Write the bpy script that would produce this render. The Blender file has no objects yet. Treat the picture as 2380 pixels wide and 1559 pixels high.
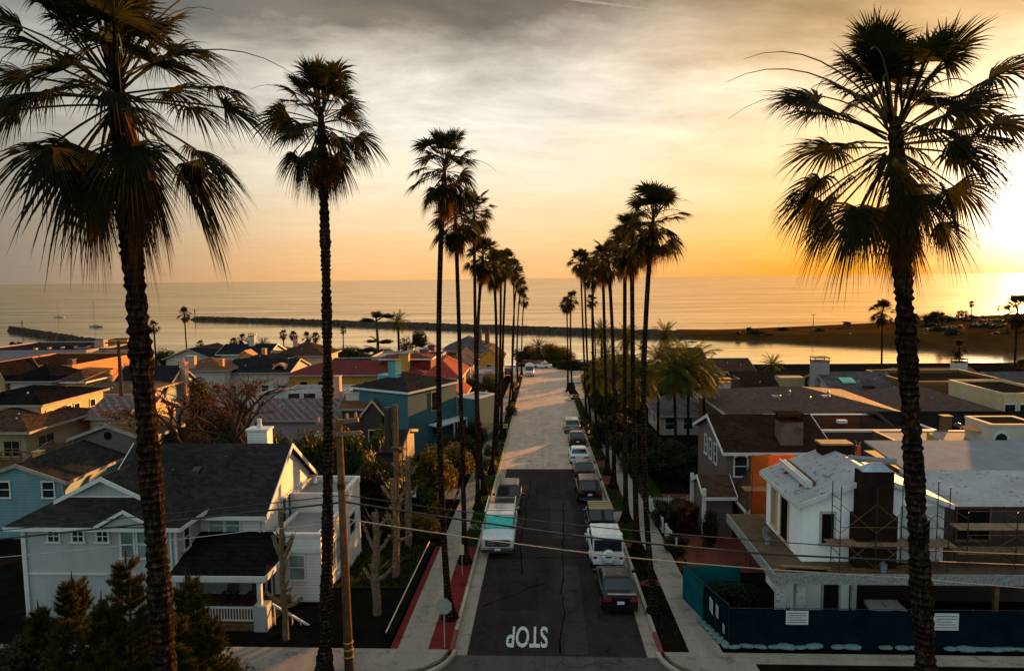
import bpy, bmesh, math, random
from mathutils import Vector, Matrix
R = math.radians
scn = bpy.context.scene
COL = scn.collection

# ---------------------------------------------------------------- camera
CAMZ = 16.1
CAMY = 1.25
SLOPE = 0.0441                       # the street falls towards the sea
cam_d = bpy.data.cameras.new('camera')
cam_d.sensor_width = 36.0
cam_d.lens = 24.0
cam_d.clip_end = 90000.0
cam = bpy.data.objects.new('camera', cam_d)
COL.objects.link(cam)
CAM_ROT = Matrix.Rotation(R(2.49), 3, 'Z') @ Matrix.Rotation(R(90 - 4.79), 3, 'X') @ Matrix.Rotation(R(-0.65), 3, 'Z')
cam.matrix_world = Matrix.Translation((0, CAMY, CAMZ)) @ CAM_ROT.to_4x4()
scn.camera = cam

# ---------------------------------------------------------------- light
SUN_AZ = R(35.2)                      # from +Y towards +X
SUN_EL = R(5.6)
GLOW_EL = R(5.6)
scn.view_settings.view_transform = 'Standard'
scn.view_settings.look = 'None'
scn.view_settings.exposure = 1.3
scn.view_settings.gamma = 1.0

sun_d = bpy.data.lights.new('sun', 'SUN')
sun_d.energy = 4.8
sun_d.angle = R(0.6)
sun_d.color = (1.0, 0.43, 0.105)
sun = bpy.data.objects.new('sun', sun_d)
COL.objects.link(sun)
sdir = Vector((math.sin(SUN_AZ) * math.cos(SUN_EL), math.cos(SUN_AZ) * math.cos(SUN_EL), math.sin(SUN_EL)))
sun.rotation_euler = sdir.to_track_quat('Z', 'Y').to_euler()
sun.location = sdir * 300

world = bpy.data.worlds.new('World')
scn.world = world
world.use_nodes = True
wn = world.node_tree.nodes
wl = world.node_tree.links
wn.clear()

def wnode(t, **kw):
    n = wn.new(t)
    for k, v in kw.items():
        setattr(n, k, v)
    return n

def wmath(op, a, b=None, c=None, clamp=False):
    n = wn.new('ShaderNodeMath')
    n.operation = op
    n.use_clamp = clamp
    for i, x in enumerate((a, b, c)):
        if x is None:
            continue
        if isinstance(x, (int, float)):
            n.inputs[i].default_value = x
        else:
            wl.new(x, n.inputs[i])
    return n.outputs[0]

def wramp(fac, stops, interp='LINEAR'):
    n = wn.new('ShaderNodeValToRGB')
    n.color_ramp.interpolation = interp
    els = n.color_ramp.elements
    while len(els) > 1:
        els.remove(els[-1])
    els[0].position = stops[0][0]
    els[0].color = (*stops[0][1], 1)
    for p, c in stops[1:]:
        e = els.new(p)
        e.color = (*c, 1)
    wl.new(fac, n.inputs[0])
    return n.outputs[0]

def wmix(fac, a, b, mode='MIX'):
    n = wn.new('ShaderNodeMix')
    n.data_type = 'RGBA'
    n.blend_type = mode
    n.clamp_factor = True
    for s, x in ((n.inputs[0], fac), (n.inputs[6], a), (n.inputs[7], b)):
        if isinstance(x, (int, float)):
            s.default_value = x
        elif isinstance(x, tuple):
            s.default_value = (*x, 1)
        else:
            wl.new(x, s)
    return n.outputs[2]

def wrange(x, a, b, c=0.0, d=1.0, smooth=True):
    n = wn.new('ShaderNodeMapRange')
    n.interpolation_type = 'SMOOTHSTEP' if smooth else 'LINEAR'
    n.clamp = True
    wl.new(x, n.inputs[0])
    for i, v in zip((1, 2, 3, 4), (a, b, c, d)):
        n.inputs[i].default_value = v
    return n.outputs[0]

tc = wnode('ShaderNodeTexCoord')
sep = wnode('ShaderNodeSeparateXYZ')
wl.new(tc.outputs['Generated'], sep.inputs[0])
dx, dy, dz = sep.outputs
el = wmath('MULTIPLY', wmath('ARCSINE', dz), 57.2958)                       # degrees
hl = wmath('SQRT', wmath('ADD', wmath('ADD', wmath('MULTIPLY', dx, dx), wmath('MULTIPLY', dy, dy)), 1e-6))
caz = wmath('DIVIDE', wmath('ADD', wmath('MULTIPLY', dx, math.sin(SUN_AZ)), wmath('MULTIPLY', dy, math.cos(SUN_AZ))), hl)
azd = wmath('MULTIPLY', wmath('ARCCOSINE', wmath('MINIMUM', wmath('MAXIMUM', caz, -1.0), 1.0)), 57.2958)
# cloud deck: noise on a flat layer overhead, so streaks close up towards the horizon
den = wmath('ADD', wmath('MAXIMUM', dz, 0.0), 0.10)
cx = wmath('DIVIDE', dx, den)
cy = wmath('DIVIDE', dy, den)
comb = wnode('ShaderNodeCombineXYZ')
wl.new(wmath('ADD', wmath('MULTIPLY', cx, 0.62), wmath('MULTIPLY', cy, 0.30)), comb.inputs[0])
wl.new(wmath('SUBTRACT', wmath('MULTIPLY', cy, 1.0), wmath('MULTIPLY', cx, 0.35)), comb.inputs[1])

def wnoise(vec, scale, detail, rough, dist=0.0, off=(0, 0, 0)):
    m = wnode('ShaderNodeMapping')
    m.inputs['Location'].default_value = off
    wl.new(vec, m.inputs[0])
    n = wnode('ShaderNodeTexNoise')
    n.inputs['Scale'].default_value = scale
    n.inputs['Detail'].default_value = detail
    n.inputs['Roughness'].default_value = rough
    n.inputs['Distortion'].default_value = dist
    wl.new(m.outputs[0], n.inputs[0])
    return n.outputs[0]

cl1 = wnoise(comb.outputs[0], 0.95, 7, 0.55, 0.5, (3.1, 1.7, 0.4))
cl2 = wnoise(comb.outputs[0], 2.7, 7, 0.62, 0.4, (8.3, 5.2, 0.0))
# the height at which the dark upper deck starts wanders with the cloud noise
elw = wmath('ADD', el, wmath('MULTIPLY', wmath('SUBTRACT', cl1, 0.5), wrange(el, 3, 18, 2.0, 16.0)))
elw = wmath('ADD', elw, wmath('MULTIPLY', wmath('SUBTRACT', cl2, 0.5), wrange(el, 3, 18, 1.5, 7.0)))
t = wmath('DIVIDE', wmath('MAXIMUM', elw, 0.0), 40.0, clamp=True)

def E(d):
    return d / 40.0
warm = wramp(t, [(0, (1.0, 0.33, 0.008)), (E(2.5), (1.0, 0.44, 0.06)), (E(8), (0.98, 0.65, 0.31)), (E(13), (0.88, 0.66, 0.42)),
                 (E(16.5), (0.55, 0.34, 0.15)), (E(20.5), (0.25, 0.145, 0.05)), (E(26), (0.22, 0.14, 0.06)), (1, (0.19, 0.15, 0.10))])
mid = wramp(t, [(0, (0.95, 0.50, 0.19)), (E(3), (0.98, 0.62, 0.31)), (E(8), (0.96, 0.82, 0.60)), (E(13), (0.86, 0.81, 0.69)),
                (E(17.5), (0.56, 0.50, 0.41)), (E(20.5), (0.20, 0.165, 0.125)), (E(26), (0.095, 0.09, 0.08)), (1, (0.13, 0.15, 0.15))])
cool = wramp(t, [(0, (0.225, 0.20, 0.165)), (E(4), (0.225, 0.21, 0.175)), (E(9), (0.27, 0.255, 0.21)), (E(14), (0.34, 0.335, 0.295)),
                 (E(18), (0.17, 0.185, 0.18)), (E(22), (0.10, 0.12, 0.125)), (E(28), (0.10, 0.12, 0.13)), (1, (0.13, 0.16, 0.17))])
sky = wmix(wrange(azd, 10, 38), warm, mid)
sky = wmix(wrange(azd, 47, 80), sky, cool)
# thin brighter and darker streaks
cl3 = wnoise(comb.outputs[0], 1.7, 9, 0.62, 0.35, (1.3, 9.1, 2.0))
str_ = wmath('ADD', wmath('MULTIPLY', wmath('SUBTRACT', cl2, 0.5), wrange(el, 1.5, 12, 0.10, 0.45)), wmath('MULTIPLY', wmath('SUBTRACT', cl3, 0.5), wrange(el, 6, 17, 0.05, 2.1)))
gain = wmath('ADD', 1.0, str_)
gc = wnode('ShaderNodeCombineXYZ')
for i in range(3):
    wl.new(gain, gc.inputs[i])
sky = wmix(1.0, sky, gc.outputs[0], 'MULTIPLY')
# the rest of the dome (overhead and behind the camera): blue-green, raised to fill the shade
back = wramp(wmath('DIVIDE', wmath('MAXIMUM', el, 0.0), 90.0, clamp=True), [(0, (0.56, 0.69, 0.71)), (0.35, (0.58, 0.72, 0.75)), (1, (0.45, 0.55, 0.57))])
sky = wmix(wrange(azd, 82, 125), sky, back)
sky = wmix(wrange(el, 27, 55), sky, back)
# glow of the sun behind thin cloud
gx, gy, gz_ = math.sin(SUN_AZ) * math.cos(GLOW_EL), math.cos(SUN_AZ) * math.cos(GLOW_EL), math.sin(GLOW_EL)
cosg = wmath('ADD', wmath('ADD', wmath('MULTIPLY', dx, gx), wmath('MULTIPLY', dy, gy)), wmath('MULTIPLY', dz, gz_))
ang = wmath('MULTIPLY', wmath('ARCCOSINE', wmath('MINIMUM', cosg, 1.0)), 57.2958)
g1 = wmath('EXPONENT', wmath('MULTIPLY', wmath('MULTIPLY', ang, ang), -1.0 / (4.6 ** 2)))
g2 = wmath('EXPONENT', wmath('MULTIPLY', ang, -1.0 / 5.5))
glow = wmix(1.0, wmix(g1, (0, 0, 0), (2.2, 2.0, 1.9)), wmix(g2, (0, 0, 0), (0.36, 0.20, 0.055)), 'ADD')
sky = wmix(1.0, sky, glow, 'ADD')
nish = wnode('ShaderNodeTexSky', sky_type='NISHITA')
nish.sun_disc = False
nish.sun_elevation = SUN_EL
nish.sun_rotation = SUN_AZ
nish.altitude = 40
nish.dust_density = 3.0
bg1 = wnode('ShaderNodeBackground')
wl.new(nish.outputs[0], bg1.inputs[0])
bg1.inputs[1].default_value = 0.04
bg2 = wnode('ShaderNodeBackground')
wl.new(sky, bg2.inputs[0])
bg2.inputs[1].default_value = 0.48
mixs = wnode('ShaderNodeMixShader')
mixs.inputs[0].default_value = 0.88                # cloud cover over the clear sky
wl.new(bg1.outputs[0], mixs.inputs[1])
wl.new(bg2.outputs[0], mixs.inputs[2])
wo = wnode('ShaderNodeOutputWorld')
wl.new(mixs.outputs[0], wo.inputs[0])

# ---------------------------------------------------------------- helpers
FPX = 1586.0                          # focal length in photo units (photo 2379 wide)

def ray(u, v):
    return CAM_ROT @ Vector(((u - 1189.5) / FPX, -(v - 779.5) / FPX, -1.0))

def at(u, v, Y):
    """world point seen at photo position u, v that stands at distance Y along the street"""
    d = ray(u, v)
    k = (Y - CAMY) / d.y
    return Vector((d.x * k, Y, CAMZ + d.z * k))

def XU(u, Y, v=900):
    return at(u, v, Y).x

def gz(y):
    """height of the hillside"""
    if y <= 176:
        return -SLOPE * (y - 30)
    z0 = -SLOPE * 146
    k = min(1.0, (y - 176) / 46.0)
    return z0 + (-25.5 - z0) * (k * k * (3 - 2 * k))

SEAZ = -24.0

def on_sea(u, v, z=SEAZ):
    d = ray(u, v)
    k = (z - CAMZ) / d.z
    return Vector((d.x * k, CAMY + d.y * k, z))

def on_ground(u, v):
    d = ray(u, v)
    k = (SLOPE * (30 - CAMY) - CAMZ) / (d.z + SLOPE * d.y)
    return Vector((d.x * k, CAMY + d.y * k, CAMZ + d.z * k))

class MB:
    def __init__(s):
        s.v = []
        s.f = []
    def add(s, vs, fs):
        o = len(s.v)
        s.v.extend([tuple(p) for p in vs])
        s.f.extend([tuple(i + o for i in f) for f in fs])
        return s
    def box(s, a, b, M=None):
        (x0, y0, z0), (x1, y1, z1) = a, b
        if x0 > x1: x0, x1 = x1, x0
        if y0 > y1: y0, y1 = y1, y0
        if z0 > z1: z0, z1 = z1, z0
        vs = [Vector(p) for p in ((x0, y0, z0), (x1, y0, z0), (x1, y1, z0), (x0, y1, z0), (x0, y0, z1), (x1, y0, z1), (x1, y1, z1), (x0, y1, z1))]
        if M: vs = [M @ p for p in vs]
        return s.add(vs, [(0, 3, 2, 1), (4, 5, 6, 7), (0, 1, 5, 4), (1, 2, 6, 5), (2, 3, 7, 6), (3, 0, 4, 7)])
    def hexa(s, bottom, top):
        return s.add(list(bottom) + list(top), [(0, 3, 2, 1), (4, 5, 6, 7), (0, 1, 5, 4), (1, 2, 6, 5), (2, 3, 7, 6), (3, 0, 4, 7)])
    def slab(s, poly, t, d=Vector((0, 0, -1))):
        """polygon given thickness t along d"""
        n = len(poly)
        P = [Vector(p) for p in poly]
        Q = [p + d * t for p in P]
        return s.add(P + Q, [tuple(range(n)), tuple(range(2 * n - 1, n - 1, -1))] + [(i, i + n, (i + 1) % n + n, (i + 1) % n) for i in range(n)])
    def bar(s, a, b, w, h=None):
        a, b = Vector(a), Vector(b)
        h = h or w
        d = (b - a).normalized()
        up = Vector((0, 0, 1)) if abs(d.z) < 0.95 else Vector((0, 1, 0))
        x = d.cross(up).normalized() * (w / 2)
        y = x.cross(d).normalized() * (h / 2)
        return s.hexa([a - x - y, a + x - y, a + x + y, a - x + y], [b - x - y, b + x - y, b + x + y, b - x + y])
    def tube(s, path, rad, n=8, cap=True):
        P = [Vector(p) for p in path]
        rs = rad if hasattr(rad, '__len__') else [rad] * len(P)
        o = len(s.v)
        x = None
        for i, p in enumerate(P):
            d = (P[min(i + 1, len(P) - 1)] - P[max(i - 1, 0)])
            d = d.normalized() if d.length > 1e-9 else Vector((0, 0, 1))
            if x is None:
                ref = Vector((1, 0, 0)) if abs(d.x) < 0.9 else Vector((0, 1, 0))
                x = (ref - d * ref.dot(d)).normalized()
            else:
                x = (x - d * x.dot(d)).normalized()
            y = d.cross(x)
            for k in range(n):
                a = 2 * math.pi * k / n
                s.v.append(tuple(p + (x * math.cos(a) + y * math.sin(a)) * rs[i]))
        for i in range(len(P) - 1):
            for k in range(n):
                s.f.append((o + i * n + k, o + i * n + (k + 1) % n, o + (i + 1) * n + (k + 1) % n, o + (i + 1) * n + k))
        if cap:
            s.f.append(tuple(o + k for k in reversed(range(n))))
            s.f.append(tuple(o + (len(P) - 1) * n + k for k in range(n)))
        return s
    def lathe(s, prof, c=(0, 0, 0), n=16, axis='z'):
        o = len(s.v)
        c = Vector(c)
        for r, h in prof:
            for k in range(n):
                a = 2 * math.pi * k / n
                q = (r * math.cos(a), r * math.sin(a), h)
                if axis == 'x': q = (h, q[0], q[1])
                if axis == 'y': q = (q[0], h, q[1])
                s.v.append(tuple(c + Vector(q)))
        for i in range(len(prof) - 1):
            for k in range(n):
                s.f.append((o + i * n + k, o + i * n + (k + 1) % n, o + (i + 1) * n + (k + 1) % n, o + (i + 1) * n + k))
        s.f.append(tuple(o + k for k in reversed(range(n))))
        s.f.append(tuple(o + (len(prof) - 1) * n + k for k in range(n)))
        return s
    def mesh(s, name, smooth=False):
        me = bpy.data.meshes.new(name)
        me.from_pydata(s.v, [], s.f)
        me.validate(clean_customdata=False)
        if smooth:
            me.polygons.foreach_set('use_smooth', [True] * len(me.polygons))
        me.update()
        return me
    def obj(s, name, mat, parent=None, smooth=False, bevel=0.0):
        me = s.mesh(name, smooth)
        if bevel:
            bm = bmesh.new()
            bm.from_mesh(me)
            bmesh.ops.remove_doubles(bm, verts=bm.verts, dist=1e-5)
            bmesh.ops.bevel(bm, geom=[e for e in bm.edges if e.calc_face_angle(0) > 0.5], offset=bevel, segments=2, affect='EDGES')
            bm.to_mesh(me)
            bm.free()
        return link(name, me, mat, parent)

def link(name, me, mat, parent=None):
    o = bpy.data.objects.new(name, me)
    COL.objects.link(o)
    if mat is not None and not me.materials:
        me.materials.append(mat)
    if parent is not None:
        o.parent = parent
    return o

def tag(o, label=None, cat=None, group=None, kind=None):
    for k, x in (('label', label), ('category', cat), ('group', group), ('kind', kind)):
        if x: o[k] = x
    return o

def thing(name, label, cat, loc=(0, 0, 0), rz=0.0, group=None, rx=0.0):
    o = bpy.data.objects.new(name, None)
    COL.objects.link(o)
    o.location = loc
    o.rotation_euler = (rx, 0, rz)
    o.empty_display_size = 0.3
    return tag(o, label, cat, group)

def copy_tree(o, parent=None):
    c = o.copy()
    COL.objects.link(c)
    c.parent = parent
    for ch in o.children:
        copy_tree(ch, c)
    return c

# ---------------------------------------------------------------- materials
def newmat(name):
    m = bpy.data.materials.new(name)
    m.use_nodes = True
    nt = m.node_tree
    b = nt.nodes['Principled BSDF']
    return m, nt, b

def N(nt, t, **kw):
    n = nt.nodes.new(t)
    for k, v in kw.items():
        setattr(n, k, v)
    return n

def tnoise(nt, vec, scale, detail=4, rough=0.55, dim=None):
    n = N(nt, 'ShaderNodeTexNoise')
    n.inputs['Scale'].default_value = scale
    n.inputs['Detail'].default_value = detail
    n.inputs['Roughness'].default_value = rough
    if vec is not None: nt.links.new(vec, n.inputs['Vector'])
    return n.outputs[0]

def tmap(nt, vec, scale):
    m = N(nt, 'ShaderNodeMapping')
    m.inputs['Scale'].default_value = scale
    nt.links.new(vec, m.inputs[0])
    return m.outputs[0]

def tramp(nt, fac, stops):
    n = N(nt, 'ShaderNodeValToRGB')
    els = n.color_ramp.elements
    els[0].position, els[0].color = stops[0][0], (*stops[0][1], 1)
    els[1].position, els[1].color = stops[-1][0], (*stops[-1][1], 1)
    for p, c in stops[1:-1]:
        e = els.new(p)
        e.color = (*c, 1)
    nt.links.new(fac, n.inputs[0])
    return n.outputs[0]

def tmix(nt, fac, a, b, mode='MIX'):
    n = N(nt, 'ShaderNodeMix', data_type='RGBA', blend_type=mode)
    for s, x in ((n.inputs[0], fac), (n.inputs[6], a), (n.inputs[7], b)):
        if isinstance(x, (int, float)): s.default_value = x
        elif isinstance(x, tuple): s.default_value = (*x, 1)
        else: nt.links.new(x, s)
    return n.outputs[2]

def tmath(nt, op, a, b=None):
    n = N(nt, 'ShaderNodeMath', operation=op)
    for i, x in enumerate((a, b)):
        if x is None: continue
        if isinstance(x, (int, float)): n.inputs[i].default_value = x
        else: nt.links.new(x, n.inputs[i])
    return n.outputs[0]

def bump(nt, b, h, strength, dist=0.02):
    n = N(nt, 'ShaderNodeBump')
    n.inputs['Strength'].default_value = strength
    n.inputs['Distance'].default_value = dist
    nt.links.new(h, n.inputs['Height'])
    nt.links.new(n.outputs[0], b.inputs['Normal'])

def pos(nt):
    return N(nt, 'ShaderNodeNewGeometry').outputs['Position']

def sc(c, k):
    return tuple(min(1.0, x * k) for x in c)

def plain(name, c, rough=0.7, var=0.25, scale=1.5, metal=0.0, bmp=0.0, bscale=20):
    """a weathered plain surface"""
    m, nt, b = newmat(name)
    p = pos(nt)
    n1 = tnoise(nt, p, scale, 6, 0.65)
    nt.links.new(tramp(nt, n1, [(0.3, sc(c, 1 - var)), (0.7, sc(c, 1 + var))]), b.inputs['Base Color'])
    b.inputs['Roughness'].default_value = rough
    b.inputs['Metallic'].default_value = metal
    if rough > 0.8: b.inputs['Specular IOR Level'].default_value = 0.0
    if bmp:
        bump(nt, b, tnoise(nt, p, bscale, 3), bmp, 0.02)
    return m

def siding(name, c, pitch=0.16, depth=0.6, var=0.14):
    """clapboard: boards lapped along z"""
    m, nt, b = newmat(name)
    p = pos(nt)
    sx = N(nt, 'ShaderNodeSeparateXYZ')
    nt.links.new(p, sx.inputs[0])
    saw = tmath(nt, 'FRACT', tmath(nt, 'DIVIDE', sx.outputs[2], pitch))
    dirt = tramp(nt, tnoise(nt, tmap(nt, p, (1, 1, 0.35)), 1.2, 6, 0.6), [(0.3, sc(c, 1 - var)), (0.7, sc(c, 1 + var * 0.5))])
    gap = tramp(nt, saw, [(0.0, (0.3, 0.3, 0.3)), (0.12, (1, 1, 1))])
    nt.links.new(tmix(nt, 1.0, dirt, gap, 'MULTIPLY'), b.inputs['Base Color'])
    b.inputs['Roughness'].default_value = 0.6
    bump(nt, b, tmath(nt, 'SUBTRACT', 1.0, saw), depth, 0.03)
    return m

def stucco(name, c, var=0.16):
    m, nt, b = newmat(name)
    p = pos(nt)
    n1 = tnoise(nt, tmap(nt, p, (1, 1, 0.45)), 0.9, 7, 0.65)
    nt.links.new(tramp(nt, n1, [(0.3, sc(c, 1 - var)), (0.7, sc(c, 1 + var * 0.6))]), b.inputs['Base Color'])
    b.inputs['Roughness'].default_value = 0.85
    bump(nt, b, tnoise(nt, p, 35, 3), 0.25, 0.01)
    return m

def shingle(name, c, course=0.09, wide=0.30, var=0.26):
    """roof shingles in courses down the slope"""
    m, nt, b = newmat(name)
    p = pos(nt)
    sx = N(nt, 'ShaderNodeSeparateXYZ')
    nt.links.new(p, sx.inputs[0])
    row = tmath(nt, 'DIVIDE', sx.outputs[2], course)
    fr = tmath(nt, 'FRACT', row)
    rid = tmath(nt, 'FLOOR', row)
    across = tmath(nt, 'ADD', tmath(nt, 'ADD', sx.outputs[0], sx.outputs[1]), tmath(nt, 'MULTIPLY', rid, 0.37 * wide))
    tid = tmath(nt, 'FLOOR', tmath(nt, 'DIVIDE', across, wide))
    cb = N(nt, 'ShaderNodeCombineXYZ')
    nt.links.new(tid, cb.inputs[0])
    nt.links.new(rid, cb.inputs[1])
    wnz = N(nt, 'ShaderNodeTexWhiteNoise', noise_dimensions='2D')
    nt.links.new(cb.outputs[0], wnz.inputs[0])
    col = tramp(nt, wnz.outputs[0], [(0.0, sc(c, 1 - var)), (0.5, c), (1.0, sc(c, 1 + var))])
    blot = tramp(nt, tnoise(nt, p, 0.5, 5, 0.6), [(0.3, (0.75, 0.75, 0.75)), (0.7, (1.25, 1.2, 1.15))])
    col = tmix(nt, 1.0, col, blot, 'MULTIPLY')
    gap = tramp(nt, fr, [(0.0, (0.4, 0.4, 0.4)), (0.2, (1, 1, 1))])
    nt.links.new(tmix(nt, 1.0, col, gap, 'MULTIPLY'), b.inputs['Base Color'])
    b.inputs['Roughness'].default_value = 0.85
    b.inputs['Specular IOR Level'].default_value = 0.0
    bump(nt, b, tmath(nt, 'ADD', tmath(nt, 'SUBTRACT', 1.0, fr), tmath(nt, 'MULTIPLY', wnz.outputs[0], 0.5)), 0.6, 0.03)
    return m

def tile(name, c, wide=0.28, course=0.13):
    """barrel roof tiles: ribs down the slope and courses across"""
    m, nt, b = newmat(name)
    p = pos(nt)
    sx = N(nt, 'ShaderNodeSeparateXYZ')
    nt.links.new(p, sx.inputs[0])
    rib = tmath(nt, 'SINE', tmath(nt, 'MULTIPLY', tmath(nt, 'ADD', sx.outputs[0], sx.outputs[1]), 6.2832 / wide))
    fr = tmath(nt, 'FRACT', tmath(nt, 'DIVIDE', sx.outputs[2], course))
    col = tramp(nt, tnoise(nt, p, 2.5, 6, 0.7), [(0.28, sc(c, 0.5)), (0.5, c), (0.72, sc(c, 1.5))])
    sh = tramp(nt, rib, [(0.0, (0.6, 0.6, 0.6)), (0.6, (1, 1, 1))])
    gp = tramp(nt, fr, [(0.0, (0.55, 0.55, 0.55)), (0.18, (1, 1, 1))])
    nt.links.new(tmix(nt, 1.0, tmix(nt, 1.0, col, sh, 'MULTIPLY'), gp, 'MULTIPLY'), b.inputs['Base Color'])
    b.inputs['Roughness'].default_value = 0.8
    b.inputs['Specular IOR Level'].default_value = 0.15
    bump(nt, b, tmath(nt, 'ADD', tmath(nt, 'MULTIPLY', rib, 0.5), tmath(nt, 'SUBTRACT', 1.0, fr)), 0.7, 0.05)
    return m

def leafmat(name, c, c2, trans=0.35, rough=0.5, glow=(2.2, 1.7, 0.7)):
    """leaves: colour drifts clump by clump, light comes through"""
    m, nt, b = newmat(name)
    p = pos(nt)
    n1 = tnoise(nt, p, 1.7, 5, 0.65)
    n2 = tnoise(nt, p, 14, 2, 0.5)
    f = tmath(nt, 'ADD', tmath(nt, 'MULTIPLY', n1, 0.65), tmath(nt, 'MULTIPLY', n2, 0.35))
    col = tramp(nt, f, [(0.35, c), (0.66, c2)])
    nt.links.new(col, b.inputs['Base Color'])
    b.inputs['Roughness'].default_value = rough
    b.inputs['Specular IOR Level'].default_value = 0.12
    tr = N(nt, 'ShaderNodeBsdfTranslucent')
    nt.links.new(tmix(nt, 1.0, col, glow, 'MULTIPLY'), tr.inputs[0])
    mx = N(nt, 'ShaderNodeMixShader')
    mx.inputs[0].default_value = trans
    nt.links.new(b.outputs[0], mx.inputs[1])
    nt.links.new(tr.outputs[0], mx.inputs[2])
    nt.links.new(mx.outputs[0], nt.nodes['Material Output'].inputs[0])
    return m

def glassmat(name, c=(0.012, 0.014, 0.016), rough=0.06):
    m, nt, b = newmat(name)
    p = pos(nt)
    nt.links.new(tramp(nt, tnoise(nt, p, 0.8, 3), [(0.35, sc(c, 0.6)), (0.65, sc(c, 1.6))]), b.inputs['Base Color'])
    b.inputs['Roughness'].default_value = rough
    return m

def paint(name, c, rough=0.25, metal=0.0, coat=0.6):
    m, nt, b = newmat(name)
    p = pos(nt)
    nt.links.new(tramp(nt, tnoise(nt, p, 3, 5, 0.7), [(0.35, sc(c, 0.82)), (0.65, c)]), b.inputs['Base Color'])
    nt.links.new(tmath(nt, 'ADD', tmath(nt, 'MULTIPLY', tnoise(nt, p, 6, 4), 0.25), rough - 0.1), b.inputs['Roughness'])
    b.inputs['Metallic'].default_value = metal
    b.inputs['Coat Weight'].default_value = coat
    b.inputs['Specular IOR Level'].default_value = 0.35
    b.inputs['Coat Roughness'].default_value = 0.12
    return m

def roadmat(name, c, var, crack=False, joints=None, seed=0.0, rough=0.85):
    m, nt, b = newmat(name)
    p = pos(nt)
    base = tramp(nt, tnoise(nt, tmap(nt, p, (1.0, 0.16, 1)), 0.9, 7, 0.65), [(0.3, sc(c, 1 - var)), (0.7, sc(c, 1 + var))])
    fine = tramp(nt, tnoise(nt, p, 30, 3, 0.6), [(0.3, (0.75, 0.75, 0.75)), (0.7, (1.2, 1.2, 1.2))])
    spots = tramp(nt, tnoise(nt, p, 1.3, 4, 0.75), [(0.34, (0.6, 0.58, 0.56)), (0.46, (1, 1, 1))])
    col = tmix(nt, 1.0, tmix(nt, 1.0, base, fine, 'MULTIPLY'), spots, 'MULTIPLY')
    sx = N(nt, 'ShaderNodeSeparateXYZ')
    nt.links.new(p, sx.inputs[0])
    if joints:
        for ax, pit, wd in joints:
            fr = tmath(nt, 'FRACT', tmath(nt, 'DIVIDE', sx.outputs[ax], pit))
            ln = tramp(nt, fr, [(0.0, (0.42, 0.4, 0.38)), (wd / pit, (1, 1, 1))])
            col = tmix(nt, 1.0, col, ln, 'MULTIPLY')
    if crack:
        vo = N(nt, 'ShaderNodeTexVoronoi', feature='DISTANCE_TO_EDGE')
        wv = N(nt, 'ShaderNodeVectorMath', operation='ADD')
        nz = N(nt, 'ShaderNodeTexNoise')
        nz.inputs['Scale'].default_value = 0.8
        nt.links.new(p, nz.inputs[0])
        nt.links.new(p, wv.inputs[0])
        nt.links.new(nz.outputs['Color'], wv.inputs[1])
        nt.links.new(wv.outputs[0], vo.inputs['Vector'])
        vo.inputs['Scale'].default_value = 0.22
        ck = tramp(nt, vo.outputs['Distance'], [(0.0, (0.45, 0.43, 0.42)), (0.006, (1, 1, 1))])
        col = tmix(nt, 1.0, col, ck, 'MULTIPLY')
    nt.links.new(col, b.inputs['Base Color'])
    b.inputs['Roughness'].default_value = rough
    b.inputs['Specular IOR Level'].default_value = 0.05
    bump(nt, b, tnoise(nt, p, 40, 3), 0.25, 0.01)
    return m
# ---------------------------------------------------------------- the setting
rnd = random.Random(7)
M = {}
M['soil'] = plain('soil', (0.007, 0.0065, 0.005), 0.95, 0.5, 0.6, bmp=0.5, bscale=6)
M['lawn'] = plain('lawn', (0.018, 0.030, 0.006), 0.95, 0.45, 1.2, bmp=0.8, bscale=40)
M['grass'] = leafmat('grass', (0.018, 0.032, 0.005), (0.050, 0.070, 0.009), 0.3)
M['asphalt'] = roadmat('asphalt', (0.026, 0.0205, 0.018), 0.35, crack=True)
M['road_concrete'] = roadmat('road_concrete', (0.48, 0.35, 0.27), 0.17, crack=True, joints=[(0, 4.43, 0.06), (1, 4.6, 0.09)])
M['walk'] = roadmat('walk', (0.26, 0.215, 0.18), 0.2, joints=[(1, 1.45, 0.03)])
M['gutter'] = roadmat('gutter', (0.27, 0.22, 0.18), 0.3, crack=True, joints=[(1, 3.1, 0.03)])
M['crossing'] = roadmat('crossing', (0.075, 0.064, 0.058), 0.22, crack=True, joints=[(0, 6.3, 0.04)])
M['kerb'] = roadmat('kerb', (0.36, 0.29, 0.22), 0.3, joints=[(1, 3.1, 0.03)])
M['red_paving'] = roadmat('red_paving', (0.135, 0.016, 0.016), 0.25)
M['brick'] = roadmat('brick', (0.13, 0.034, 0.022), 0.3, joints=[(1, 0.22, 0.02), (0, 0.11, 0.015)])
M['mark'] = plain('road_paint', (0.5, 0.5, 0.47), 0.85, 0.3, 5.0)
nt = M['mark'].node_tree
b = nt.nodes['Principled BSDF']
wr_ = tramp(nt, tnoise(nt, pos(nt), 9, 6, 0.75), [(0.38, (0, 0, 0)), (0.47, (1, 1, 1))])
nt.links.new(tmix(nt, wr_, (0.05, 0.045, 0.04), (0.5, 0.5, 0.47)), b.inputs['Base Color'])
M['redpaint'] = plain('red_paint', (0.17, 0.02, 0.02), 0.8, 0.4, 4.0)
M['rock'] = plain('rock', (0.045, 0.032, 0.023), 0.95, 0.6, 0.25, bmp=1.0, bscale=0.6)
M['sand'] = plain('sand', (0.062, 0.026, 0.006), 0.95, 0.4, 0.03, bmp=0.6, bscale=0.15)

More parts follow.
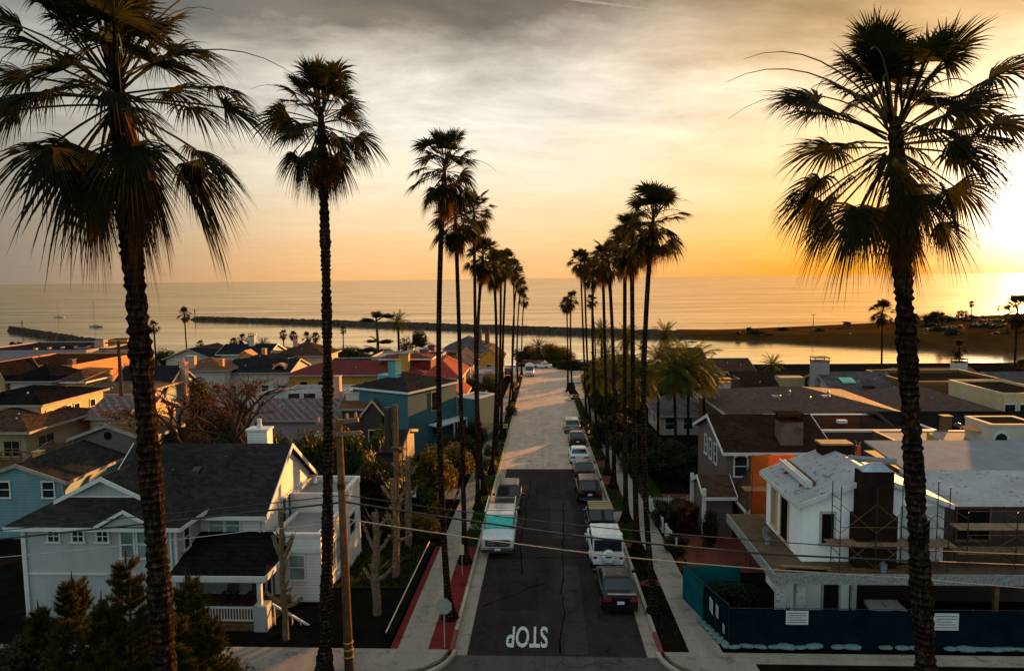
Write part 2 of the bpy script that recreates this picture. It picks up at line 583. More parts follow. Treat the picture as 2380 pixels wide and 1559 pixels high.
def sheet(name, pts, mat, lift=0.0, kind='structure'):
    """flat patch lying on the hillside; pts are x, y"""
    mb = MB()
    mb.add([(x, y, gz(y) + lift) for x, y in pts], [tuple(range(len(pts)))])
    o = mb.obj(name, mat)
    return tag(o, kind=kind) if kind else o

# hillside and bluff, one sheet
mb = MB()
ys = [-30, 0, 29] + [60, 100, 140, 176] + [180 + 4 * i for i in range(12)] + [240, 270]
xs = [-420, -260, -160, -100, -60, -30, 0, 30, 60, 100, 160, 260, 420]
for y in ys:
    for x in xs:
        mb.v.append((x, y, gz(min(y, 222)) - 0.02 if y <= 222 else -25.5 - (y - 222) * 0.02))
for j in range(len(ys) - 1):
    for i in range(len(xs) - 1):
        a = j * len(xs) + i
        mb.f.append((a, a + 1, a + 1 + len(xs), a + len(xs)))
tag(mb.obj('terrain', M['soil'], smooth=False), kind='structure')

# sea: dark water under a glossy skin that swell and chop break up
def water(name, amp, rough, tint):
    m, nt, b = newmat(name)
    p = pos(nt)
    b.inputs['Base Color'].default_value = (0.012, 0.016, 0.015, 1)
    b.inputs['Roughness'].default_value = 0.5
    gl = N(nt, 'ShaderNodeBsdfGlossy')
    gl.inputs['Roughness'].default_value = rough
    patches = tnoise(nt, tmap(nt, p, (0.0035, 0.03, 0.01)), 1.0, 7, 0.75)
    nt.links.new(tramp(nt, patches, [(0.32, sc(tint, 0.5)), (0.6, tint)]), gl.inputs['Color'])  # warm sunset tone put into the reflection colour, streaked at random
    h1 = tnoise(nt, tmap(nt, p, (0.07, 0.22, 0.1)), 1.0, 5, 0.6)
    h2 = tnoise(nt, tmap(nt, p, (0.008, 0.03, 0.01)), 1.0, 4, 0.6)
    bp = N(nt, 'ShaderNodeBump')
    bp.inputs['Strength'].default_value = amp
    bp.inputs['Distance'].default_value = 1.0
    nt.links.new(tmath(nt, 'ADD', tmath(nt, 'MULTIPLY', h1, 0.9), tmath(nt, 'MULTIPLY', h2, 3.0)), bp.inputs['Height'])
    nt.links.new(bp.outputs[0], gl.inputs['Normal'])
    mx = N(nt, 'ShaderNodeMixShader')
    mx.inputs[0].default_value = 0.86
    nt.links.new(b.outputs[0], mx.inputs[1])
    nt.links.new(gl.outputs[0], mx.inputs[2])
    nt.links.new(mx.outputs[0], nt.nodes['Material Output'].inputs[0])
    return m
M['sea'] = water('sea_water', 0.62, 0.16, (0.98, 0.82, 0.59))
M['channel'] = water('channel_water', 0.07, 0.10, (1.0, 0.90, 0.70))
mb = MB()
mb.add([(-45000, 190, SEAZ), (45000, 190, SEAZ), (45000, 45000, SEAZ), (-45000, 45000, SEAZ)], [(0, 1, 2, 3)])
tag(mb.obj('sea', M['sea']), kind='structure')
mb = MB()
cp = [on_sea(u, v) + Vector((0, 0, 0.05)) for u, v in ((-200, 746), (443, 743), (700, 750), (1000, 763), (1190, 770), (1400, 778), (1600, 784), (1784, 791), (2060, 802), (2379, 816), (2900, 848))]
fr = [Vector((x, 205, SEAZ + 0.05)) for x in (420, -420)]
mb.add(cp + fr, [tuple(range(len(cp) + 2))[::-1]])
tag(mb.obj('channel', M['channel']), kind='structure')

# thin vapour trail high over the sea
va, vb_, vc_ = [at(u, v, 9000) for u, v in ((1290, -6), (1500, 22), (1640, 44))]
m, nt, b = newmat('vapour')
b.inputs['Base Color'].default_value = (0.8, 0.78, 0.75, 1)
trp = N(nt, 'ShaderNodeBsdfTransparent')
mx = N(nt, 'ShaderNodeMixShader')
nt.links.new(tramp(nt, tnoise(nt, tmap(nt, pos(nt), (.004, .004, .004)), 1.0, 4), [(0.3, (.1, .1, .1)), (0.7, (.75, .75, .75))]), mx.inputs[0])
nt.links.new(trp.outputs[0], mx.inputs[1])
nt.links.new(b.outputs[0], mx.inputs[2])
nt.links.new(mx.outputs[0], nt.nodes['Material Output'].inputs[0])
tag(MB().tube([va, va.lerp(vb_, .5), vb_, vb_.lerp(vc_, .6), vc_], [20, 17, 12, 7, 2], 8).obj('contrail', m), kind='stuff')

# sand spit on the far side of the channel: near and far shorelines read off the water
near = [on_sea(u, v) for u, v in ((1560, 784), (1660, 789), (1784, 793), (1900, 798), (2060, 804), (2220, 811), (2379, 818), (2560, 830), (2900, 852))]
far = [on_sea(u, v, SEAZ + 1.5) for u, v in ((1575, 763.5), (1660, 764), (1784, 760), (1900, 757), (2060, 751), (2220, 742), (2379, 732), (2560, 722), (2900, 706))]
mb = MB()
NR = 14
pr = random.Random(3)
cols = []
for i in range(len(near) - 1):
    for s in range(4):
        cols.append((near[i].lerp(near[i + 1], s / 4), far[i].lerp(far[i + 1], s / 4)))
cols.append((near[-1], far[-1]))
for n_, f_ in cols:
    for k in range(NR + 1):
        q = n_.lerp(f_, k / NR)
        t_ = k / NR
        prof = (3.0 + 7.0 * min(1, max(0, len(mb.v) / (NR + 1) / len(cols) * 1.6 - .35))) * min(1, t_ / 0.08) * (1 - 0.5 * t_) + (pr.uniform(-0.5, 0.7) if 0.1 < t_ < 0.7 else 0)
        q.z = SEAZ - 0.3 + prof if 0 < k < NR else SEAZ - 0.4
        mb.v.append(tuple(q))
for i in range(len(cols) - 1):
    for k in range(NR):
        a = i * (NR + 1) + k
        mb.f.append((a, a + NR + 1, a + NR + 2, a + 1))
tag(mb.obj('beach', M['sand'], smooth=True), kind='structure')

def breakwater(name, label, near, far, hgt, seed):
    """a bank of tumbled rock: rough faceted crest between two waterlines"""
    pr = random.Random(seed)
    mb = MB()
    L = sum((near[i + 1] - near[i]).length for i in range(len(near) - 1))
    n = max(24, int(L / 2.6))
    K = 8
    def along(P, t):
        seg = [(P[i + 1] - P[i]).length for i in range(len(P) - 1)]
        d = t * sum(seg)
        for i, s in enumerate(seg):
            if d <= s or i == len(seg) - 1:
                return P[i].lerp(P[i + 1], min(1, d / s))
            d -= s
    for i in range(n + 1):
        t = i / n
        a, c = along(near, t), along(far, t)
        endk = min(1, t * n / 3 + 0.15, (1 - t) * n / 3 + 0.15)
        for k in range(K + 1):
            s = k / K
            q = a.lerp(c, s)
            prof = min(1, s / 0.3, (1 - s) / 0.3)
            q.x += pr.uniform(-1.1, 1.1)
            q.y += pr.uniform(-1.1, 1.1)
            q.z = SEAZ - 0.6 + (hgt + 0.6) * prof * endk + (pr.uniform(-0.6, 0.5) if prof > 0 else 0)
            mb.v.append(tuple(q))
    for i in range(n):
        for k in range(K):
            a = i * (K + 1) + k
            mb.f.append((a, a + K + 1, a + K + 2, a + 1))
    o = mb.obj(name, M['rock'])
    return tag(o, label, 'breakwater')

jn = [on_sea(u, v) for u, v in ((443, 745), (600, 749.5), (778, 756), (1000, 764), (1190, 771.5), (1329, 777), (1600, 787))]
jf = []
for q in jn:
    d = Vector((q.x, q.y, 0)).normalized()
    jf.append(q + d * 22)
breakwater('breakwater', 'long low rock breakwater running across the sea beyond the channel to the beach', jn, jf, 3.9, 11)
kn = [on_sea(u, v) for u, v in ((18, 770), (90, 782), (190, 800), (300, 815))]
kf = [q + Vector((q.x, q.y, 0)).normalized() * 20 for q in kn]
breakwater('breakwater', 'short dark rock breakwater ending in the water behind the far left rooftops', kn, kf, 4.2, 12)

# street
RL, RR = -3.93, 4.93                                   # kerb lines
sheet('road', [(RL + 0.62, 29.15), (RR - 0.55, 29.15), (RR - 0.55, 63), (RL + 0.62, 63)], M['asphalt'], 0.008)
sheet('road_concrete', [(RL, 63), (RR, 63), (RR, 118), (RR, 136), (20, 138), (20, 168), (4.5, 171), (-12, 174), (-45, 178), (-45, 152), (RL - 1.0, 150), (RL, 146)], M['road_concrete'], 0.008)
sheet('gutter', [(RL, 29.15), (RL + 0.62, 29.15), (RL + 0.62, 63), (RL, 63)], M['gutter'], 0.004)
sheet('gutter', [(RR - 0.55, 29.15), (RR, 29.15), (RR, 63), (RR - 0.55, 63)], M['gutter'], 0.004)
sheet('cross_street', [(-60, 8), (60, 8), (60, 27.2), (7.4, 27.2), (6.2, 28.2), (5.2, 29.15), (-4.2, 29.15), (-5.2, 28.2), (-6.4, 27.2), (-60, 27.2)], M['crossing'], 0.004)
# pavements: raised slabs with real kerb steps
def strip(name, x0, x1, y0, y1, mat, h, kind='structure'):
    mb = MB()
    pts = []
    mb.hexa([(x0, y0, gz(y0) - 0.1), (x1, y0, gz(y0) - 0.1), (x1, y1, gz(y1) - 0.1), (x0, y1, gz(y1) - 0.1)],
            [(x0, y0, gz(y0) + h), (x1, y0, gz(y0) + h), (x1, y1, gz(y1) + h), (x0, y1, gz(y1) + h)])
    return tag(mb.obj(name, mat), kind=kind)

strip('kerb', RL - 0.16, RL, 31.2, 63, M['kerb'], 0.14)
strip('kerb', RL - 0.16, RL, 63.003, 146, M['kerb'], 0.143)
strip('kerb', RL - 0.165, RL + 0.004, 29.4, 31.197, M['redpaint'], 0.142)
strip('kerb', RR, RR + 0.16, 31.2, 118, M['kerb'], 0.14)
strip('kerb', RR - 0.004, RR + 0.165, 29.4, 31.197, M['redpaint'], 0.142)
def kerb_curve(cx, cy, r, a0, a1):
    mb = MB()
    n = 10
    for i in range(n):
        p0, p1 = R(a0 + (a1 - a0) * i / n), R(a0 + (a1 - a0) * (i + 1) / n)
        q = []
        for a, rr in ((p0, r), (p1, r), (p1, r + 0.16), (p0, r + 0.16)):
            q.append((cx + rr * math.cos(a), cy + rr * math.sin(a)))
        mb.hexa([(x, y, gz(y) - 0.1) for x, y in q], [(x, y, gz(y) + 0.14) for x, y in q])
    tag(mb.obj('kerb', M['kerb']), kind='structure')
kerb_curve(RL - 2.2 - 0.0, 29.4, 2.2, 0, -88)
kerb_curve(RR + 2.2, 29.4, -2.36, 0, 88)
strip('footpath', -6.35, -5.02, 29.4, 172, M['walk'], 0.12)
strip('footpath', 6.2, 7.6, 29.4, 134, M['walk'], 0.12)
strip('planting_strip', 8.7, 42, 20, 28.45, M['soil'], 0.15)
# corner pads and pavement along the cross street
def pad(name, pts, mat, h):
    mb = MB()
    mb.slab([(x, y, gz(y) + h) for x, y in pts], 0.25)
    return tag(mb.obj(name, mat), kind='structure')
pad('pavement', [(-30, 27.42), (-6.3, 27.42), (-5.0, 27.9), (-4.35, 28.6), (-4.12, 29.39), (-30, 29.39)], M['walk'], 0.13)
pad('pavement', [(7.3, 27.42), (40, 27.42), (40, 29.39), (5.12, 29.39), (5.35, 28.6), (6.0, 27.9)], M['walk'], 0.13)
strip('planting_strip', -5.02, RL - 0.16, 29.4, 42.0, M['red_paving'], 0.115)
strip('red_edging', -6.68, -6.35, 29.4, 42.2, M['red_paving'], 0.11)
strip('planting_strip', -5.02, RL - 0.16, 42.0, 146, M['lawn'], 0.10)
strip('planting_strip', RR + 0.16, 6.2, 29.4, 43.0, M['soil'], 0.10)
strip('planting_strip', RR + 0.16, 6.2, 43.0, 118, M['lawn'], 0.10)
for y0, y1, mt in ((36.4, 37.2, 'brick'), (42.2, 43.0, 'brick'), (47.5, 49.6, 'walk'), (57.2, 60.6, 'brick'), (63.5, 66.0, 'brick')):
    strip('brick_path' if mt == 'brick' else 'step_path', RR + 0.17, 6.19, y0, y1, M[mt], 0.112)
for y0, y1 in ((45.5, 46.6), (60.0, 61.0), (74, 75.2)):
    strip('step_path', -5.01, RL - 0.17, y0, y1, M['walk'], 0.112)
strip('driveway', -9.5, -6.4, 53, 56, M['walk'], 0.05)
strip('driveway', 7.62, 12.4, 52, 54.5, M['brick'], 0.05)
sheet('brick_patio', [(7.7, 38.5), (12.5, 38.5), (12.5, 44.5), (7.7, 44.5)], M['brick'], 0.03)
sheet('lawn', [(-12, 36), (-7.2, 36), (-7.2, 47), (-12, 47)], M['lawn'], 0.03)
sheet('lawn', [(7.62, 46), (9.4, 46), (9.4, 62), (7.62, 62)], M['lawn'], 0.02)
# islands at the lower end of the street
for y0, y1 in ((109, 112.5), (115.5, 124.5)):
    mb = MB()
    mb.hexa([(4.4, y0, gz(y0) - 0.1), (6.6, y0, gz(y0) - 0.1), (6.2, y1, gz(y1) - 0.1), (4.4, y1, gz(y1) - 0.1)],
            [(4.4, y0, gz(y0) + 0.18), (6.6, y0, gz(y0) + 0.18), (6.2, y1, gz(y1) + 0.18), (4.4, y1, gz(y1) + 0.18)])
    tag(mb.obj('kerb_island', M['kerb']), kind='structure')
    mb = MB()
    mb.hexa([(4.65, y0 + .3, gz(y0) + 0.1), (6.3, y0 + .3, gz(y0) + 0.1), (5.95, y1 - .3, gz(y1) + 0.1), (4.65, y1 - .3, gz(y1) + 0.1)],
            [(4.65, y0 + .3, gz(y0 + .3) + 0.2), (6.3, y0 + .3, gz(y0 + .3) + 0.2), (5.95, y1 - .3, gz(y1 - .3) + 0.2), (4.65, y1 - .3, gz(y1 - .3) + 0.2)])
    tag(mb.obj('planting_bed', M['soil']), kind='structure')

# STOP lettering, painted for drivers coming up the hill
def text_mesh(s, size, offset, ext=0.0, align='CENTER'):
    cu = bpy.data.curves.new('lettering', 'FONT')
    cu.body = s
    cu.size = size
    cu.offset = offset
    cu.extrude = ext
    cu.align_x = align
    cu.align_y = 'CENTER'
    cu.resolution_u = 4
    o = bpy.data.objects.new('lettering', cu)
    COL.objects.link(o)
    dg = bpy.context.evaluated_depsgraph_get()
    me = bpy.data.meshes.new_from_object(o.evaluated_get(dg))
    bpy.data.objects.remove(o)
    bpy.data.curves.remove(cu)
    me.name = 'lettering'
    return me

me = text_mesh('STOP', 1.0, 0.018)
xs_ = [v.co.x for v in me.vertices]
ys_ = [v.co.y for v in me.vertices]
cx_, cy_ = (min(xs_) + max(xs_)) / 2, (min(ys_) + max(ys_)) / 2
for v in me.vertices:
    X = -(v.co.x - cx_) / (max(xs_) - min(xs_)) * 1.86 - 0.76
    Y = -(v.co.y - cy_) / (max(ys_) - min(ys_)) * 2.0 + 30.85
    v.co = (X, Y, gz(Y) + 0.012)
o = link('road_marking', me, M['mark'])
tag(o, kind='structure')
M['patch'] = roadmat('asphalt_patch', (0.017, 0.0145, 0.013), 0.3)
M['patch_worn'] = roadmat('asphalt_worn', (0.038, 0.031, 0.028), 0.3, crack=True)
M['tar'] = plain('tar', (0.005, 0.0045, 0.004), 0.95, 0.3, 5)
for pts, mt in (([(-2.2, 33.5), (-.3, 33.6), (-.25, 37.4), (-2.3, 37.2)], 'patch'), ([(.6, 44), (2.2, 44.1), (2.1, 53), (.55, 52.8)], 'patch_worn'), ([(-.6, 54.5), (.4, 54.5), (.45, 58.8), (-.65, 58.6)], 'patch'), ([(.9, 29.3), (1.9, 29.3), (2.0, 39.5), (1.0, 39.4)], 'patch_worn')):
    sheet('road_patch', pts, M[mt], 0.0095 if mt == 'patch' else 0.009)
rg = random.Random(31)
for (x, y), n, dx_, dy_ in (((-3.2, 40.5), 16, .45, .03), ((.7, 29.4), 26, .02, .9), ((-3.2, 50.2), 15, .48, -.03), ((-1.2, 38), 20, .03, 1.1), ((-3, 34), 9, .4, .35)):
    P = []
    for k in range(n):
        P.append((x, y))
        x += dx_ + rg.uniform(-.12, .12)
        y += dy_ + rg.uniform(-.15, .15)
    mb = MB()
    for k in range(n - 1):
        (xa, ya), (xb, yb) = P[k], P[k + 1]
        L = math.hypot(xb - xa, yb - ya)
        w = rg.uniform(.02, .045)
        nx, ny = -(yb - ya) / L * w, (xb - xa) / L * w
        mb.add([(xa - nx, ya - ny, gz(ya) + .0115), (xb - nx, yb - ny, gz(yb) + .0115), (xb + nx, yb + ny, gz(yb) + .0115), (xa + nx, ya + ny, gz(ya) + .0115)], [(0, 1, 2, 3)])
    tag(mb.obj('tar_seam', M['tar']), kind='structure')
mh = MB().lathe([(.02, 0), (.36, 0), (.36, .012), (.33, .016), (.02, .016)], (1.2, 41.5, gz(41.5) + .006), 20).obj('manhole_cover', M['patch_worn'])
tag(mh, 'round manhole cover in the dark asphalt between the two kerbs', 'manhole')
# grass blades along the planting strips and lawns
def grass(name, rects, n, h, lift, mat=None):
    mb = MB()
    rg = random.Random(n)
    areas = [(x1 - x0) * (y1 - y0) for x0, x1, y0, y1 in rects]
    for _ in range(n):
        x0, x1, y0, y1 = rg.choices(rects, areas)[0]
        x, y = rg.uniform(x0, x1), rg.uniform(y0, y1)
        a = rg.uniform(0, 6.28)
        w = rg.uniform(0.03, 0.07)
        hh = h * rg.uniform(0.5, 1.3)
        z = gz(y) + lift
        mb.add([(x - w * math.cos(a), y - w * math.sin(a), z), (x + w * math.cos(a), y + w * math.sin(a), z),
                (x + rg.uniform(-.06, .06), y + rg.uniform(-.06, .06), z + hh)], [(0, 1, 2)])
    return tag(mb.obj(name, mat or M['grass']), kind='stuff')
grass('grass', [(-4.95, -4.15, 42.2, 110), (5.15, 6.15, 43.1, 47.3), (5.15, 6.15, 50, 57), (5.15, 6.15, 66.2, 112), (7.65, 9.3, 46, 62)], 15000, 0.13, 0.1)
M['dry_grass'] = leafmat('dry_grass', (0.008, 0.010, 0.004), (0.026, 0.024, 0.008), 0.25)
grass('ground_cover', [(5.15, 6.15, 30, 42), (-12, -7.2, 36, 47), (7.65, 8.3, 32, 44), (-6.9, -6.7, 46, 110), (7.7, 9.5, 62, 110)], 9000, 0.2, 0.06, M['dry_grass'])

# ---------------------------------------------------------------- palms
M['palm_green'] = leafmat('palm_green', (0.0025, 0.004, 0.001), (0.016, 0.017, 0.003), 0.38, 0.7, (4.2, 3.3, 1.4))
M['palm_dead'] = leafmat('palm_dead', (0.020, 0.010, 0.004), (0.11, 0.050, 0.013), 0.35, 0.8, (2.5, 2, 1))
M['palm_stalk'] = plain('palm_stalk', (0.12, 0.075, 0.025), 0.6, 0.3, 6)
m, nt, b = newmat('palm_bark')
p = pos(nt)
sx = N(nt, 'ShaderNodeSeparateXYZ')
nt.links.new(p, sx.inputs[0])
rg_ = tmath(nt, 'SINE', tmath(nt, 'ADD', tmath(nt, 'MULTIPLY', sx.outputs[2], 6.2832 / 0.16), tmath(nt, 'MULTIPLY', tnoise(nt, p, 1.5, 3), 9.0)))
bk = tramp(nt, tnoise(nt, tmap(nt, p, (6, 6, 2.5)), 1.6, 6, 0.75), [(0.3, (0.004, 0.003, 0.0025)), (0.52, (0.024, 0.016, 0.012)), (0.78, (0.17, 0.11, 0.07))])
nt.links.new(tmix(nt, 1.0, bk, tramp(nt, rg_, [(0.0, (0.65, 0.63, 0.6)), (0.7, (1.1, 1.05, 1.0))]), 'MULTIPLY'), b.inputs['Base Color'])
b.inputs['Roughness'].default_value = 0.9
b.inputs['Specular IOR Level'].default_value = 0.0
bump(nt, b, tmath(nt, 'ADD', tmath(nt, 'MULTIPLY', rg_, 0.4), tnoise(nt, tmap(nt, p, (8, 8, 3)), 3, 5, 0.7)), 1.0, 0.06)
M['bark'] = m

def fan_leaf(mb, o, d, pet, blade, nseg, spread, droop, rg, fold=0.35):
    """one fan frond: bent stalk and a pleated blade split into hanging tips"""
    d = d.normalized()
    side = d.cross(Vector((0, 0, 1)))
    if side.length < 0.05: side = Vector((1, 0, 0))
    side.normalize()
    # stalk bends down with its load
    pts = [o]
    dd = d.copy()
    for i in range(4):
        dd = (dd + Vector((0, 0, -0.06 * droop))).normalized()
        pts.append(pts[-1] + dd * pet / 4)
    w0 = 0.035
    for i in range(4):
        a, c = pts[i], pts[i + 1]
        u = dd.cross(side) * 0.012
        mb.add([a - side * w0, a + side * w0, c + side * w0 * 0.8, c - side * w0 * 0.8], [(0, 1, 2, 3)])
        mb.add([a - u * 1.5, a + u * 1.5, c + u * 1.5, c - u * 1.5], [(0, 1, 2, 3)])
    hub = pts[-1]
    # the blade breaks downwards where it leaves the stalk
    dd = (Matrix.Rotation(-rg.uniform(0.0, 0.5) * (0.25 + droop * 0.5), 3, side) @ dd).normalized()
    tilt = rg.uniform(-0.7, 0.7)
    side = (Matrix.Rotation(tilt, 3, dd) @ side)
    nrm = side.cross(dd).normalized()
    rows = (0.0, 0.3, 0.55, 0.8, 1.0)
    for k in range(nseg):
        t0 = (k + 0.5) / nseg - 0.5
        th = t0 * 2 * spread
        ln = blade * (1.0 - 0.28 * abs(t0 * 2) ** 1.5) * rg.uniform(0.88, 1.08)
        half = spread / nseg
        dr = droop * rg.uniform(0.6, 1.5)
        prev = None
        curl = nrm * (fold * abs(math.sin(th)) * 0.55)
        for r in rows:
            wid = half * min(r, 0.5) * ln * (1.18 if r <= 0.56 else max(0.03, (1 - r) / 0.42))
            c_ = dd * math.cos(th) + side * math.sin(th)
            s_ = -dd * math.sin(th) + side * math.cos(th)
            q = hub + c_ * (r * ln) + curl * r * ln + Vector((0, 0, -1)) * (ln * dr * max(0, r - 0.3) ** 1.75 * 1.15)
            lo = -nrm * wid * 0.4
            row = (q - s_ * wid + lo, q + nrm * wid * 0.3, q + s_ * wid + lo)
            if prev is not None:
                mb.add(list(prev) + list(row), [(0, 1, 4, 3), (1, 2, 5, 4)])
            prev = row

def fan_crown(seed, nf, nseg, pet, blade, low=-55, detail=1):
    """three meshes: green fronds, dead hanging fronds, flower stalks; centre at the origin"""
    rg = random.Random(seed)
    g, dead, st = MB(), MB(), MB()
    ga = 2.399963
    for i in range(nf):
        t = (i + 0.5) / nf
        e = R(max(low - 8, 85 - (85 - low) * t ** 1.3 + rg.uniform(-17, 17)))
        a = i * ga + rg.uniform(-0.45, 0.45)
        d = Vector((math.cos(a) * math.cos(e), math.sin(a) * math.cos(e), math.sin(e)))
        k = rg.uniform(0.82, 1.12)
        o = Vector((math.cos(a) * 0.12, math.sin(a) * 0.12, 0.3 - 0.9 * t))
        fan_leaf(g, o, d, pet * rg.uniform(0.55, 1.12) * (0.75 + 0.35 * math.cos(e)), blade * k, nseg, R(rg.uniform(72, 112)), 0.35 + 0.45 * t + rg.uniform(-.15, .25), rg)
    for i in range(max(3, nf // 4)):
        a = rg.uniform(0, 6.283)
        e = R(rg.uniform(-84, -62))
        d = Vector((math.cos(a) * math.cos(e), math.sin(a) * math.cos(e), math.sin(e)))
        o = Vector((math.cos(a) * 0.16, math.sin(a) * 0.16, -0.35 - rg.uniform(0, 0.5)))
        fan_leaf(dead, o, d, pet * rg.uniform(0.55, 0.9), blade * rg.uniform(0.75, 1.05), max(7, nseg * 2 // 3), R(rg.uniform(22, 50)), 0.9, rg)
    for i in range(rg.randint(4, 7)):
        a = rg.uniform(0, 6.283)
        e = R(rg.uniform(18, 50))
        L = (pet + blade) * rg.uniform(0.95, 1.45)
        pts, dd, q = [], Vector((math.cos(a) * math.cos(e), math.sin(a) * math.cos(e), math.sin(e))), Vector((0, 0, 0.05))
        for j in range(10):
            pts.append(q)
            dd = (dd + Vector((0, 0, -0.05 - 0.022 * j))).normalized()
            q = q + dd * L / 9
        st.tube(pts, [0.022 * (1 - 0.8 * j / 9) for j in range(10)], 4)
        if rg.random() < 0.6:
            br = pts[4]
            st.tube([br, br + dd * 0.3 + Vector((0, 0, 0.05)), br + dd * 0.75 - Vector((0, 0, 0.35))], [0.012, 0.008, 0.003], 3)
    return g.mesh('fronds'), dead.mesh('dead_fronds'), st.mesh('flower_stalks')

def palm_trunk(h, r0, r1, lean, bend, seed, fine):
    rg = random.Random(seed)
    pts, rad = [], []
    step = 0.075 if fine else 0.6
    n = int(h / step)
    ph = rg.uniform(0, 6)
    for i in range(n + 1):
        t = i / n
        z = h * t
        off = lean * (t ** 1.0) + bend * (4 * t * (1 - t))
        pts.append((off.x, off.y, z))
        r = r0 + (r1 - r0) * min(1, t * 1.6)
        r += 0.34 * math.exp(-z / 0.55) * (1 if h > 8 else 0.5)            # flared root boss
        if fine:
            r += 0.020 * math.sin(z * 31 + 3.5 * math.sin(z * 1.9 + ph)) + rg.uniform(-0.022, 0.022) + 0.018 * math.sin(z * 2.3 + ph)
        if t > 0.95: r *= 1 - 0.5 * (t - 0.95) / 0.05
        rad.append(r)
    mb = MB()
    mb.tube(pts, rad, 14 if fine else 9)
    if fine:
        for k, v in enumerate(mb.v):
            a = rg.uniform(-0.012, 0.012)
            mb.v[k] = (v[0] + a, v[1] + rg.uniform(-0.012, 0.012), v[2] + rg.uniform(-0.015, 0.015))
    return mb.mesh('trunk', not fine)

CROWNS = {}
def crown_for(kind):
    if kind not in CROWNS:
        s = {'near_a': (23, 56, 46, 1.4, 1.1, -55), 'near_b': (5, 46, 40, 1.0, 0.92, -58), 'near_c': (33, 52, 48, 1.35, 1.05, -56),
             'row_a': (41, 40, 26, 1.05, 0.92, -62), 'row_b': (47, 36, 24, 1.05, 0.92, -56), 'row_c': (53, 46, 22, 0.9, 0.9, -68),
             'far_a': (61, 30, 13, 0.8, 1.0, -50), 'far_b': (67, 36, 13, 0.75, 1.0, -64)}[kind]
        CROWNS[kind] = fan_crown(*s)
    return CROWNS[kind]

def fan_palm(label, base, top, kind, size=1.0, r=0.2, rot=0.0, bend=(0, 0), group=None, seed=1):
    base, top = Vector(base), Vector(top)
    fine = kind.startswith('near')
    t = thing('fan_palm', label, 'palm tree', base, 0, group)
    lean = Vector((top.x - base.x, top.y - base.y, 0))
    link('trunk', palm_trunk(top.z - base.z + 0.22 * size, r * 1.18, r * 0.86, lean, Vector((bend[0], bend[1], 0)), seed, fine), M['bark'], t)
    g, dd, st = crown_for(kind)
    for nm, me, mt in (('crown', g, 'palm_green'), ('dead_fronds', dd, 'palm_dead'), ('flower_stalks', st, 'palm_stalk')):
        o = link(nm, me, M[mt], t)
        o.location = top - base
        o.rotation_euler = (0, 0, rot)
        o.scale = (size, size, size)
    return t

def ground_at(u, Y):
    p = at(u, 900, Y)
    return Vector((p.x, Y, gz(Y)))

# the big foreground palms on the corner
def near_palm(label, ub, vb_u, Y, uc, vc, kind, size, r, rot, bend, seed):
    tp = at(uc, vc, Y)
    bs = at(ub, 1500, Y)
    k = (gz(Y) - tp.z) / (bs.z - tp.z)
    b_ = tp + (bs - tp) * k
    return fan_palm(label, (b_.x, Y, gz(Y)), tp, kind, size, r, rot, bend, None, seed)
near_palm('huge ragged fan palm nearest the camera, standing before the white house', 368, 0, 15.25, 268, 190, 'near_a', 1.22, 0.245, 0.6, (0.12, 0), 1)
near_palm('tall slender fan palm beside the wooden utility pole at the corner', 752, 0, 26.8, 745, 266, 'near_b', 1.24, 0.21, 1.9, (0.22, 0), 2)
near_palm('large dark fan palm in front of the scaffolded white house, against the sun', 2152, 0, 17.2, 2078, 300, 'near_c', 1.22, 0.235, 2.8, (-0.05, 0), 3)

GL = 'fan palms lining the left side of the street'
GRR = 'fan palms lining the right side of the street'
left_row = [  # u at base, Y, u crown, v crown, size, kind, what singles it out
    (1035, 32.4, 1034, 385, 1.06, 'row_a', 'tallest fan palm of the left street row, rooted in red paving by the octagonal sign'),
    (1073, 39.5, 1058, 505, 1.0, 'row_c', 'bushy fan palm second in the left street row, behind the small cream sign'),
    (1106, 50.0, 1101, 490, 1.0, 'row_b', 'open-crowned fan palm third in the left street row, taller than the ones behind it'),
    (1122, 54.0, 1123, 592, 1.0, 'row_c', 'full round-crowned fan palm fourth in the left street row'),
    (1138, 60.5, 1146, 618, 0.95, 'row_a', 'fan palm fifth in the left street row, leaning a little towards the road'),
    (1150, 68.0, 1163, 612, 0.9, 'row_c', 'fan palm sixth in the left street row'),
    (1163, 77.0, 1176, 606, 0.95, 'row_b', 'fan palm seventh in the left street row'),
    (1178, 92.0, 1192, 622, 0.95, 'far_b', 'fan palm eighth in the left street row'),
    (1192, 108.0, 1203, 640, 0.95, 'far_a', 'fan palm ninth in the left street row'),
    (1203, 132.0, 1210, 662, 0.95, 'far_b', 'fan palm tenth in the left street row, short of the white camper van'),
    (1212, 152.0, 1217, 695, 0.95, 'far_a', 'shortest fan palm at the sea end of the left street row')]
for i, (ub, Y, uc, vc, s, kd, lb) in enumerate(left_row):
    fan_palm(lb, ground_at(ub, Y), at(uc, vc, Y), kd, s * 0.93, 0.128 + rnd.uniform(0, .035), i * 1.3, (rnd.uniform(-.6, .6), rnd.uniform(-.3, .3)), GL, 10 + i)
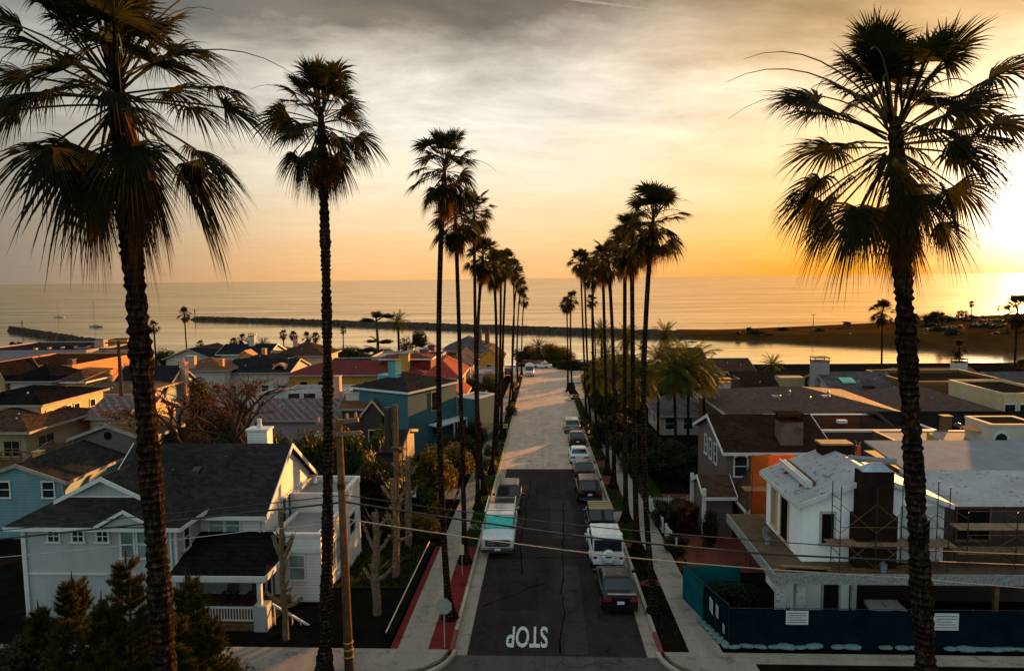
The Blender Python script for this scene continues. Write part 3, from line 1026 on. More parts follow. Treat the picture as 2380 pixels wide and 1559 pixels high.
right_row = [
    (1525, 33.2, 1519, 503, 1.05, 'row_b', 'nearest fan palm of the right street row, rooted beside the black sedan'),
    (1482, 41.6, 1468, 553, 1.0, 'row_a', 'fan palm second in the right street row, beside the white boxy off-roader'),
    (1455, 47.5, 1452, 572, 1.0, 'row_c', 'fan palm third in the right street row, at the pale stepped path'),
    (1425, 56.0, 1412, 598, 1.0, 'row_b', 'fan palm fourth in the right street row'),
    (1412, 60.5, 1400, 606, 0.95, 'row_c', 'fan palm fifth in the right street row, on the red brick path'),
    (1390, 72.0, 1378, 632, 0.9, 'row_a', 'low-crowned fan palm sixth in the right street row'),
    (1372, 84.0, 1358, 612, 1.0, 'row_c', 'fan palm seventh in the right street row'),
    (1362, 92.0, 1348, 604, 1.05, 'row_b', 'fan palm eighth in the right street row, taller than its neighbours'),
    (1383, 150.0, 1374, 697, 0.95, 'far_a', 'small far fan palm behind the right street row'),
    (1330, 119.0, 1327, 694, 0.95, 'far_a', 'right-hand one of the twin fan palms in the kerbed island'),
    (1319, 121.0, 1316, 705, 0.95, 'far_b', 'left-hand one of the twin fan palms in the kerbed island')]
for i, (ub, Y, uc, vc, s, kd, lb) in enumerate(right_row):
    fan_palm(lb, ground_at(ub, Y), at(uc, vc, Y), kd, s * 0.92, (0.128 if i < 9 else 0.12) + rnd.uniform(0, .035), 0.7 + i * 1.7, (rnd.uniform(-.6, .6), rnd.uniform(-.3, .3)), GRR, 30 + i)
# far fan palms
for i, (u, Y, vc, s, kd, lb) in enumerate((
        (428, 150, 728, 0.85, 'far_a', 'lone fan palm above the far left rooftops, before the breakwater tip'),
        (2050, 120, 722, 1.15, 'row_b', 'fan palm above the dark right-hand roofs, just left of the big dark trunk'),
        (2364, 110, 718, 1.35, 'row_c', 'fan palm cut by the right edge, beyond the terrace roofs'),
        (2229, 140, 806, 0.95, 'far_a', 'small fan palm beside the square white chimney'),
        (2372, 128, 850, 0.8, 'far_b', 'short drooping fan palm at the right edge over the spiky hedge'),
        (658, 160, 776, 0.62, 'far_a', 'fan palm on the bluff, left of the pair over the hipped brown roof'),
        (681, 160, 778, 0.62, 'far_b', 'fan palm on the bluff, right of the pair over the hipped brown roof'),
        (713, 156, 782, 0.66, 'far_a', 'squat fan palm left of the two behind the second corner palm trunk'),
        (733, 158, 782, 0.66, 'far_b', 'squat fan palm right of the two behind the second corner palm trunk'),
        (797, 176, 765, 0.55, 'far_a', 'small lone fan palm standing against the channel water'),
        (543, 150, 793, 0.55, 'far_b', 'squat fan palm left end of the low clump over the white house'),
        (562, 150, 786, 0.62, 'far_a', 'squat fan palm second in the low clump over the white house'),
        (582, 152, 788, 0.6, 'far_b', 'squat fan palm right end of the low clump over the white house'),
        (465, 140, 799, 0.5, 'far_a', 'squat fan palm next to the orange-lit chimney'),
        (29, 165, 803, 0.62, 'far_b', 'left one of two squat fan palms by the short breakwater'),
        (47, 166, 804, 0.62, 'far_a', 'right one of two squat fan palms by the short breakwater'),
        (1492, 158, 801, 0.55, 'far_a', 'small fan palm between the date palms over the channel'),
        (357, 120, 757, 0.6, 'far_a', 'fan palm half hidden behind the nearest trunk'))):
    tp = at(u, vc, Y)
    fan_palm(lb, (tp.x + rnd.uniform(-.3, .3), Y, gz(Y)), tp, kd, s * 1.1, 0.16, i * 0.9, (0, 0), None, 60 + i)
# palms on the far spit
for i, (u, v, vb, s, kd, lb) in enumerate((
        (2125, 740, 779, 1.5, 'far_a', 'open-headed palm on the spit, first right of the big dark trunk'),
        (2189, 735, 779, 1.2, 'far_b', 'palm on the spit just right of the round bushy tree'),
        (2227, 729, 752, 0.9, 'far_a', 'left of the three close palms on the spit'),
        (2234, 727, 752, 0.9, 'far_b', 'middle of the three close palms on the spit'),
        (2243, 728, 754, 0.9, 'far_a', 'right of the three close palms on the spit'),
        (2257, 705, 748, 0.95, 'far_b', 'tallest slim palm on the spit'),
        (2283, 737, 750, 0.7, 'far_a', 'low palm on the spit right of the tallest one'),
        (2289, 738, 750, 0.7, 'far_b', 'low twin palm on the spit next to another, right of the tallest one'),
        (2321, 715, 738, 0.8, 'far_a', 'palm on the skyline of the spit nearest the right edge'))):
    b_ = on_sea(u, vb, SEAZ + 2)
    tp = at(u, v, b_.y)
    fan_palm(lb, b_ - Vector((0, 0, 1.2)), tp, kd, s * 1.5, 0.3, i * 1.1, (0, 0), 'palms on the spit', 90 + i)

# feather palms
M['feather'] = leafmat('feather', (0.012, 0.020, 0.003), (0.060, 0.070, 0.008), 0.35, 0.7)
M['skirt'] = leafmat('skirt', (0.20, 0.085, 0.018), (0.42, 0.19, 0.04), 0.3, 0.8)

def feather_crown(seed, nf, L, pairs, lowdeg, leaf, sag):
    rg = random.Random(seed)
    mb = MB()
    for i in range(nf):
        t = (i + 0.5) / nf
        e = R(80 - (80 - lowdeg) * t + rg.uniform(-8, 8))
        a = i * 2.39996 + rg.uniform(-.2, .2)
        d = Vector((math.cos(a) * math.cos(e), math.sin(a) * math.cos(e), math.sin(e)))
        side = Vector((-math.sin(a), math.cos(a), 0))
        q = Vector((math.cos(a) * .15, math.sin(a) * .15, 0.2 * (1 - t)))
        ln = L * rg.uniform(0.85, 1.1)
        n = pairs
        prev = q
        for j in range(n):
            d = (d + Vector((0, 0, -sag * (0.35 + j / n)))).normalized()
            nq = q + d * ln / n
            up = side.cross(d)
            mb.add([q - side * 0.03, q + side * 0.03, nq + side * 0.025, nq - side * 0.025], [(0, 1, 2, 3)])
            if j > 1:
                w = leaf * math.sin(math.pi * (0.12 + 0.86 * j / n)) ** 0.6
                for s in (-1, 1):
                    tip = q + (side * s * 0.78 + d * 0.5 + up * 0.12).normalized() * w * rg.uniform(.85, 1.1) + Vector((0, 0, -w * 0.35 * rg.uniform(0.5, 1.3)))
                    b2 = q + d * (ln / n * 0.75)
                    mb.add([q, b2, tip], [(0, 1, 2)])
            q = nq
    return mb.mesh('fronds')

FE = [feather_crown(71, 40, 3.4, 38, -48, 0.85, 0.04), feather_crown(73, 34, 3.2, 36, -46, 0.95, 0.055), feather_crown(79, 46, 3.3, 34, -62, 0.66, 0.036)]
def feather_palm(name, label, base, top, var, size, r, rot, skirt=False, group=None, seed=1):
    base, top = Vector(base), Vector(top)
    t = thing(name, label, 'palm tree', base, 0, group)
    link('trunk', palm_trunk(top.z - base.z, r, r * 0.9, Vector((top.x - base.x, top.y - base.y, 0)), Vector((0, 0, 0)), seed, False), M['bark'], t)
    o = link('crown', FE[var], M['feather'], t)
    o.location = top - base
    o.rotation_euler = (0, 0, rot)
    o.scale = (size,) * 3
    if skirt:
        rg = random.Random(seed)
        mb = MB()
        for k in range(420):
            a = rg.uniform(0, 6.283)
            rr = rg.uniform(0.05, 0.75)
            z0 = rg.uniform(-1.1, -0.3)
            ln = rg.uniform(0.6, 1.3)
            q = Vector((math.cos(a) * rr, math.sin(a) * rr, z0))
            e = q + Vector((math.cos(a) * 0.2, math.sin(a) * 0.2, -ln))
            s_ = Vector((-math.sin(a), math.cos(a), 0)) * 0.03
            mb.add([q - s_, q + s_, e], [(0, 1, 2)])
        s2 = mb.obj('dead_fronds', M['skirt'], t)
        s2.location = top - base
        s2.scale = (size,) * 3
    return t
GK = 'feather palms in the right-hand front gardens'
for i, (u, v, Y, s, sk, lb) in enumerate((
        (1398, 868, 82, 0.85, 0, 'feather palm at the street end of the garden clump, behind the parked cars'),
        (1442, 862, 78, 0.9, 0, 'feather palm second from the street in the garden clump'),
        (1496, 872, 70, 0.85, 0, 'feather palm in the middle of the garden clump, without a skirt'),
        (1566, 872, 62, 0.85, 1, 'feather palm with a golden skirt of dead fronds, left of the two'),
        (1600, 848, 64, 0.95, 1, 'feather palm with a golden skirt of dead fronds, right of the two'),
        (1634, 880, 66, 0.75, 0, 'feather palm hanging over the white gable at the edge of the clump'),
        (1530, 838, 74, 0.8, 0, 'bushy feather palm at the back of the garden clump'),
        (1468, 915, 66, 0.6, 0, 'low feather palm under the garden clump'))):
    tp = at(u, v, Y)
    feather_palm('feather_palm', lb, (tp.x + (0.3 if i % 2 else 0), Y, gz(Y)), tp, 1 if i % 2 else 0, s, 0.15, i * 0.8, sk, GK, 120 + i)
GD = 'date palms on the bluff'
for i, (u, v, Y, s, lb) in enumerate((
        (1546, 778, 132, 0.98, 'big date palm over the right-hand roofs, standing out against the channel'),
        (1457, 786, 138, 1.0, 'date palm between the right-hand street palms, in the middle of the bluff row'),
        (1398, 772, 150, 1.0, 'date palm on the bluff nearest the street'),
        (1410, 822, 140, 0.9, 'lower date palm in front of the bluff row'),
        (1251, 806, 172, 0.85, 'small date palm at the end of the street'),
        (925, 748, 165, 0.95, 'dark date palm between the flat-topped cypress and the round tree'),
        (1795, 848, 120, 0.7, 'small feathery palm peeping over the dark brown roof'),
        (612, 800, 150, 0.6, 'low bushy date palm before the channel on the left'))):
    tp = at(u, v, Y)
    feather_palm('date_palm', lb, (tp.x, Y, gz(Y)), tp, 2, s, 0.32, i * 1.1, False, GD, 140 + i)
# ---------------------------------------------------------------- houses
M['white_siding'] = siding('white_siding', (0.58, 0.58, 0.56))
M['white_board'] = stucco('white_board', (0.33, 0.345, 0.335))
M['white_stucco'] = stucco('white_stucco', (0.43, 0.385, 0.335))
M['old_trim'] = plain('old_trim', (0.26, 0.215, 0.175), 0.7, 0.3, 2)
M['trim'] = plain('white_trim', (0.52, 0.52, 0.50), 0.55, 0.12, 3)
M['cream'] = stucco('cream', (0.56, 0.40, 0.22))
M['ochre'] = stucco('ochre', (0.44, 0.235, 0.03))
M['tan'] = stucco('tan', (0.32, 0.23, 0.13))
M['olive'] = stucco('olive', (0.12, 0.066, 0.018))
M['teal_siding'] = siding('teal_siding', (0.10, 0.21, 0.22), 0.18)
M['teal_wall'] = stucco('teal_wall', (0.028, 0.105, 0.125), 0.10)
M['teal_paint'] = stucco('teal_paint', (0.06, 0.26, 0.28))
M['pink'] = stucco('pink', (0.45, 0.25, 0.19))
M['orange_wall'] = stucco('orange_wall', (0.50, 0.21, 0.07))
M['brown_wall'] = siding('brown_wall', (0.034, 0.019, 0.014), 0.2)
M['grey_siding'] = siding('grey_siding', (0.095, 0.070, 0.060), 0.2)
M['mauve'] = stucco('mauve', (0.28, 0.22, 0.24))
M['dark_shingle'] = shingle('dark_shingle', (0.026, 0.0235, 0.022))
M['black_shingle'] = shingle('black_shingle', (0.010, 0.009, 0.009))
M['brown_shingle'] = shingle('brown_shingle', (0.062, 0.035, 0.024))
M['umber_shingle'] = shingle('umber_shingle', (0.030, 0.016, 0.011))
M['grey_shingle'] = shingle('grey_shingle', (0.085, 0.072, 0.074))
M['slate_shingle'] = shingle('slate_shingle', (0.019, 0.018, 0.021))
M['tan_roof'] = plain('tan_roof', (0.105, 0.07, 0.043), 0.9, 0.3, 1.2, bmp=0.4)
M['red_tile'] = tile('red_tile', (0.16, 0.022, 0.018))
M['bright_tile'] = tile('bright_tile', (0.34, 0.048, 0.024))
M['rust_tile'] = tile('rust_tile', (0.17, 0.065, 0.032))
M['mauve_tile'] = tile('mauve_tile', (0.16, 0.105, 0.105), 0.9, 0.16)
M['clay_tile'] = tile('clay_tile', (0.105, 0.054, 0.043))
M['membrane'] = plain('membrane', (0.17, 0.175, 0.19), 0.8, 0.2, 1.0, bmp=0.3, bscale=5)
M['glass'] = glassmat('glass')
M['blind'] = glassmat('blind', (0.12, 0.19, 0.19), 0.25)
M['dark'] = plain('dark_opening', (0.008, 0.008, 0.008), 0.9, 0.3, 2)
M['brick_dark'] = roadmat('brick_dark', (0.022, 0.012, 0.009), 0.35, joints=[(2, 0.085, 0.012)])
M['brick_brown'] = roadmat('brick_brown', (0.16, 0.085, 0.055), 0.35, joints=[(2, 0.085, 0.012)])
M['block_grey'] = roadmat('block_grey', (0.14, 0.105, 0.09), 0.2, joints=[(2, 0.1, 0.008)])
M['metal'] = plain('metal', (0.35, 0.34, 0.33), 0.45, 0.3, 3, metal=0.7)
M['dark_metal'] = plain('dark_metal', (0.03, 0.028, 0.027), 0.5, 0.3, 3, metal=0.5)
M['wood'] = plain('wood', (0.20, 0.115, 0.055), 0.8, 0.45, 5, bmp=0.4)
M['old_wood'] = plain('old_wood', (0.14, 0.075, 0.035), 0.85, 0.5, 4, bmp=0.5)
M['skylight'] = glassmat('skylight', (0.10, 0.34, 0.22), 0.15)
M['skyglass'] = glassmat('skyglass', (0.30, 0.36, 0.42), 0.12)
UP = Vector((0, 0, 1))

def roof_slabs(mb, polys, t=0.16):
    for P in polys:
        mb.slab([Vector(q) + UP * t for q in P], t)

def vol(root, x0, y0, z0, W, D, H, kind, rise, wall, roof, oh=0.4, trim='trim', skirt=1.2, dutch=0.0):
    """a block of a house: walls up to H with their gables, and its roof"""
    x1, y1, zt = x0 + W, y0 + D, z0 + H
    w, r, f = MB(), MB(), MB()
    xm, ym = (x0 + x1) / 2, (y0 + y1) / 2
    e = 0.003
    if kind == 'gx':
        s = rise / (D / 2)
        lo = oh * s
        w.add([(x0, y0, z0 - skirt), (x1, y0, z0 - skirt), (x1, y1, z0 - skirt), (x0, y1, z0 - skirt), (x0, y0, zt), (x1, y0, zt), (x1, y1, zt), (x0, y1, zt), (x0, ym, zt + rise), (x1, ym, zt + rise)],
              [(0, 1, 5, 4), (2, 3, 7, 6), (1, 2, 6, 9, 5), (3, 0, 4, 8, 7), (4, 5, 9, 8), (6, 7, 8, 9), (3, 2, 1, 0)])
        xa, xb = x0 - oh * .7, x1 + oh * .7
        roof_slabs(r, [[(xa, y0 - oh, zt - lo + e), (xb, y0 - oh, zt - lo + e), (xb, ym, zt + rise + e), (xa, ym, zt + rise + e)],
                       [(xb, y1 + oh, zt - lo + e), (xa, y1 + oh, zt - lo + e), (xa, ym, zt + rise + e), (xb, ym, zt + rise + e)]])
        for xx, sg in ((xa, -1), (xb, 1)):
            for ya in (y0 - oh, y1 + oh):
                f.slab([(xx, ya, zt - lo + .18), (xx, ym, zt + rise + .18), (xx, ym, zt + rise - .06), (xx, ya, zt - lo - .06)], 0.05, Vector((sg, 0, 0)))
        f.box((xa, y0 - oh - .05, zt - lo - .06), (xb, y0 - oh - .003, zt - lo + .14))
        f.box((xa, y1 + oh + .003, zt - lo - .06), (xb, y1 + oh + .05, zt - lo + .14))
    elif kind == 'gy':
        s = rise / (W / 2)
        lo = oh * s
        w.add([(x0, y0, z0 - skirt), (x1, y0, z0 - skirt), (x1, y1, z0 - skirt), (x0, y1, z0 - skirt), (x0, y0, zt), (x1, y0, zt), (x1, y1, zt), (x0, y1, zt), (xm, y0, zt + rise), (xm, y1, zt + rise)],
              [(0, 1, 5, 8, 4), (2, 3, 7, 9, 6), (1, 2, 6, 5), (3, 0, 4, 7), (5, 6, 9, 8), (7, 4, 8, 9), (3, 2, 1, 0)])
        ya, yb = y0 - oh * .8, y1 + oh * .8
        roof_slabs(r, [[(x0 - oh, yb, zt - lo + e), (x0 - oh, ya, zt - lo + e), (xm, ya, zt + rise + e), (xm, yb, zt + rise + e)],
                       [(x1 + oh, ya, zt - lo + e), (x1 + oh, yb, zt - lo + e), (xm, yb, zt + rise + e), (xm, ya, zt + rise + e)]])
        for yy, sg in ((ya, -1), (yb, 1)):
            for xx in (x0 - oh, x1 + oh):
                f.slab([(xx, yy, zt - lo + .18), (xm, yy, zt + rise + .18), (xm, yy, zt + rise - .06), (xx, yy, zt - lo - .06)], 0.05, Vector((0, sg, 0)))
        f.box((x0 - oh - .05, ya, zt - lo - .06), (x0 - oh - .003, yb, zt - lo + .14))
        f.box((x1 + oh + .003, ya, zt - lo - .06), (x1 + oh + .05, yb, zt - lo + .14))
    elif kind == 'hip':
        w.box((x0, y0, z0 - skirt), (x1, y1, zt))
        xa, xb, ya, yb = x0 - oh, x1 + oh, y0 - oh, y1 + oh
        hw = min(xb - xa, yb - ya) / 2
        zr = zt + rise
        if xb - xa > yb - ya: A, B = (xa + hw, ym, zr), (xb - hw, ym, zr)
        else: A, B = (xm, ya + hw, zr), (xm, yb - hw, zr)
        c = [(xa, ya, zt + e), (xb, ya, zt + e), (xb, yb, zt + e), (xa, yb, zt + e)]
        if xb - xa > yb - ya:
            P = [[c[0], c[1], B, A], [c[1], c[2], B], [c[2], c[3], A, B], [c[3], c[0], A]]
        else:
            P = [[c[0], c[1], A], [c[1], c[2], B, A], [c[2], c[3], B], [c[3], c[0], A, B]]
        roof_slabs(r, P)
        for a, b2 in (((xa, ya - .05, 0), (xb, ya - .003, 0)), ((xa, yb + .003, 0), (xb, yb + .05, 0)), ((xa - .05, ya, 0), (xa - .003, yb, 0)), ((xb + .003, ya, 0), (xb + .05, yb, 0))):
            f.box((a[0], a[1], zt - .06), (b2[0], b2[1], zt + .15))
    elif kind == 'dutch':
        w.box((x0, y0, z0 - skirt), (x1, y1, zt))
        xa, xb, ya, yb = x0 - oh, x1 + oh, y0 - oh, y1
        zr = zt + rise
        s = rise / (xm - xa)
        yg = ya + dutch
        k = 0.52
        zg = zt + rise * k
        xl, xr = xa + (xm - xa) * k, xb - (xm - xa) * k
        roof_slabs(r, [[(xa, yb, zt + e), (xa, ya, zt + e), (xl, yg, zg + e), (xm, yg - .35, zr + e), (xm, yb, zr + e)],
                       [(xb, ya, zt + e), (xb, yb, zt + e), (xm, yb, zr + e), (xm, yg - .35, zr + e), (xr, yg, zg + e)],
                       [(xa, ya, zt + e), (xb, ya, zt + e), (xr, yg, zg + e), (xl, yg, zg + e)]])
        w.add([(xl, yg - .02, zg + .1), (xr, yg - .02, zg + .1), (xm, yg - .02, zr + .1)], [(0, 1, 2)])
        for xx in (xl - .35, xr + .35):
            zz = zg + .16 - .35 * s
            f.slab([(xx, yg - .33, zz + .04), (xm, yg - .38, zr + .2), (xm, yg - .38, zr - .02), (xx, yg - .33, zz - .16)], 0.06, Vector((0, -1, 0)))
        f.box((xl, yg - .09, zg + .1), (xr, yg - .04, zg + .18))
        f.box((xa, ya - .05, zt - .06), (xb, ya - .003, zt + .12))
        f.box((xb + .003, ya, zt - .06), (xb + .05, yb, zt + .12))
        f.box((xa - .05, ya, zt - .06), (xa - .003, yb, zt + .12))
    elif kind == 'flat':
        w.box((x0, y0, z0 - skirt), (x1, y1, zt))
        r.box((x0 + .22, y0 + .22, zt + .003), (x1 - .22, y1 - .22, zt + .06))
        p_ = max(0.08, rise)
        f.box((x0 - .04, y0 - .04, zt - .02), (x1 + .04, y0 + .2, zt + p_))
        f.box((x0 - .04, y1 - .2, zt - .02), (x1 + .04, y1 + .04, zt + p_))
        f.box((x0 - .04, y0 + .203, zt - .02), (x0 + .2, y1 - .203, zt + p_))
        f.box((x1 - .2, y0 + .203, zt - .02), (x1 + .04, y1 - .203, zt + p_))
    elif kind == 'shed':
        w.add([(x0, y0, z0 - skirt), (x1, y0, z0 - skirt), (x1, y1, z0 - skirt), (x0, y1, z0 - skirt), (x0, y0, zt), (x1, y0, zt), (x1, y1, zt + rise), (x0, y1, zt + rise)],
              [(0, 1, 5, 4), (2, 3, 7, 6), (1, 2, 6, 5), (3, 0, 4, 7), (4, 5, 6, 7), (3, 2, 1, 0)])
        s = rise / D
        roof_slabs(r, [[(x0 - oh, y0 - oh, zt - oh * s + e), (x1 + oh, y0 - oh, zt - oh * s + e), (x1 + oh, y1, zt + rise + e), (x0 - oh, y1, zt + rise + e)]])
        f.box((x0 - oh, y0 - oh - .05, zt - oh * s - .06), (x1 + oh, y0 - oh - .003, zt - oh * s + .14))
    w.obj('wall', M[wall], root)
    r.obj('roof', M[roof], root)
    if f.v: f.obj('trim', M[trim], root)

def win(root, face, a, y, z, w, h, style='double', fr='trim', gl='glass', name='window'):
    """window in a wall plane; a = centre along the wall, y = the plane's coordinate, z = centre height (local)"""
    f, g = MB(), MB()
    t = 0.09
    def B(mb, a0, a1, z0, z1, d0, d1):
        if face == 'S': mb.box((a0, y - d1, z0), (a1, y - d0, z1))
        if face == 'N': mb.box((a0, y + d0, z0), (a1, y + d1, z1))
        if face == 'E': mb.box((y + d0, a0, z0), (y + d1, a1, z1))
        if face == 'W': mb.box((y - d1, a0, z0), (y - d0, a1, z1))
    x0, x1, z0, z1 = a - w / 2, a + w / 2, z - h / 2, z + h / 2
    B(g, x0, x1, z0, z1, 0.004, 0.025)
    B(f, x0 - t, x0, z0, z1, 0.003, 0.07)
    B(f, x1, x1 + t, z0, z1, 0.003, 0.07)
    B(f, x0 - t, x1 + t, z1, z1 + t * 1.2, 0.003, 0.085)
    B(f, x0 - t * 1.5, x1 + t * 1.5, z0 - t, z0, 0.003, 0.11)
    if style == 'double': B(f, x0, x1, z - .025, z + .025, 0.026, 0.05)
    if style == 'cross':
        B(f, x0, x1, z - .025, z + .025, 0.026, 0.05)
        B(f, a - .025, a + .025, z0, z1, 0.027, 0.052)
    if style == 'grid':
        for k in (1, 2): B(f, x0, x1, z0 + h * k / 3 - .02, z0 + h * k / 3 + .02, 0.026, 0.05)
        for k in (1, 2): B(f, x0 + w * k / 3 - .02, x0 + w * k / 3 + .02, z0, z1, 0.027, 0.052)
    o = f.obj(name, M[fr], root)
    g.obj('pane', M[gl], o)
    return o

def chimney(root, x, y, z0, z1, w, d, mat, cap='dark_metal', style='cap', name='chimney'):
    c = MB().box((x - w / 2, y - d / 2, z0), (x + w / 2, y + d / 2, z1)).obj(name, M[mat], root)
    k = MB()
    k.box((x - w / 2 - .07, y - d / 2 - .07, z1 + .003), (x + w / 2 + .07, y + d / 2 + .07, z1 + .1))
    if style == 'cap':
        for sx in (-1, 1):
            for sy in (-1, 1):
                k.box((x + sx * (w / 2 - .06) - .04, y + sy * (d / 2 - .06) - .04, z1 + .1), (x + sx * (w / 2 - .06) + .04, y + sy * (d / 2 - .06) + .04, z1 + .42))
        k.box((x - w / 2 - .1, y - d / 2 - .1, z1 + .42), (x + w / 2 + .1, y + d / 2 + .1, z1 + .5))
    elif style == 'pot':
        k.lathe([(.13, z1 + .1), (.15, z1 + .25), (.11, z1 + .3), (.13, z1 + .6), (.1, z1 + .62)], (x, y, 0), 10)
    k.obj('cap', M[cap], c)
    return c

def vents(root, pts, r=0.06, h=0.5):
    for x, y, z in pts:
        MB().lathe([(r, 0), (r, h), (r * 1.7, h + .02), (r * 1.7, h + .1), (r * .5, h + .16)], (x, y, z), 8).obj('vent_pipe', M['metal'], root)

def hpx(name, label, uL, uR, vE, Y, D, kind, rise, wall, roof, group=None, oh=0.4, trim='old_trim', rot=0.0, cat='house', wins=(), minH=2.2):
    """house whose street-side face spans uL..uR with its eaves seen at vE, standing at distance Y"""
    pL, pR = at(uL, vE, Y), at(uR, vE, Y)
    zE = (pL.z + pR.z) / 2
    base = gz(Y)
    H = max(minH, zE - base)
    root = thing(name, label, cat, (pL.x, Y, base), rot, group)
    W = pR.x - pL.x
    vol(root, 0, 0, 0, W, D, H, kind, rise, wall, roof, oh, trim, skirt=1.0 + D * SLOPE)
    rgv = random.Random(int(uL * 7 + Y))
    if kind in ('gx', 'hip') and W > 4:
        for _ in range(2):
            fx, fy = rgv.uniform(.25, .75), rgv.uniform(.12, .3)
            MB().lathe([(.05, -.2), (.05, .35), (.09, .36), (.08, .45), (.02, .5)], (W * fx, D * fy, H + rise * fy * 2 * .9), 7).obj('vent_pipe', M['metal'], root)
    for sx in (.06, W - .14):
        MB().box((sx, -.09, -.3), (sx + .08, -.01, H - .05)).obj('downpipe', M[trim], root)
    root['_W'] = W
    root['_D'] = D
    root['_H'] = H
    for f, n, zf, w, h in wins:
        L = W if f in 'SN' else D
        for i in range(n):
            a = L * (i + 0.5) / n
            win(root, f, a, {'S': 0, 'N': D, 'E': W, 'W': 0}[f], H * zf, w, h, 'double' if h > .8 else 'none')
    return root

# ---- big white corner house on the left
LX, LY, LZ = -24.9, 32.0, gz(33.5)
wh = thing('corner_house', 'large white clapboard corner house with dark shingle roofs, porch and sunlit gable end', 'house', (LX, LY, LZ))
vol(wh, 2.5, 2.3, 0, 8.3, 6.8, 4.75, 'gx', 2.42, 'white_siding', 'dark_shingle', 0.45)
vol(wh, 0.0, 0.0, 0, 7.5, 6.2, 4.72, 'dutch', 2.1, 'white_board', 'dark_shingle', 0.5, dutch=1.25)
# small gablet over the wing window
g_ = MB()
gx_, gy_, gz0 = 5.5, -0.62, 4.93
g_.slab([(gx_ - 1.15, gy_, gz0), (gx_ + 1.15, gy_, gz0), (gx_, gy_, gz0 + .62)], 0.6, Vector((0, 1, 0)))
g_.obj('gablet', M['white_board'], wh)
g_ = MB()
for sg in (-1, 1):
    g_.slab([(gx_ + sg * 1.4, gy_ - .16, gz0 + .0), (gx_, gy_ - .16, gz0 + .76), (gx_, gy_ + 1.7, gz0 + .76), (gx_ + sg * 1.4, gy_ + .4, gz0 + .0)], 0.09, UP)
g_.obj('gablet_roof', M['dark_shingle'], wh)
g_ = MB()
for sg in (-1, 1):
    g_.slab([(gx_ + sg * 1.42, gy_ - .17, gz0 + .09), (gx_, gy_ - .17, gz0 + .86), (gx_, gy_ - .17, gz0 + .70), (gx_ + sg * 1.42, gy_ - .17, gz0 - .08)], 0.05, Vector((0, -1, 0)))
g_.obj('trim', M['trim'], wh)
# corner boards, belt course
g_ = MB()
for x in (0.0, 7.5):
    g_.box((x - .06, -.06, -1), (x + .06, -.003, 4.66))
g_.box((-.02, -.07, 2.35), (7.52, -.004, 2.45))
g_.box((10.74, 2.235, 0.5), (10.86, 2.297, 4.7))
g_.obj('trim', M['trim'], wh)
for x in (1.55, 2.75, 3.95): win(wh, 'S', x, 0, 4.25, .5, .5, 'cross')
for x in (5.15, 5.95, 6.7): win(wh, 'S', x, 0, 3.85, .58, 1.25, 'double', gl='blind')
for x in (8.35, 9.2): win(wh, 'S', x, 2.3, 3.95, .68, 1.15, 'double', gl='blind')
win(wh, 'E', .9, 7.5, 3.9, .5, 1.1)
for a, z, h in ((4.9, 3.7, 1.6), (5.7, 3.7, 1.6), (7.3, 3.75, 1.4)): win(wh, 'E', a, 10.8, z, .5, h, 'double')
MB().lathe([(.01, 0), (.2, 0.01), (.2, .06), (.01, .07)], (10.81, 5.7, 6.35), 14, 'x').obj('attic_vent', M['trim'], wh)
# lamp under the gable
lm = MB().lathe([(.02, .3), (.05, .28), (.16, .05), (.14, 0)], (11.35, 8.6, 4.2), 10).obj('lamp', M['trim'], wh)
chimney(wh, 8.65, 7.3, 5.5, 7.75, 1.15, .8, 'white_siding', 'trim', 'pot')
# side annexe with flat roofs
vol(wh, 10.8, 5.9, 0, 3.0, 3.4, 4.1, 'flat', .35, 'white_siding', 'membrane')
vol(wh, 11.2, 2.35, 0, 2.45, 3.55, 3.35, 'flat', .16, 'white_siding', 'membrane')
g_ = MB()
g_.box((11.14, 2.24, 2.55), (13.72, 2.31, 2.75))
g_.box((13.653, 2.31, 2.55), (13.73, 5.9, 2.75))
g_.obj('trim', M['trim'], wh)
win(wh, 'S', 12.4, 2.35, 1.75, .75, 1.25, 'double', gl='blind')
for a in (3.1, 4.1, 5.1): win(wh, 'E', a, 13.65, 1.6, .7, 1.5, 'grid')
win(wh, 'E', 7.4, 13.8, 2.2, 1.1, 1.2)
# porch
pr_ = MB()
pr_.slab([(7.55, -.9, 2.62), (12.1, -.9, 2.62), (11.2, 2.27, 3.5), (7.55, 2.27, 3.5)], 0.14, UP)
pr_.slab([(12.1, -.9, 2.62), (12.1, 2.3, 2.62), (11.2, 2.27, 3.5)], 0.14, UP)
pr_.obj('porch_roof', M['black_shingle'], wh)
g_ = MB()
g_.box((7.55, -.97, 2.48), (12.15, -.903, 2.74))
g_.box((12.103, -.9, 2.48), (12.17, 2.3, 2.74))
g_.box((7.6, -.8, 2.36), (12.0, -.66, 2.52))
g_.obj('trim', M['trim'], wh)
MB().box((7.52, -.85, -.9), (12.05, 2.28, .35)).obj('porch_floor', M['old_wood'], wh)
for x in (7.75, 11.75):
    MB().box((x - .1, -.82, .353), (x + .1, -.62, 2.36)).obj('porch_post', M['trim'], wh)
MB().box((11.5, -.95, -.9), (12.1, -.3, 1.3)).obj('pedestal', M['white_board'], wh)
rl = MB()
rl.box((7.86, -.76, 1.1), (11.48, -.69, 1.18))
rl.box((7.86, -.76, .5), (11.48, -.69, .56))
for i in range(26): rl.box((7.95 + i * .137, -.745, .56), (7.99 + i * .137, -.705, 1.1))
for q in range(5): rl.box((12.15 + q * .42, -.2, -.6), (12.2 + q * .42, -.15, 1.05 - q * .25))
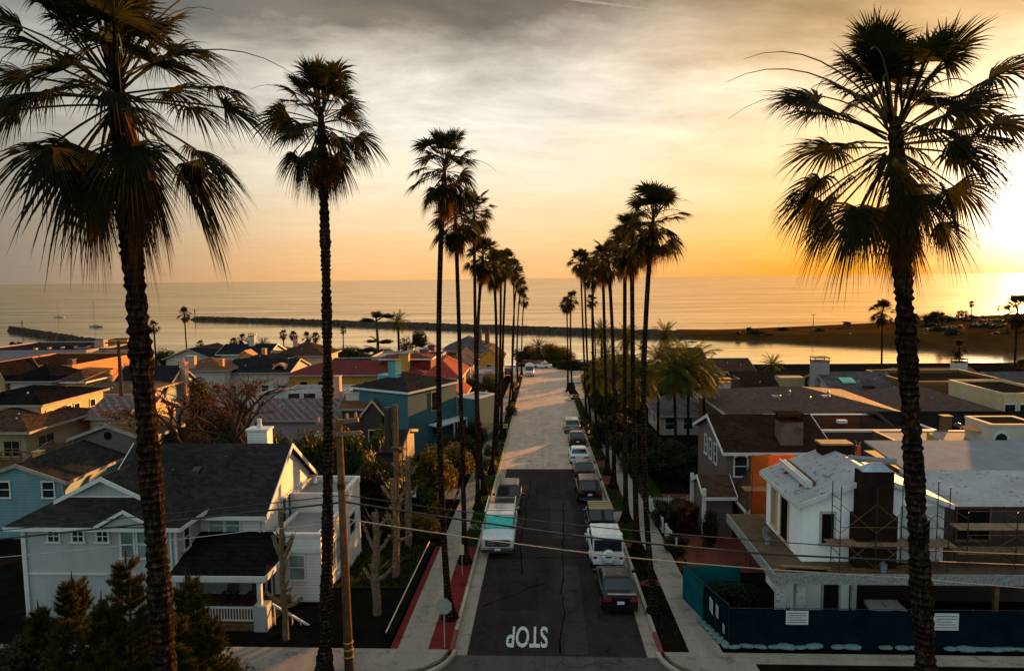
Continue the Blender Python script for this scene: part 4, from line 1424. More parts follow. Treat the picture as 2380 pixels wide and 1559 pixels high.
rl.hexa([(12.1, -.22, 1.0), (14.0, -.22, -.15), (14.0, -.13, -.15), (12.1, -.13, 1.0)], [(12.1, -.22, 1.1), (14.0, -.22, -.05), (14.0, -.13, -.05), (12.1, -.13, 1.1)])
rl.obj('railing', M['trim'], wh)
win(wh, 'S', 9.3, 2.3, 1.6, .8, 1.3, 'grid', gl='glass')
win(wh, 'S', 10.6, 2.3, 1.4, .9, 2.0, 'none', gl='glass', name='door')
def chair(x, label):
    t = thing('porch_chair', label, 'chair', (x, LY + 1.0, LZ + .353), 0, 'dark porch chairs')
    MB().box((-.3, -.3, .36), (.3, .3, .44)).obj('seat', M['dark_metal'], t, bevel=.02)
    b_ = MB()
    for i in range(6): b_.hexa([(-.28 + i * .1, .26, .45), (-.2 + i * .1, .26, .45), (-.2 + i * .1, .30, .45), (-.28 + i * .1, .30, .45)],
                               [(-.30 + i * .105, .42, 1.1 - abs(i - 2.5) * .05), (-.21 + i * .105, .42, 1.1 - abs(i - 2.5) * .05), (-.21 + i * .105, .46, 1.1 - abs(i - 2.5) * .05), (-.30 + i * .105, .46, 1.1 - abs(i - 2.5) * .05)])
    b_.obj('backrest', M['dark_metal'], t)
    for s in (-1, 1):
        MB().box((s * .34 - .06, -.32, .62), (s * .34 + .06, .3, .66)).obj('armrest', M['dark_metal'], t)
        MB().box((s * .32 - .03, -.3, 0), (s * .32 + .03, -.24, .62)).obj('leg', M['dark_metal'], t)
        MB().box((s * .32 - .03, .2, 0), (s * .32 + .03, .26, .62)).obj('leg', M['dark_metal'], t)
chair(LX + 9.5, 'dark porch chair on the white porch, the one nearer the big palm trunk')
chair(LX + 10.75, 'dark porch chair on the white porch, the one nearer the corner pedestal')

for x in (.12, 7.25): MB().box((x, -.12, -.5), (x + .08, -.075, 4.6)).obj('downpipe', M['trim'], wh)
MB().box((10.55, 2.2, 0), (10.63, 2.29, 4.6)).obj('downpipe', M['trim'], wh)
for x, y, z in ((5.5, 3.6, 6.1), (8.0, 4.4, 6.6), (9.6, 3.6, 6.0)): MB().lathe([(.06, -.3), (.06, .25), (.1, .26), (.09, .36), (.02, .4)], (x, y, z), 8).obj('vent_pipe', M['dark_metal'], wh)
MB().hexa([(6.3, 3.9, 6.0), (6.7, 3.9, 6.0), (6.7, 4.3, 6.25), (6.3, 4.3, 6.25)], [(6.3, 3.95, 6.28), (6.7, 3.95, 6.28), (6.7, 4.3, 6.42), (6.3, 4.3, 6.42)]).obj('roof_vent', M['dark_metal'], wh)

# ---- left side, from the camera towards the sea
h = hpx('cottage', 'pale teal clapboard house with a plain gable at the left edge', -60, 150, 1118, 43.5, 9, 'gy', 1.05, 'teal_siding', 'dark_shingle', oh=.3)
win(h, 'S', 2.0, 0, h['_H'] - .55, .75, 1.0); win(h, 'S', 5.0, 0, h['_H'] - .55, .75, 1.0)
h = hpx('house', 'low house with a dark red-brown roof behind the teal gable', 40, 175, 1092, 54, 8, 'gx', 1.2, 'tan', 'brown_shingle', minH=1.6)
chimney(h, .8, 1.4, 1.4, 3.2, .6, .6, 'orange_wall', 'tan', 'flat')
h = hpx('house', 'tan house with a red-brown hip roof and a railed balcony at the left edge', -150, 62, 1003, 58, 9, 'hip', 1.3, 'tan', 'brown_shingle', oh=.8)
win(h, 'E', 2.2, h['_W'], h['_H'] - 1.5, 1.9, 1.5, 'cross', 'tan'); win(h, 'S', h['_W'] - 1.4, 0, h['_H'] - 1.5, 1.4, 1.3, 'cross', 'tan')
bl = MB()
bl.box((h['_W'] - 4, -1.5, 1.9), (h['_W'] + 1.4, -.003, 2.05))
for i in range(7): bl.box((h['_W'] - 3.9 + i * .85, -1.45, 2.05), (h['_W'] - 3.82 + i * .85, -1.37, 3.0))
bl.box((h['_W'] - 4, -1.48, 3.0), (h['_W'] + 1.4, -1.36, 3.1))
bl.box((h['_W'] - 4, -1.46, 2.5), (h['_W'] + 1.4, -1.4, 2.56))
bl.obj('balcony', M['old_wood'], h)
h = hpx('house', 'tall cream house with an orange-lit side wall and a low garage in front', -110, 95, 943, 62, 9, 'hip', 1.1, 'cream', 'black_shingle', oh=.45)
for a in (1.0, 3.6, 4.8, 7.2): win(h, 'E', a, h['_W'], h['_H'] - 1.4, .75, 1.45, 'double', 'trim')
win(h, 'S', h['_W'] - 2.0, 0, h['_H'] - 1.1, .9, .5, 'none', 'tan')
vol(h, h['_W'] + .05, -2.0, -.4, 2.6, 8.4, 2.6, 'shed', 0.7, 'cream', 'black_shingle', .3)
for a in (-.6, .5, 3.4): win(h, 'E', a + .5, h['_W'] + 2.65, 1.0, .8, .45, 'none', 'tan')
h = hpx('house', 'low white house with a striped mauve tile roof and a grey garage opening', 208, 330, 967, 65, 6, 'gx', 1.25, 'cream', 'mauve_tile', oh=.5)
win(h, 'S', 1.9, 0, h['_H'] - 1.5, 1.9, 1.5, 'none', 'trim', 'blind', 'garage_door')
chimney(h, h['_W'] - 1.0, -.4, 0, h['_H'] + .7, .9, .75, 'block_grey', 'dark_metal', 'flat')
h = hpx('shed', 'small grey gabled house with a round attic vent behind the corner house roof', 168, 335, 1020, 50, 5, 'gy', 1.0, 'grey_siding', 'tan_roof', oh=.3)
MB().lathe([(.01, -.06), (.3, -.055), (.3, -.004), (.01, -.003)], (h['_W'] * .5, 0, h['_H'] + .25), 16, 'y').obj('round_vent', M['dark'], h)
h = hpx('house', 'white house under a flat tan roof beside the left utility pole', 168, 318, 915, 80, 9, 'hip', .55, 'white_stucco', 'tan_roof', oh=.7)
win(h, 'S', h['_W'] - 1.3, 0, h['_H'] - 1.6, 1.1, 1.6, 'double', 'ochre')
h = hpx('house', 'dark-roofed house with a pale blue-white end wall and an orange chimney', 255, 385, 908, 86, 8, 'gx', 2.6, 'teal_siding', 'slate_shingle', oh=.35)
chimney(h, h['_W'] + .35, 4, 0, h['_H'] + 3.1, .8, .9, 'pink', 'orange_wall', 'pot')
h = hpx('house', 'narrow yellow gabled house lit orange at the left edge', -28, 12, 880, 98, 7, 'gy', 2.2, 'ochre', 'black_shingle', wins=(('S', 1, .75, .9, 1.4),))
h = hpx('bungalow', 'bungalow with a black hip roof and a yellow window bay', 22, 122, 887, 97, 8, 'hip', 2.0, 'white_stucco', 'black_shingle', oh=.5, wins=(('S', 2, .5, 1.2, 1.2),))
vol(h, h['_W'] + .05, 1.2, 0, 4.0, 5.5, h['_H'] - .3, 'hip', 1.3, 'ochre', 'brown_shingle', .4)
for a in (2.2, 4.3): win(h, 'E', a, h['_W'] + 4.05, h['_H'] - 1.6, 1.0, 1.2, 'cross')
win(h, 'S', h['_W'] + 2, 1.2, h['_H'] - 1.6, 1.5, 1.2, 'cross')
h = hpx('long_house', 'long low building with one orange sunlit side wall and a flat dark roof', -60, 168, 853, 112, 20, 'flat', .3, 'orange_wall', 'umber_shingle', trim='orange_wall')
chimney(h, h['_W'] - .6, .8, h['_H'], h['_H'] + 1.1, .9, .9, 'brick_brown', 'dark_metal', 'flat')
h = hpx('long_house', 'long low building with skylights on its dark roof, farthest on the left', -80, 200, 818, 146, 22, 'flat', .35, 'mauve', 'slate_shingle', trim='mauve')
for i in range(6): MB().box((h['_W'] - 15 + i * 2.3, 4 + i * 1.2, h['_H'] + .06), (h['_W'] - 14.4 + i * 2.3, 4.7 + i * 1.2, h['_H'] + .45)).obj('roof_light', M['pink'], h)
vol(h, h['_W'] - 6, 15, h['_H'], 6, 5, 1.2, 'flat', .1, 'ochre', 'slate_shingle', trim='ochre')
h = hpx('house', 'salmon house with a square chimney by the far left shore', 176, 302, 812, 152, 9, 'flat', .3, 'pink', 'umber_shingle', trim='pink', wins=(('S', 3, .6, 1.2, 1.2),))
chimney(h, 3.4, 4, h['_H'], h['_H'] + 1.9, 2.2, 1.6, 'pink', 'dark_metal', 'flat')
h = hpx('house', 'grey roofed house low in front of the shore house on the left', 205, 300, 838, 132, 8, 'gx', 1.2, 'mauve', 'brown_shingle', wins=(('S', 3, .55, 1.1, 1.1),))
h = hpx('house', 'white house with a wide front gable and dark slate roof near the lone far palm', 385, 492, 833, 124, 11, 'gy', 1.7, 'white_stucco', 'slate_shingle', oh=.6)
win(h, 'S', h['_W'] * .5, 0, h['_H'] - 1.0, 4.2, 1.0, 'cross')
vol(h, h['_W'], 2.5, 0, 9.6, 8, h['_H'] + .5, 'gx', 1.4, 'white_stucco', 'slate_shingle', .5)
win(h, 'S', h['_W'] + 5.5, 2.5, h['_H'] - 1.0, 3.2, 1.9, 'cross')
chimney(h, h['_W'] + 5.2, 6, h['_H'] + 1, h['_H'] + 3.6, 1.1, 1.0, 'white_stucco', 'dark_metal', 'cap')
h = hpx('house', 'flat white house with a dark roof edge and an orange dormer', 540, 640, 842, 118, 9, 'hip', 1.0, 'white_stucco', 'slate_shingle', wins=(('S', 2, .5, 1.3, 1.2),))
vol(h, .6, 1.6, h['_H'] + .3, 1.9, 2.4, .8, 'gy', .7, 'orange_wall', 'orange_wall', .25, 'orange_wall')
chimney(h, 4.3, 3.5, h['_H'], h['_H'] + 2.0, .7, .7, 'orange_wall', 'pink', 'flat')
h = hpx('house', 'low house with a red-brown hip roof and two salmon chimneys, left of the bare tree', 390, 525, 862, 104, 9, 'hip', 1.5, 'white_stucco', 'rust_tile', wins=(('S', 3, .5, 1.2, 1.1),))
chimney(h, 3.4, .6, 1, h['_H'] + 2.2, 1.5, .8, 'pink', 'skylight', 'flat')
chimney(h, 7.9, 1.4, 1, h['_H'] + 1.6, .6, .6, 'orange_wall', 'pink', 'flat')
h = hpx('house', 'white house with a long slate roof and an orange arched dormer', 520, 672, 865, 106, 9, 'gx', 1.5, 'white_stucco', 'slate_shingle', wins=(('S', 4, .5, 1.1, 1.0),))
ar = MB()
for k in range(8):
    a0, a1 = math.pi * k / 8, math.pi * (k + 1) / 8
    q = []
    for a, r in ((a0, .85), (a1, .85), (a1, 1.15), (a0, 1.15)): q.append((r * math.cos(a), r * math.sin(a)))
    ar.hexa([(8.6 + x, .7, h['_H'] + .15 + z) for x, z in q], [(8.6 + x, 2.2, h['_H'] + .15 + z) for x, z in q])
ar.obj('arched_dormer', M['orange_wall'], h)
h = hpx('house', 'small house with a brown hipped roof against the channel', 640, 752, 828, 128, 9, 'hip', 2.3, 'cream', 'brown_shingle', oh=.6)
chimney(h, 3.0, 3, h['_H'] + .5, h['_H'] + 3.2, .9, .8, 'pink', 'dark_metal', 'cap')
h = hpx('house', 'white house with tan roofs and a small pergola beside the hipped roof', 560, 640, 822, 134, 9, 'hip', 1.4, 'cream', 'tan_roof')
chimney(h, 4.4, 2, h['_H'], h['_H'] + 2.0, .6, .6, 'orange_wall', 'trim', 'flat')
h = hpx('house', 'grey-white wall house with a slate roof under the shoreline hedge', 745, 868, 846, 120, 8, 'flat', .25, 'white_stucco', 'slate_shingle', wins=(('S', 1, .6, 1.2, 1.0),))
h = hpx('house', 'long ochre house with dark red barrel tile roof and square windows', 672, 985, 872, 98, 9, 'hip', 1.5, 'ochre', 'red_tile', oh=.6)
for u in (706, 748, 855): win(h, 'S', XU(u, 98) - h.location.x, 0, h['_H'] - 1.5, 1.0, 1.2, 'none', 'tan')
vol(h, 12.8, 3.0, h['_H'], 7.4, 5, 1.9, 'hip', .5, 'red_tile', 'red_tile', .3)
chimney(h, 16.7, 1.0, h['_H'] - .2, h['_H'] + 2.9, 1.4, 1.1, 'ochre', 'dark_metal', 'flat')
h = hpx('tower_house', 'tan two-storey house with a dark balcony opening above the red roofs', 862, 980, 832, 118, 9, 'flat', .3, 'tan', 'membrane', wins=(('S', 1, .82, 2.6, 1.0),))
chimney(h, 6.7, 1.5, h['_H'], h['_H'] + 1.5, 1.1, 1.1, 'cream', 'dark_metal', 'cap')
vol(h, 5.6, 2, h['_H'], 3, 4, .7, 'gy', .5, 'white_stucco', 'membrane', .3)
h = hpx('house', 'pinkish-white gabled house behind the tan two-storey one', 958, 1010, 822, 132, 9, 'gy', 1.2, 'white_stucco', 'membrane', oh=.3)
chimney(h, 3.6, 1.0, h['_H'] - 1, h['_H'] + 1.4, 1.3, 1.1, 'brick_brown', 'umber_shingle', 'flat')
h = hpx('house', 'salmon block house standing tall behind the bright red roofs', 966, 1020, 832, 108, 8, 'flat', .2, 'pink', 'umber_shingle', trim='pink')
chimney(h, 1.2, 1, h['_H'], h['_H'] + 1.2, 1.3, 1.2, 'brick_brown', 'dark_metal', 'flat')
h = hpx('house', 'white parapet house with flat roof decks behind the tile roofs', 575, 800, 940, 82, 8, 'flat', .75, 'white_stucco', 'membrane', trim='white_stucco')
vol(h, 3.4, 3.2, h['_H'], 9.5, 4.5, 1.0, 'flat', .2, 'white_stucco', 'membrane', trim='white_stucco')
for a in (4.6, 6.6): win(h, 'S', a, 3.2, h['_H'] + .5, 1.5, .7, 'none', 'trim')
for a in (9.9, 11.4): win(h, 'S', a, 3.2, h['_H'] + .52, .6, .7, 'none', 'trim')
chimney(h, 10.6, 1.4, h['_H'] - .3, h['_H'] + 3.2, 1.1, 1.0, 'pink', 'pink', 'flat')
h = hpx('house', 'long low house with a striped mauve roof behind the leafy hedge', 590, 792, 972, 74, 6.5, 'gx', 1.5, 'mauve', 'mauve_tile', oh=.5)
vents(h, [(2.4, 1.5, h['_H'] + .6), (4.1, 2.4, h['_H'] + 1)])
h = hpx('house', 'small house with a curved white parapet and rust tile gable', 792, 872, 948, 70, 7, 'gx', 1.2, 'brown_wall', 'rust_tile', oh=.4)
vol(h, .2, 1.2, h['_H'] - .2, 2.6, 2.6, 1.5, 'flat', .15, 'white_stucco', 'membrane', trim='white_stucco')
vol(h, h['_W'] - .9, -1.0, 0, 1.8, 4.5, h['_H'] - .2, 'gy', 1.1, 'brown_wall', 'rust_tile', .35, 'cream')
win(h, 'S', h['_W'], -1.0, 1.8, .9, 1.6, 'none', 'cream')
# teal house turned a little towards the street
tx = at(947, 914, 68)
tb = thing('teal_house', 'dark teal stucco house with a charcoal roof edged in white, turned towards the street', 'house', (tx.x, 68, gz(68)), R(-29))
TH = tx.z - gz(68)
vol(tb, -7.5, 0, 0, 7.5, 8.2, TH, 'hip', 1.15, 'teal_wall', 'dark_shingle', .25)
win(tb, 'E', 4.3, 0, TH - 1.45, 1.1, 1.9, 'none', 'ochre')
win(tb, 'E', 4.4, 0, TH - 4.2, 1.2, 1.4, 'none', 'teal_wall')
chimney(tb, -4.4, 3.2, TH, TH + 2.7, 1.0, 1.0, 'teal_paint', 'dark_metal', 'flat')
MB().box((-6.4, 2.6, TH), (-3.4, 3.9, TH + 1.15)).obj('chimney_base', M['teal_paint'], tb)
dk = MB()
dk.box((.01, 3.2, TH - 3.9), (1.5, 8.2, TH - 3.75))
for yy in (3.3, 5.7, 8.0): dk.box((1.35, yy, -1), (1.47, yy + .12, TH - 3.9))
dk.obj('deck', M['trim'], tb)
vol(tb, .01, 8.3, 0, 2.6, 3.5, TH - 1.7, 'flat', .15, 'teal_wall', 'membrane', .1)
h = hpx('house', 'orange-walled house with bright red tile roofs stepping down to the street', 985, 1062, 880, 88, 10, 'hip', 2.0, 'orange_wall', 'bright_tile', oh=.5)
vol(h, 3.0, -3.5, 0, 2.4, 7, h['_H'] - 1.6, 'gy', .9, 'orange_wall', 'bright_tile', .3, 'cream')
win(h, 'S', 4.2, -3.5, 2.0, .9, 1.5, 'none', 'cream')
win(h, 'E', 6.5, h['_W'], h['_H'] - 1.4, 1.0, 1.4, 'double', 'cream')
h = hpx('house', 'stone-chimneyed house with a grey roof half hidden by the left palm row', 1040, 1092, 846, 112, 10, 'gy', 1.6, 'cream', 'grey_shingle', oh=.5, wins=(('E', 3, .6, 1.0, 1.3),))
chimney(h, .6, 1, 0, h['_H'] + 1.6, 1.3, 1.3, 'brick_brown', 'umber_shingle', 'flat')
h = hpx('house', 'tall house with twin brick chimneys and a grey hip roof at the sea end', 1030, 1135, 815, 148, 12, 'hip', 2.6, 'cream', 'grey_shingle', oh=.6, wins=(('S', 3, .7, 1.3, 1.4), ('E', 3, .7, 1.3, 1.4)))
chimney(h, 7.6, 3, h['_H'] + 1, h['_H'] + 4.2, 1.0, .9, 'brick_brown', 'brick_dark', 'pot')
chimney(h, 9.2, 5, h['_H'] + 1, h['_H'] + 3.8, 1.0, .9, 'brick_brown', 'brick_dark', 'pot')
h = hpx('house', 'yellowish gabled house between the left palm trunks near the sea', 1110, 1165, 832, 138, 10, 'gy', 2.0, 'ochre', 'tan_roof', oh=.5, wins=(('E', 3, .6, 1.0, 1.3), ('S', 1, .6, 1.2, 1.3)))
h = hpx('house', 'cream house with a turquoise awning behind the left palm trunks', 1100, 1160, 872, 116, 9, 'flat', .3, 'cream', 'membrane', wins=(('S', 2, .4, 1.3, 1.4),))
MB().slab([(.4, -2.2, h['_H'] - 1.2), (h['_W'] + .3, -2.2, h['_H'] - 1.2), (h['_W'] + .3, -.01, h['_H'] - .5), (.4, -.01, h['_H'] - .5)], .06).obj('awning', M['teal_paint'], h)
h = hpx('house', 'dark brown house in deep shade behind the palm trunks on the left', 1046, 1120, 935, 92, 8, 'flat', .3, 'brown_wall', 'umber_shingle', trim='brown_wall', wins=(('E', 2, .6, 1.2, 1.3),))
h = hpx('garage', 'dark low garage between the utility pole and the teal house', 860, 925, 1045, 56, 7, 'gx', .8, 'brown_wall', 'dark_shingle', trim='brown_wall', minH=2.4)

# ---- right side
# scaffolded white house: slab over the ground floor, gabled upper floor, long low wing
m, nt, b = newmat('underlay')
p = pos(nt)
ns = tnoise(nt, tmap(nt, p, (1.6, 1.6, 1.6)), 2.3, 3, 0.5)
cc = tramp(nt, ns, [(0.0, (0.29, 0.285, 0.30)), (0.60, (0.32, 0.31, 0.32)), (0.66, (0.14, 0.125, 0.125)), (1.0, (0.12, 0.11, 0.11))])
bl_ = tramp(nt, tnoise(nt, p, 0.7, 5), [(0.3, (0.8, 0.78, 0.76)), (0.7, (1.1, 1.1, 1.12))])
nt.links.new(tmix(nt, 1.0, cc, bl_, 'MULTIPLY'), b.inputs['Base Color'])
b.inputs['Roughness'].default_value = 0.7
M['underlay'] = m
m, nt, b = newmat('housewrap')
p = pos(nt)
ns = tnoise(nt, tmap(nt, p, (5, 1, 9)), 1.4, 4, 0.7)
nt.links.new(tramp(nt, ns, [(0.0, (0.40, 0.39, 0.37)), (0.58, (0.46, 0.45, 0.43)), (0.62, (0.12, 0.11, 0.11)), (1.0, (0.1, 0.1, 0.1))]), b.inputs['Base Color'])
b.inputs['Roughness'].default_value = 0.8
M['housewrap'] = m
m, nt, b = newmat('rough_fascia')
p = pos(nt)
vo = N(nt, 'ShaderNodeTexVoronoi')
vo.inputs['Scale'].default_value = 16
nt.links.new(p, vo.inputs['Vector'])
nt.links.new(tramp(nt, vo.outputs['Distance'], [(0.1, (0.05, 0.055, 0.055)), (0.6, (0.26, 0.26, 0.25))]), b.inputs['Base Color'])
b.inputs['Roughness'].default_value = 0.9
M['fascia'] = m
BX, BY, BZ = 12.0, 32.6, gz(33)
bh = thing('unfinished_house', 'white house under construction with paper-covered roofs and a dark brick chimney', 'house', (BX, BY, BZ))
M['fresh_white'] = stucco('fresh_white', (0.82, 0.83, 0.81), .1)
vol(bh, 0, 0, 2.95, 6.4, 5.0, 2.75, 'gy', 1.25, 'fresh_white', 'underlay', .28, 'trim', skirt=.1)
vol(bh, 0, .15, 0, 2.3, 4.7, 2.75, 'flat', .05, 'fresh_white', 'membrane', .1)
MB().box((-1.65, -1.35, 2.68), (13.5, 6.4, 2.95)).obj('deck_slab', M['tan_roof'], bh)
fs = MB()
fs.box((-1.72, -1.43, 2.5), (13.5, -1.353, 2.98))
fs.box((-1.73, -1.35, 2.5), (-1.653, 6.4, 2.98))
fs.obj('fascia', M['fascia'], bh)
rg = random.Random(4)
for i in range(7):
    t = thing('plank', 'loose plank, one of several alike lying on the deck of the unfinished house', 'plank', (BX + rg.uniform(-1.2, 4), BY + rg.uniform(-1.15, -.35), BZ + 2.96), rg.uniform(-.25, .25), 'loose planks on the deck')
    MB().box((-1.1, -.1, 0), (1.1, .1, .05)).obj('board', M['wood' if i % 2 else 'old_wood'], t)
for i, (x, y) in enumerate(((-.9, 2.0), (-.7, 3.0), (3.2, -1.1))):
    t = thing('bucket', ('pale bucket on the left deck of the unfinished house, nearer the camera', 'pale bucket on the left deck of the unfinished house, farther back', 'pale bucket at the foot of the dark brick chimney')[i], 'bucket', (BX + x, BY + y, BZ + 2.953))
    MB().lathe([(.12, 0), (.16, .36), (.14, .36), (.11, .05)], (0, 0, 0), 12).obj('tub', M['membrane'], t)
    MB().tube([(-.15, 0, .34), (0, .05, .5), (.15, 0, .34)], .01, 4).obj('handle', M['metal'], t)
MB().box((2.35, -.06, -.3), (2.55, .16, 2.66)).obj('post', M['housewrap'], bh)
for x in (-1.2, -.35):
    MB().box((x - .2, -1.0, -.3), (x + .2, -.6, 2.66)).obj('wrapped_column', M['housewrap'], bh)
for x in (5.0, 8.2, 11.6):
    MB().box((x - .09, -1.1, -.3), (x + .09, -.9, 2.66)).obj('post', M['old_wood'], bh)
MB().box((2.6, 2.5, -.3), (13.5, 2.7, 2.66)).obj('back_wall', M['brown_wall'], bh)
MB().box((4.45, -.06, 2.99), (6.35, -.005, 5.6)).obj('wrapped_wall', M['housewrap'], bh)
win(bh, 'S', 1.15, 0, 4.55, .55, 1.4, 'none', 'white_stucco', 'dark', 'window_opening')
win(bh, 'S', 5.35, -.06, 4.4, .75, 1.2, 'none', 'housewrap', 'dark', 'window_opening')
win(bh, 'S', 1.45, .15, 1.35, .7, 1.9, 'none', 'white_stucco', 'glass', 'door')
win(bh, 'W', 2.2, 0, 4.2, 1.0, 2.1, 'none', 'cream', 'dark', 'window_opening')
win(bh, 'W', 3.7, 0, 4.3, .7, 2.0, 'none', 'cream', 'tan', 'window_opening')
ck = MB().box((2.15, -.75, 2.96), (3.95, -.008, 5.35)).box((2.3, -.7, 5.353), (3.75, -.02, 7.4))
ck = ck.obj('chimney', M['brick_dark'], bh)
MB().hexa([(2.35, -.72, 7.403), (3.7, -.72, 7.403), (3.7, -.03, 7.403), (2.35, -.03, 7.403)], [(2.75, -.5, 7.75), (3.25, -.55, 7.8), (3.2, -.2, 7.72), (2.8, -.22, 7.7)]).obj('plastic_cover', M['skyglass'], ck)
chimney(bh, 3.3, 4.6, 5.6, 7.4, 1.5, .8, 'brick_dark', 'wood', 'flat')
# stack of siding boards parked on the roof
sb = thing('board_stack', 'stack of long white boards tied on the left slope of the paper-covered roof', 'boards', (BX + .75, BY + 1.0, BZ + 6.15), R(90))
for i in range(6):
    MB().box((0, -.24 + i * .085, 0), (3.4 + (i % 3) * .12, -.165 + i * .085, .28 + .03 * (i % 2)), Matrix.Rotation(R(-2), 4, 'Y')).obj('board', M['trim' if i > 1 else 'old_wood'], sb)
for x in (.5, 2.6): MB().box((x, -.34, -.22), (x + .09, .34, -.01)).obj('bracket', M['old_wood'], sb)
pp = thing('pipe_roll', 'pale roll of roofing paper lying on the right slope of the unfinished roof', 'roll', (BX + 4.6, BY + 3.2, BZ + 6.9), R(-20))
MB().lathe([(.02, -1.1), (.16, -1.1), (.16, 1.1), (.02, 1.1)], (0, 0, 0), 12, 'x').obj('roll', M['membrane'], pp)
# long wing to the right
vol(bh, 6.9, 1.3, 2.95, 9.0, 3.0, 2.45, 'shed', .5, 'brown_wall', 'underlay', .35, 'trim', skirt=.1)
MB().slab([(6.9, 4.35, 6.05), (15.9, 4.35, 6.05), (15.9, 9.0, 6.5), (6.9, 9.0, 6.5)], .12).obj('roof_sheet', M['membrane'], bh)
MB().box((6.9, 4.4, 2.9), (15.9, 9.0, 5.9)).obj('wall', M['brown_wall'], bh)
for x in (8.5, 12.0): win(bh, 'S', x, 1.3, 4.3, 1.5, 1.5, 'none', 'old_wood', 'dark', 'window_opening')
# red roof jack
rj = thing('roof_jack', 'red forked jack post standing on the ridge beside the brick chimney', 'jack', at(1993, 1055, 37.0))
MB().box((-.1, -.1, -.5), (.1, .1, .45)).obj('post', paint('red_steel', (0.4, 0.02, 0.015)), rj)
MB().bar((-.02, 0, .45), (-.16, 0, .75), .05).bar((.02, 0, .45), (.14, 0, .68), .05).obj('fork', M['wood'], rj)
# scaffolding
def scaffold(label, x0, x1, y, z0, zs, planks, n, group='scaffold frames'):
    t = thing('scaffold', label, 'scaffolding', (x0, y, z0), 0, group)
    L = x1 - x0
    for i in range(n + 1):
        f = MB()
        x = L * i / n
        for yy in (0, .9):
            f.tube([(x, yy, 0), (x, yy, zs)], .024, 6)
        for z in [k * .5 + .3 for k in range(int(zs / .5))]: f.tube([(x, 0, z), (x, .9, z)], .016, 5)
        f.obj('frame', M['dark_metal'], t)
    g = MB()
    for i in range(n):
        xa, xb = L * i / n, L * (i + 1) / n
        z = 0.2
        while z + 1.4 < zs:
            g.tube([(xa, 0, z), (xb, 0, z + 1.3)], .014, 5)
            g.tube([(xa, .01, z + 1.3), (xb, .01, z)], .014, 5)
            z += 1.6
        for pz in planks: g.tube([(xa, .02, pz + .9), (xb, .02, pz + .9)], .016, 5)
    g.obj('brace', M['old_wood'], t)
    for pz in planks:
        for k in range(3):
            MB().box((-.35, .06 + k * .28, pz), (L + .4, .31 + k * .28, pz + .05)).obj('plank', M['wood'], t)
    return t
scaffold('dark scaffold frames with a long plank in front of the brick chimney', BX + 1.2, BX + 5.9, BY - 1.25, BZ + 2.99, 3.9, (1.15,), 3)
scaffold('scaffold frames with planks along the dark right-hand wing', BX + 7.0, BX + 13.4, BY - .8, BZ + 2.99, 2.6, (.65, 1.75), 3)
sc3 = scaffold('scaffold frames carrying the orange sheet beside the unfinished house', 11.75, 13.6, 39.3, gz(39), 5.6, (2.2, 4.4), 1)
m = plain('orange_sheet', (0.34, 0.105, 0.016), 0.6, 0.25, 1.0)
nt = m.node_tree
trn = N(nt, 'ShaderNodeBsdfTranslucent')
trn.inputs[0].default_value = (0.45, 0.165, 0.025, 1)
mx = N(nt, 'ShaderNodeMixShader')
mx.inputs[0].default_value = 0.55
nt.links.new(nt.nodes['Principled BSDF'].outputs[0], mx.inputs[1])
nt.links.new(trn.outputs[0], mx.inputs[2])
nt.links.new(mx.outputs[0], nt.nodes['Material Output'].inputs[0])
M['orange'] = m
tp = MB()
NX, NZ = 14, 22
for k in range(2):
    for j in range(NZ + 1):
        for i in range(NX + 1):
            x = 12.0 + 2.5 * i / NX
            z = gz(39) + 1.1 + (5.15 - .02 * k) * j / NZ
            tp.v.append((x, 40.32 + .05 * math.sin(x * 5 + z) + .04 * math.sin(z * 3.1 + x * 2) + k * .012, z))
for k in range(2):
    for j in range(NZ):
        for i in range(NX):
            a = k * (NX + 1) * (NZ + 1) + j * (NX + 1) + i
            q = (a, a + 1, a + NX + 2, a + NX + 1)
            tp.f.append(q if k == 0 else q[::-1])
tag(tp.obj('tarpaulin', M['orange'], smooth=True), 'bright orange sheet hung on the scaffold between the grey and the white house', 'tarpaulin')
lean = thing('lumber_pile', 'pale crate-like pile of sheets under the deck of the unfinished house', 'building materials', (BX + 3.1, BY - .6, BZ))
MB().box((0, 0, 0), (1.5, .9, .75)).obj('crate', M['dark'], lean)
MB().hexa([(-.1, -.1, .753), (1.6, -.1, .753), (1.5, 1.0, .753), (0, 1.0, .753)], [(-.1, -.1, .83), (1.6, -.1, .83), (1.5, 1.0, .95), (0, 1.0, .95)]).obj('sheet', M['housewrap'], lean)

# grey shingle neighbour
GX, GY, GZ = 12.1, 46.0, gz(46)
gh = thing('shingle_house', 'grey-brown shingle house with white window trim and a big square chimney', 'house', (GX, GY, GZ))
GH = at(1675, 1050, 45.6).z - GZ
vol(gh, 0, 0, 0, 6.6, 8.0, GH, 'gx', 1.45, 'grey_siding', 'umber_shingle', .45)
win(gh, 'S', .95, 0, GH - 1.05, .78, 1.3, 'double')
for a in (2.6, 4.0, 5.4): win(gh, 'W', a, 0, GH - .9, .6, 1.3)
vol(gh, -1.7, -1.7, 0, 1.68, 3.2, GH - 2.5, 'gx', .75, 'grey_siding', 'brown_shingle', .3)
vol(gh, .5, -3.9, 0, 2.4, 3.8, GH - 2.6, 'gy', 1.5, 'grey_siding', 'brown_shingle', .25)
vol(gh, .6, -4.8, 0, 1.3, .85, 1.25, 'hip', .5, 'white_stucco', 'brown_shingle', .15)
win(gh, 'S', 1.25, -4.8, .7, .8, .8, 'grid', gl='glass')
win(gh, 'W', -3.0, .5, .9, .7, .9, 'grid')
win(gh, 'S', 2.3, -3.9, .9, .5, .9, 'grid')
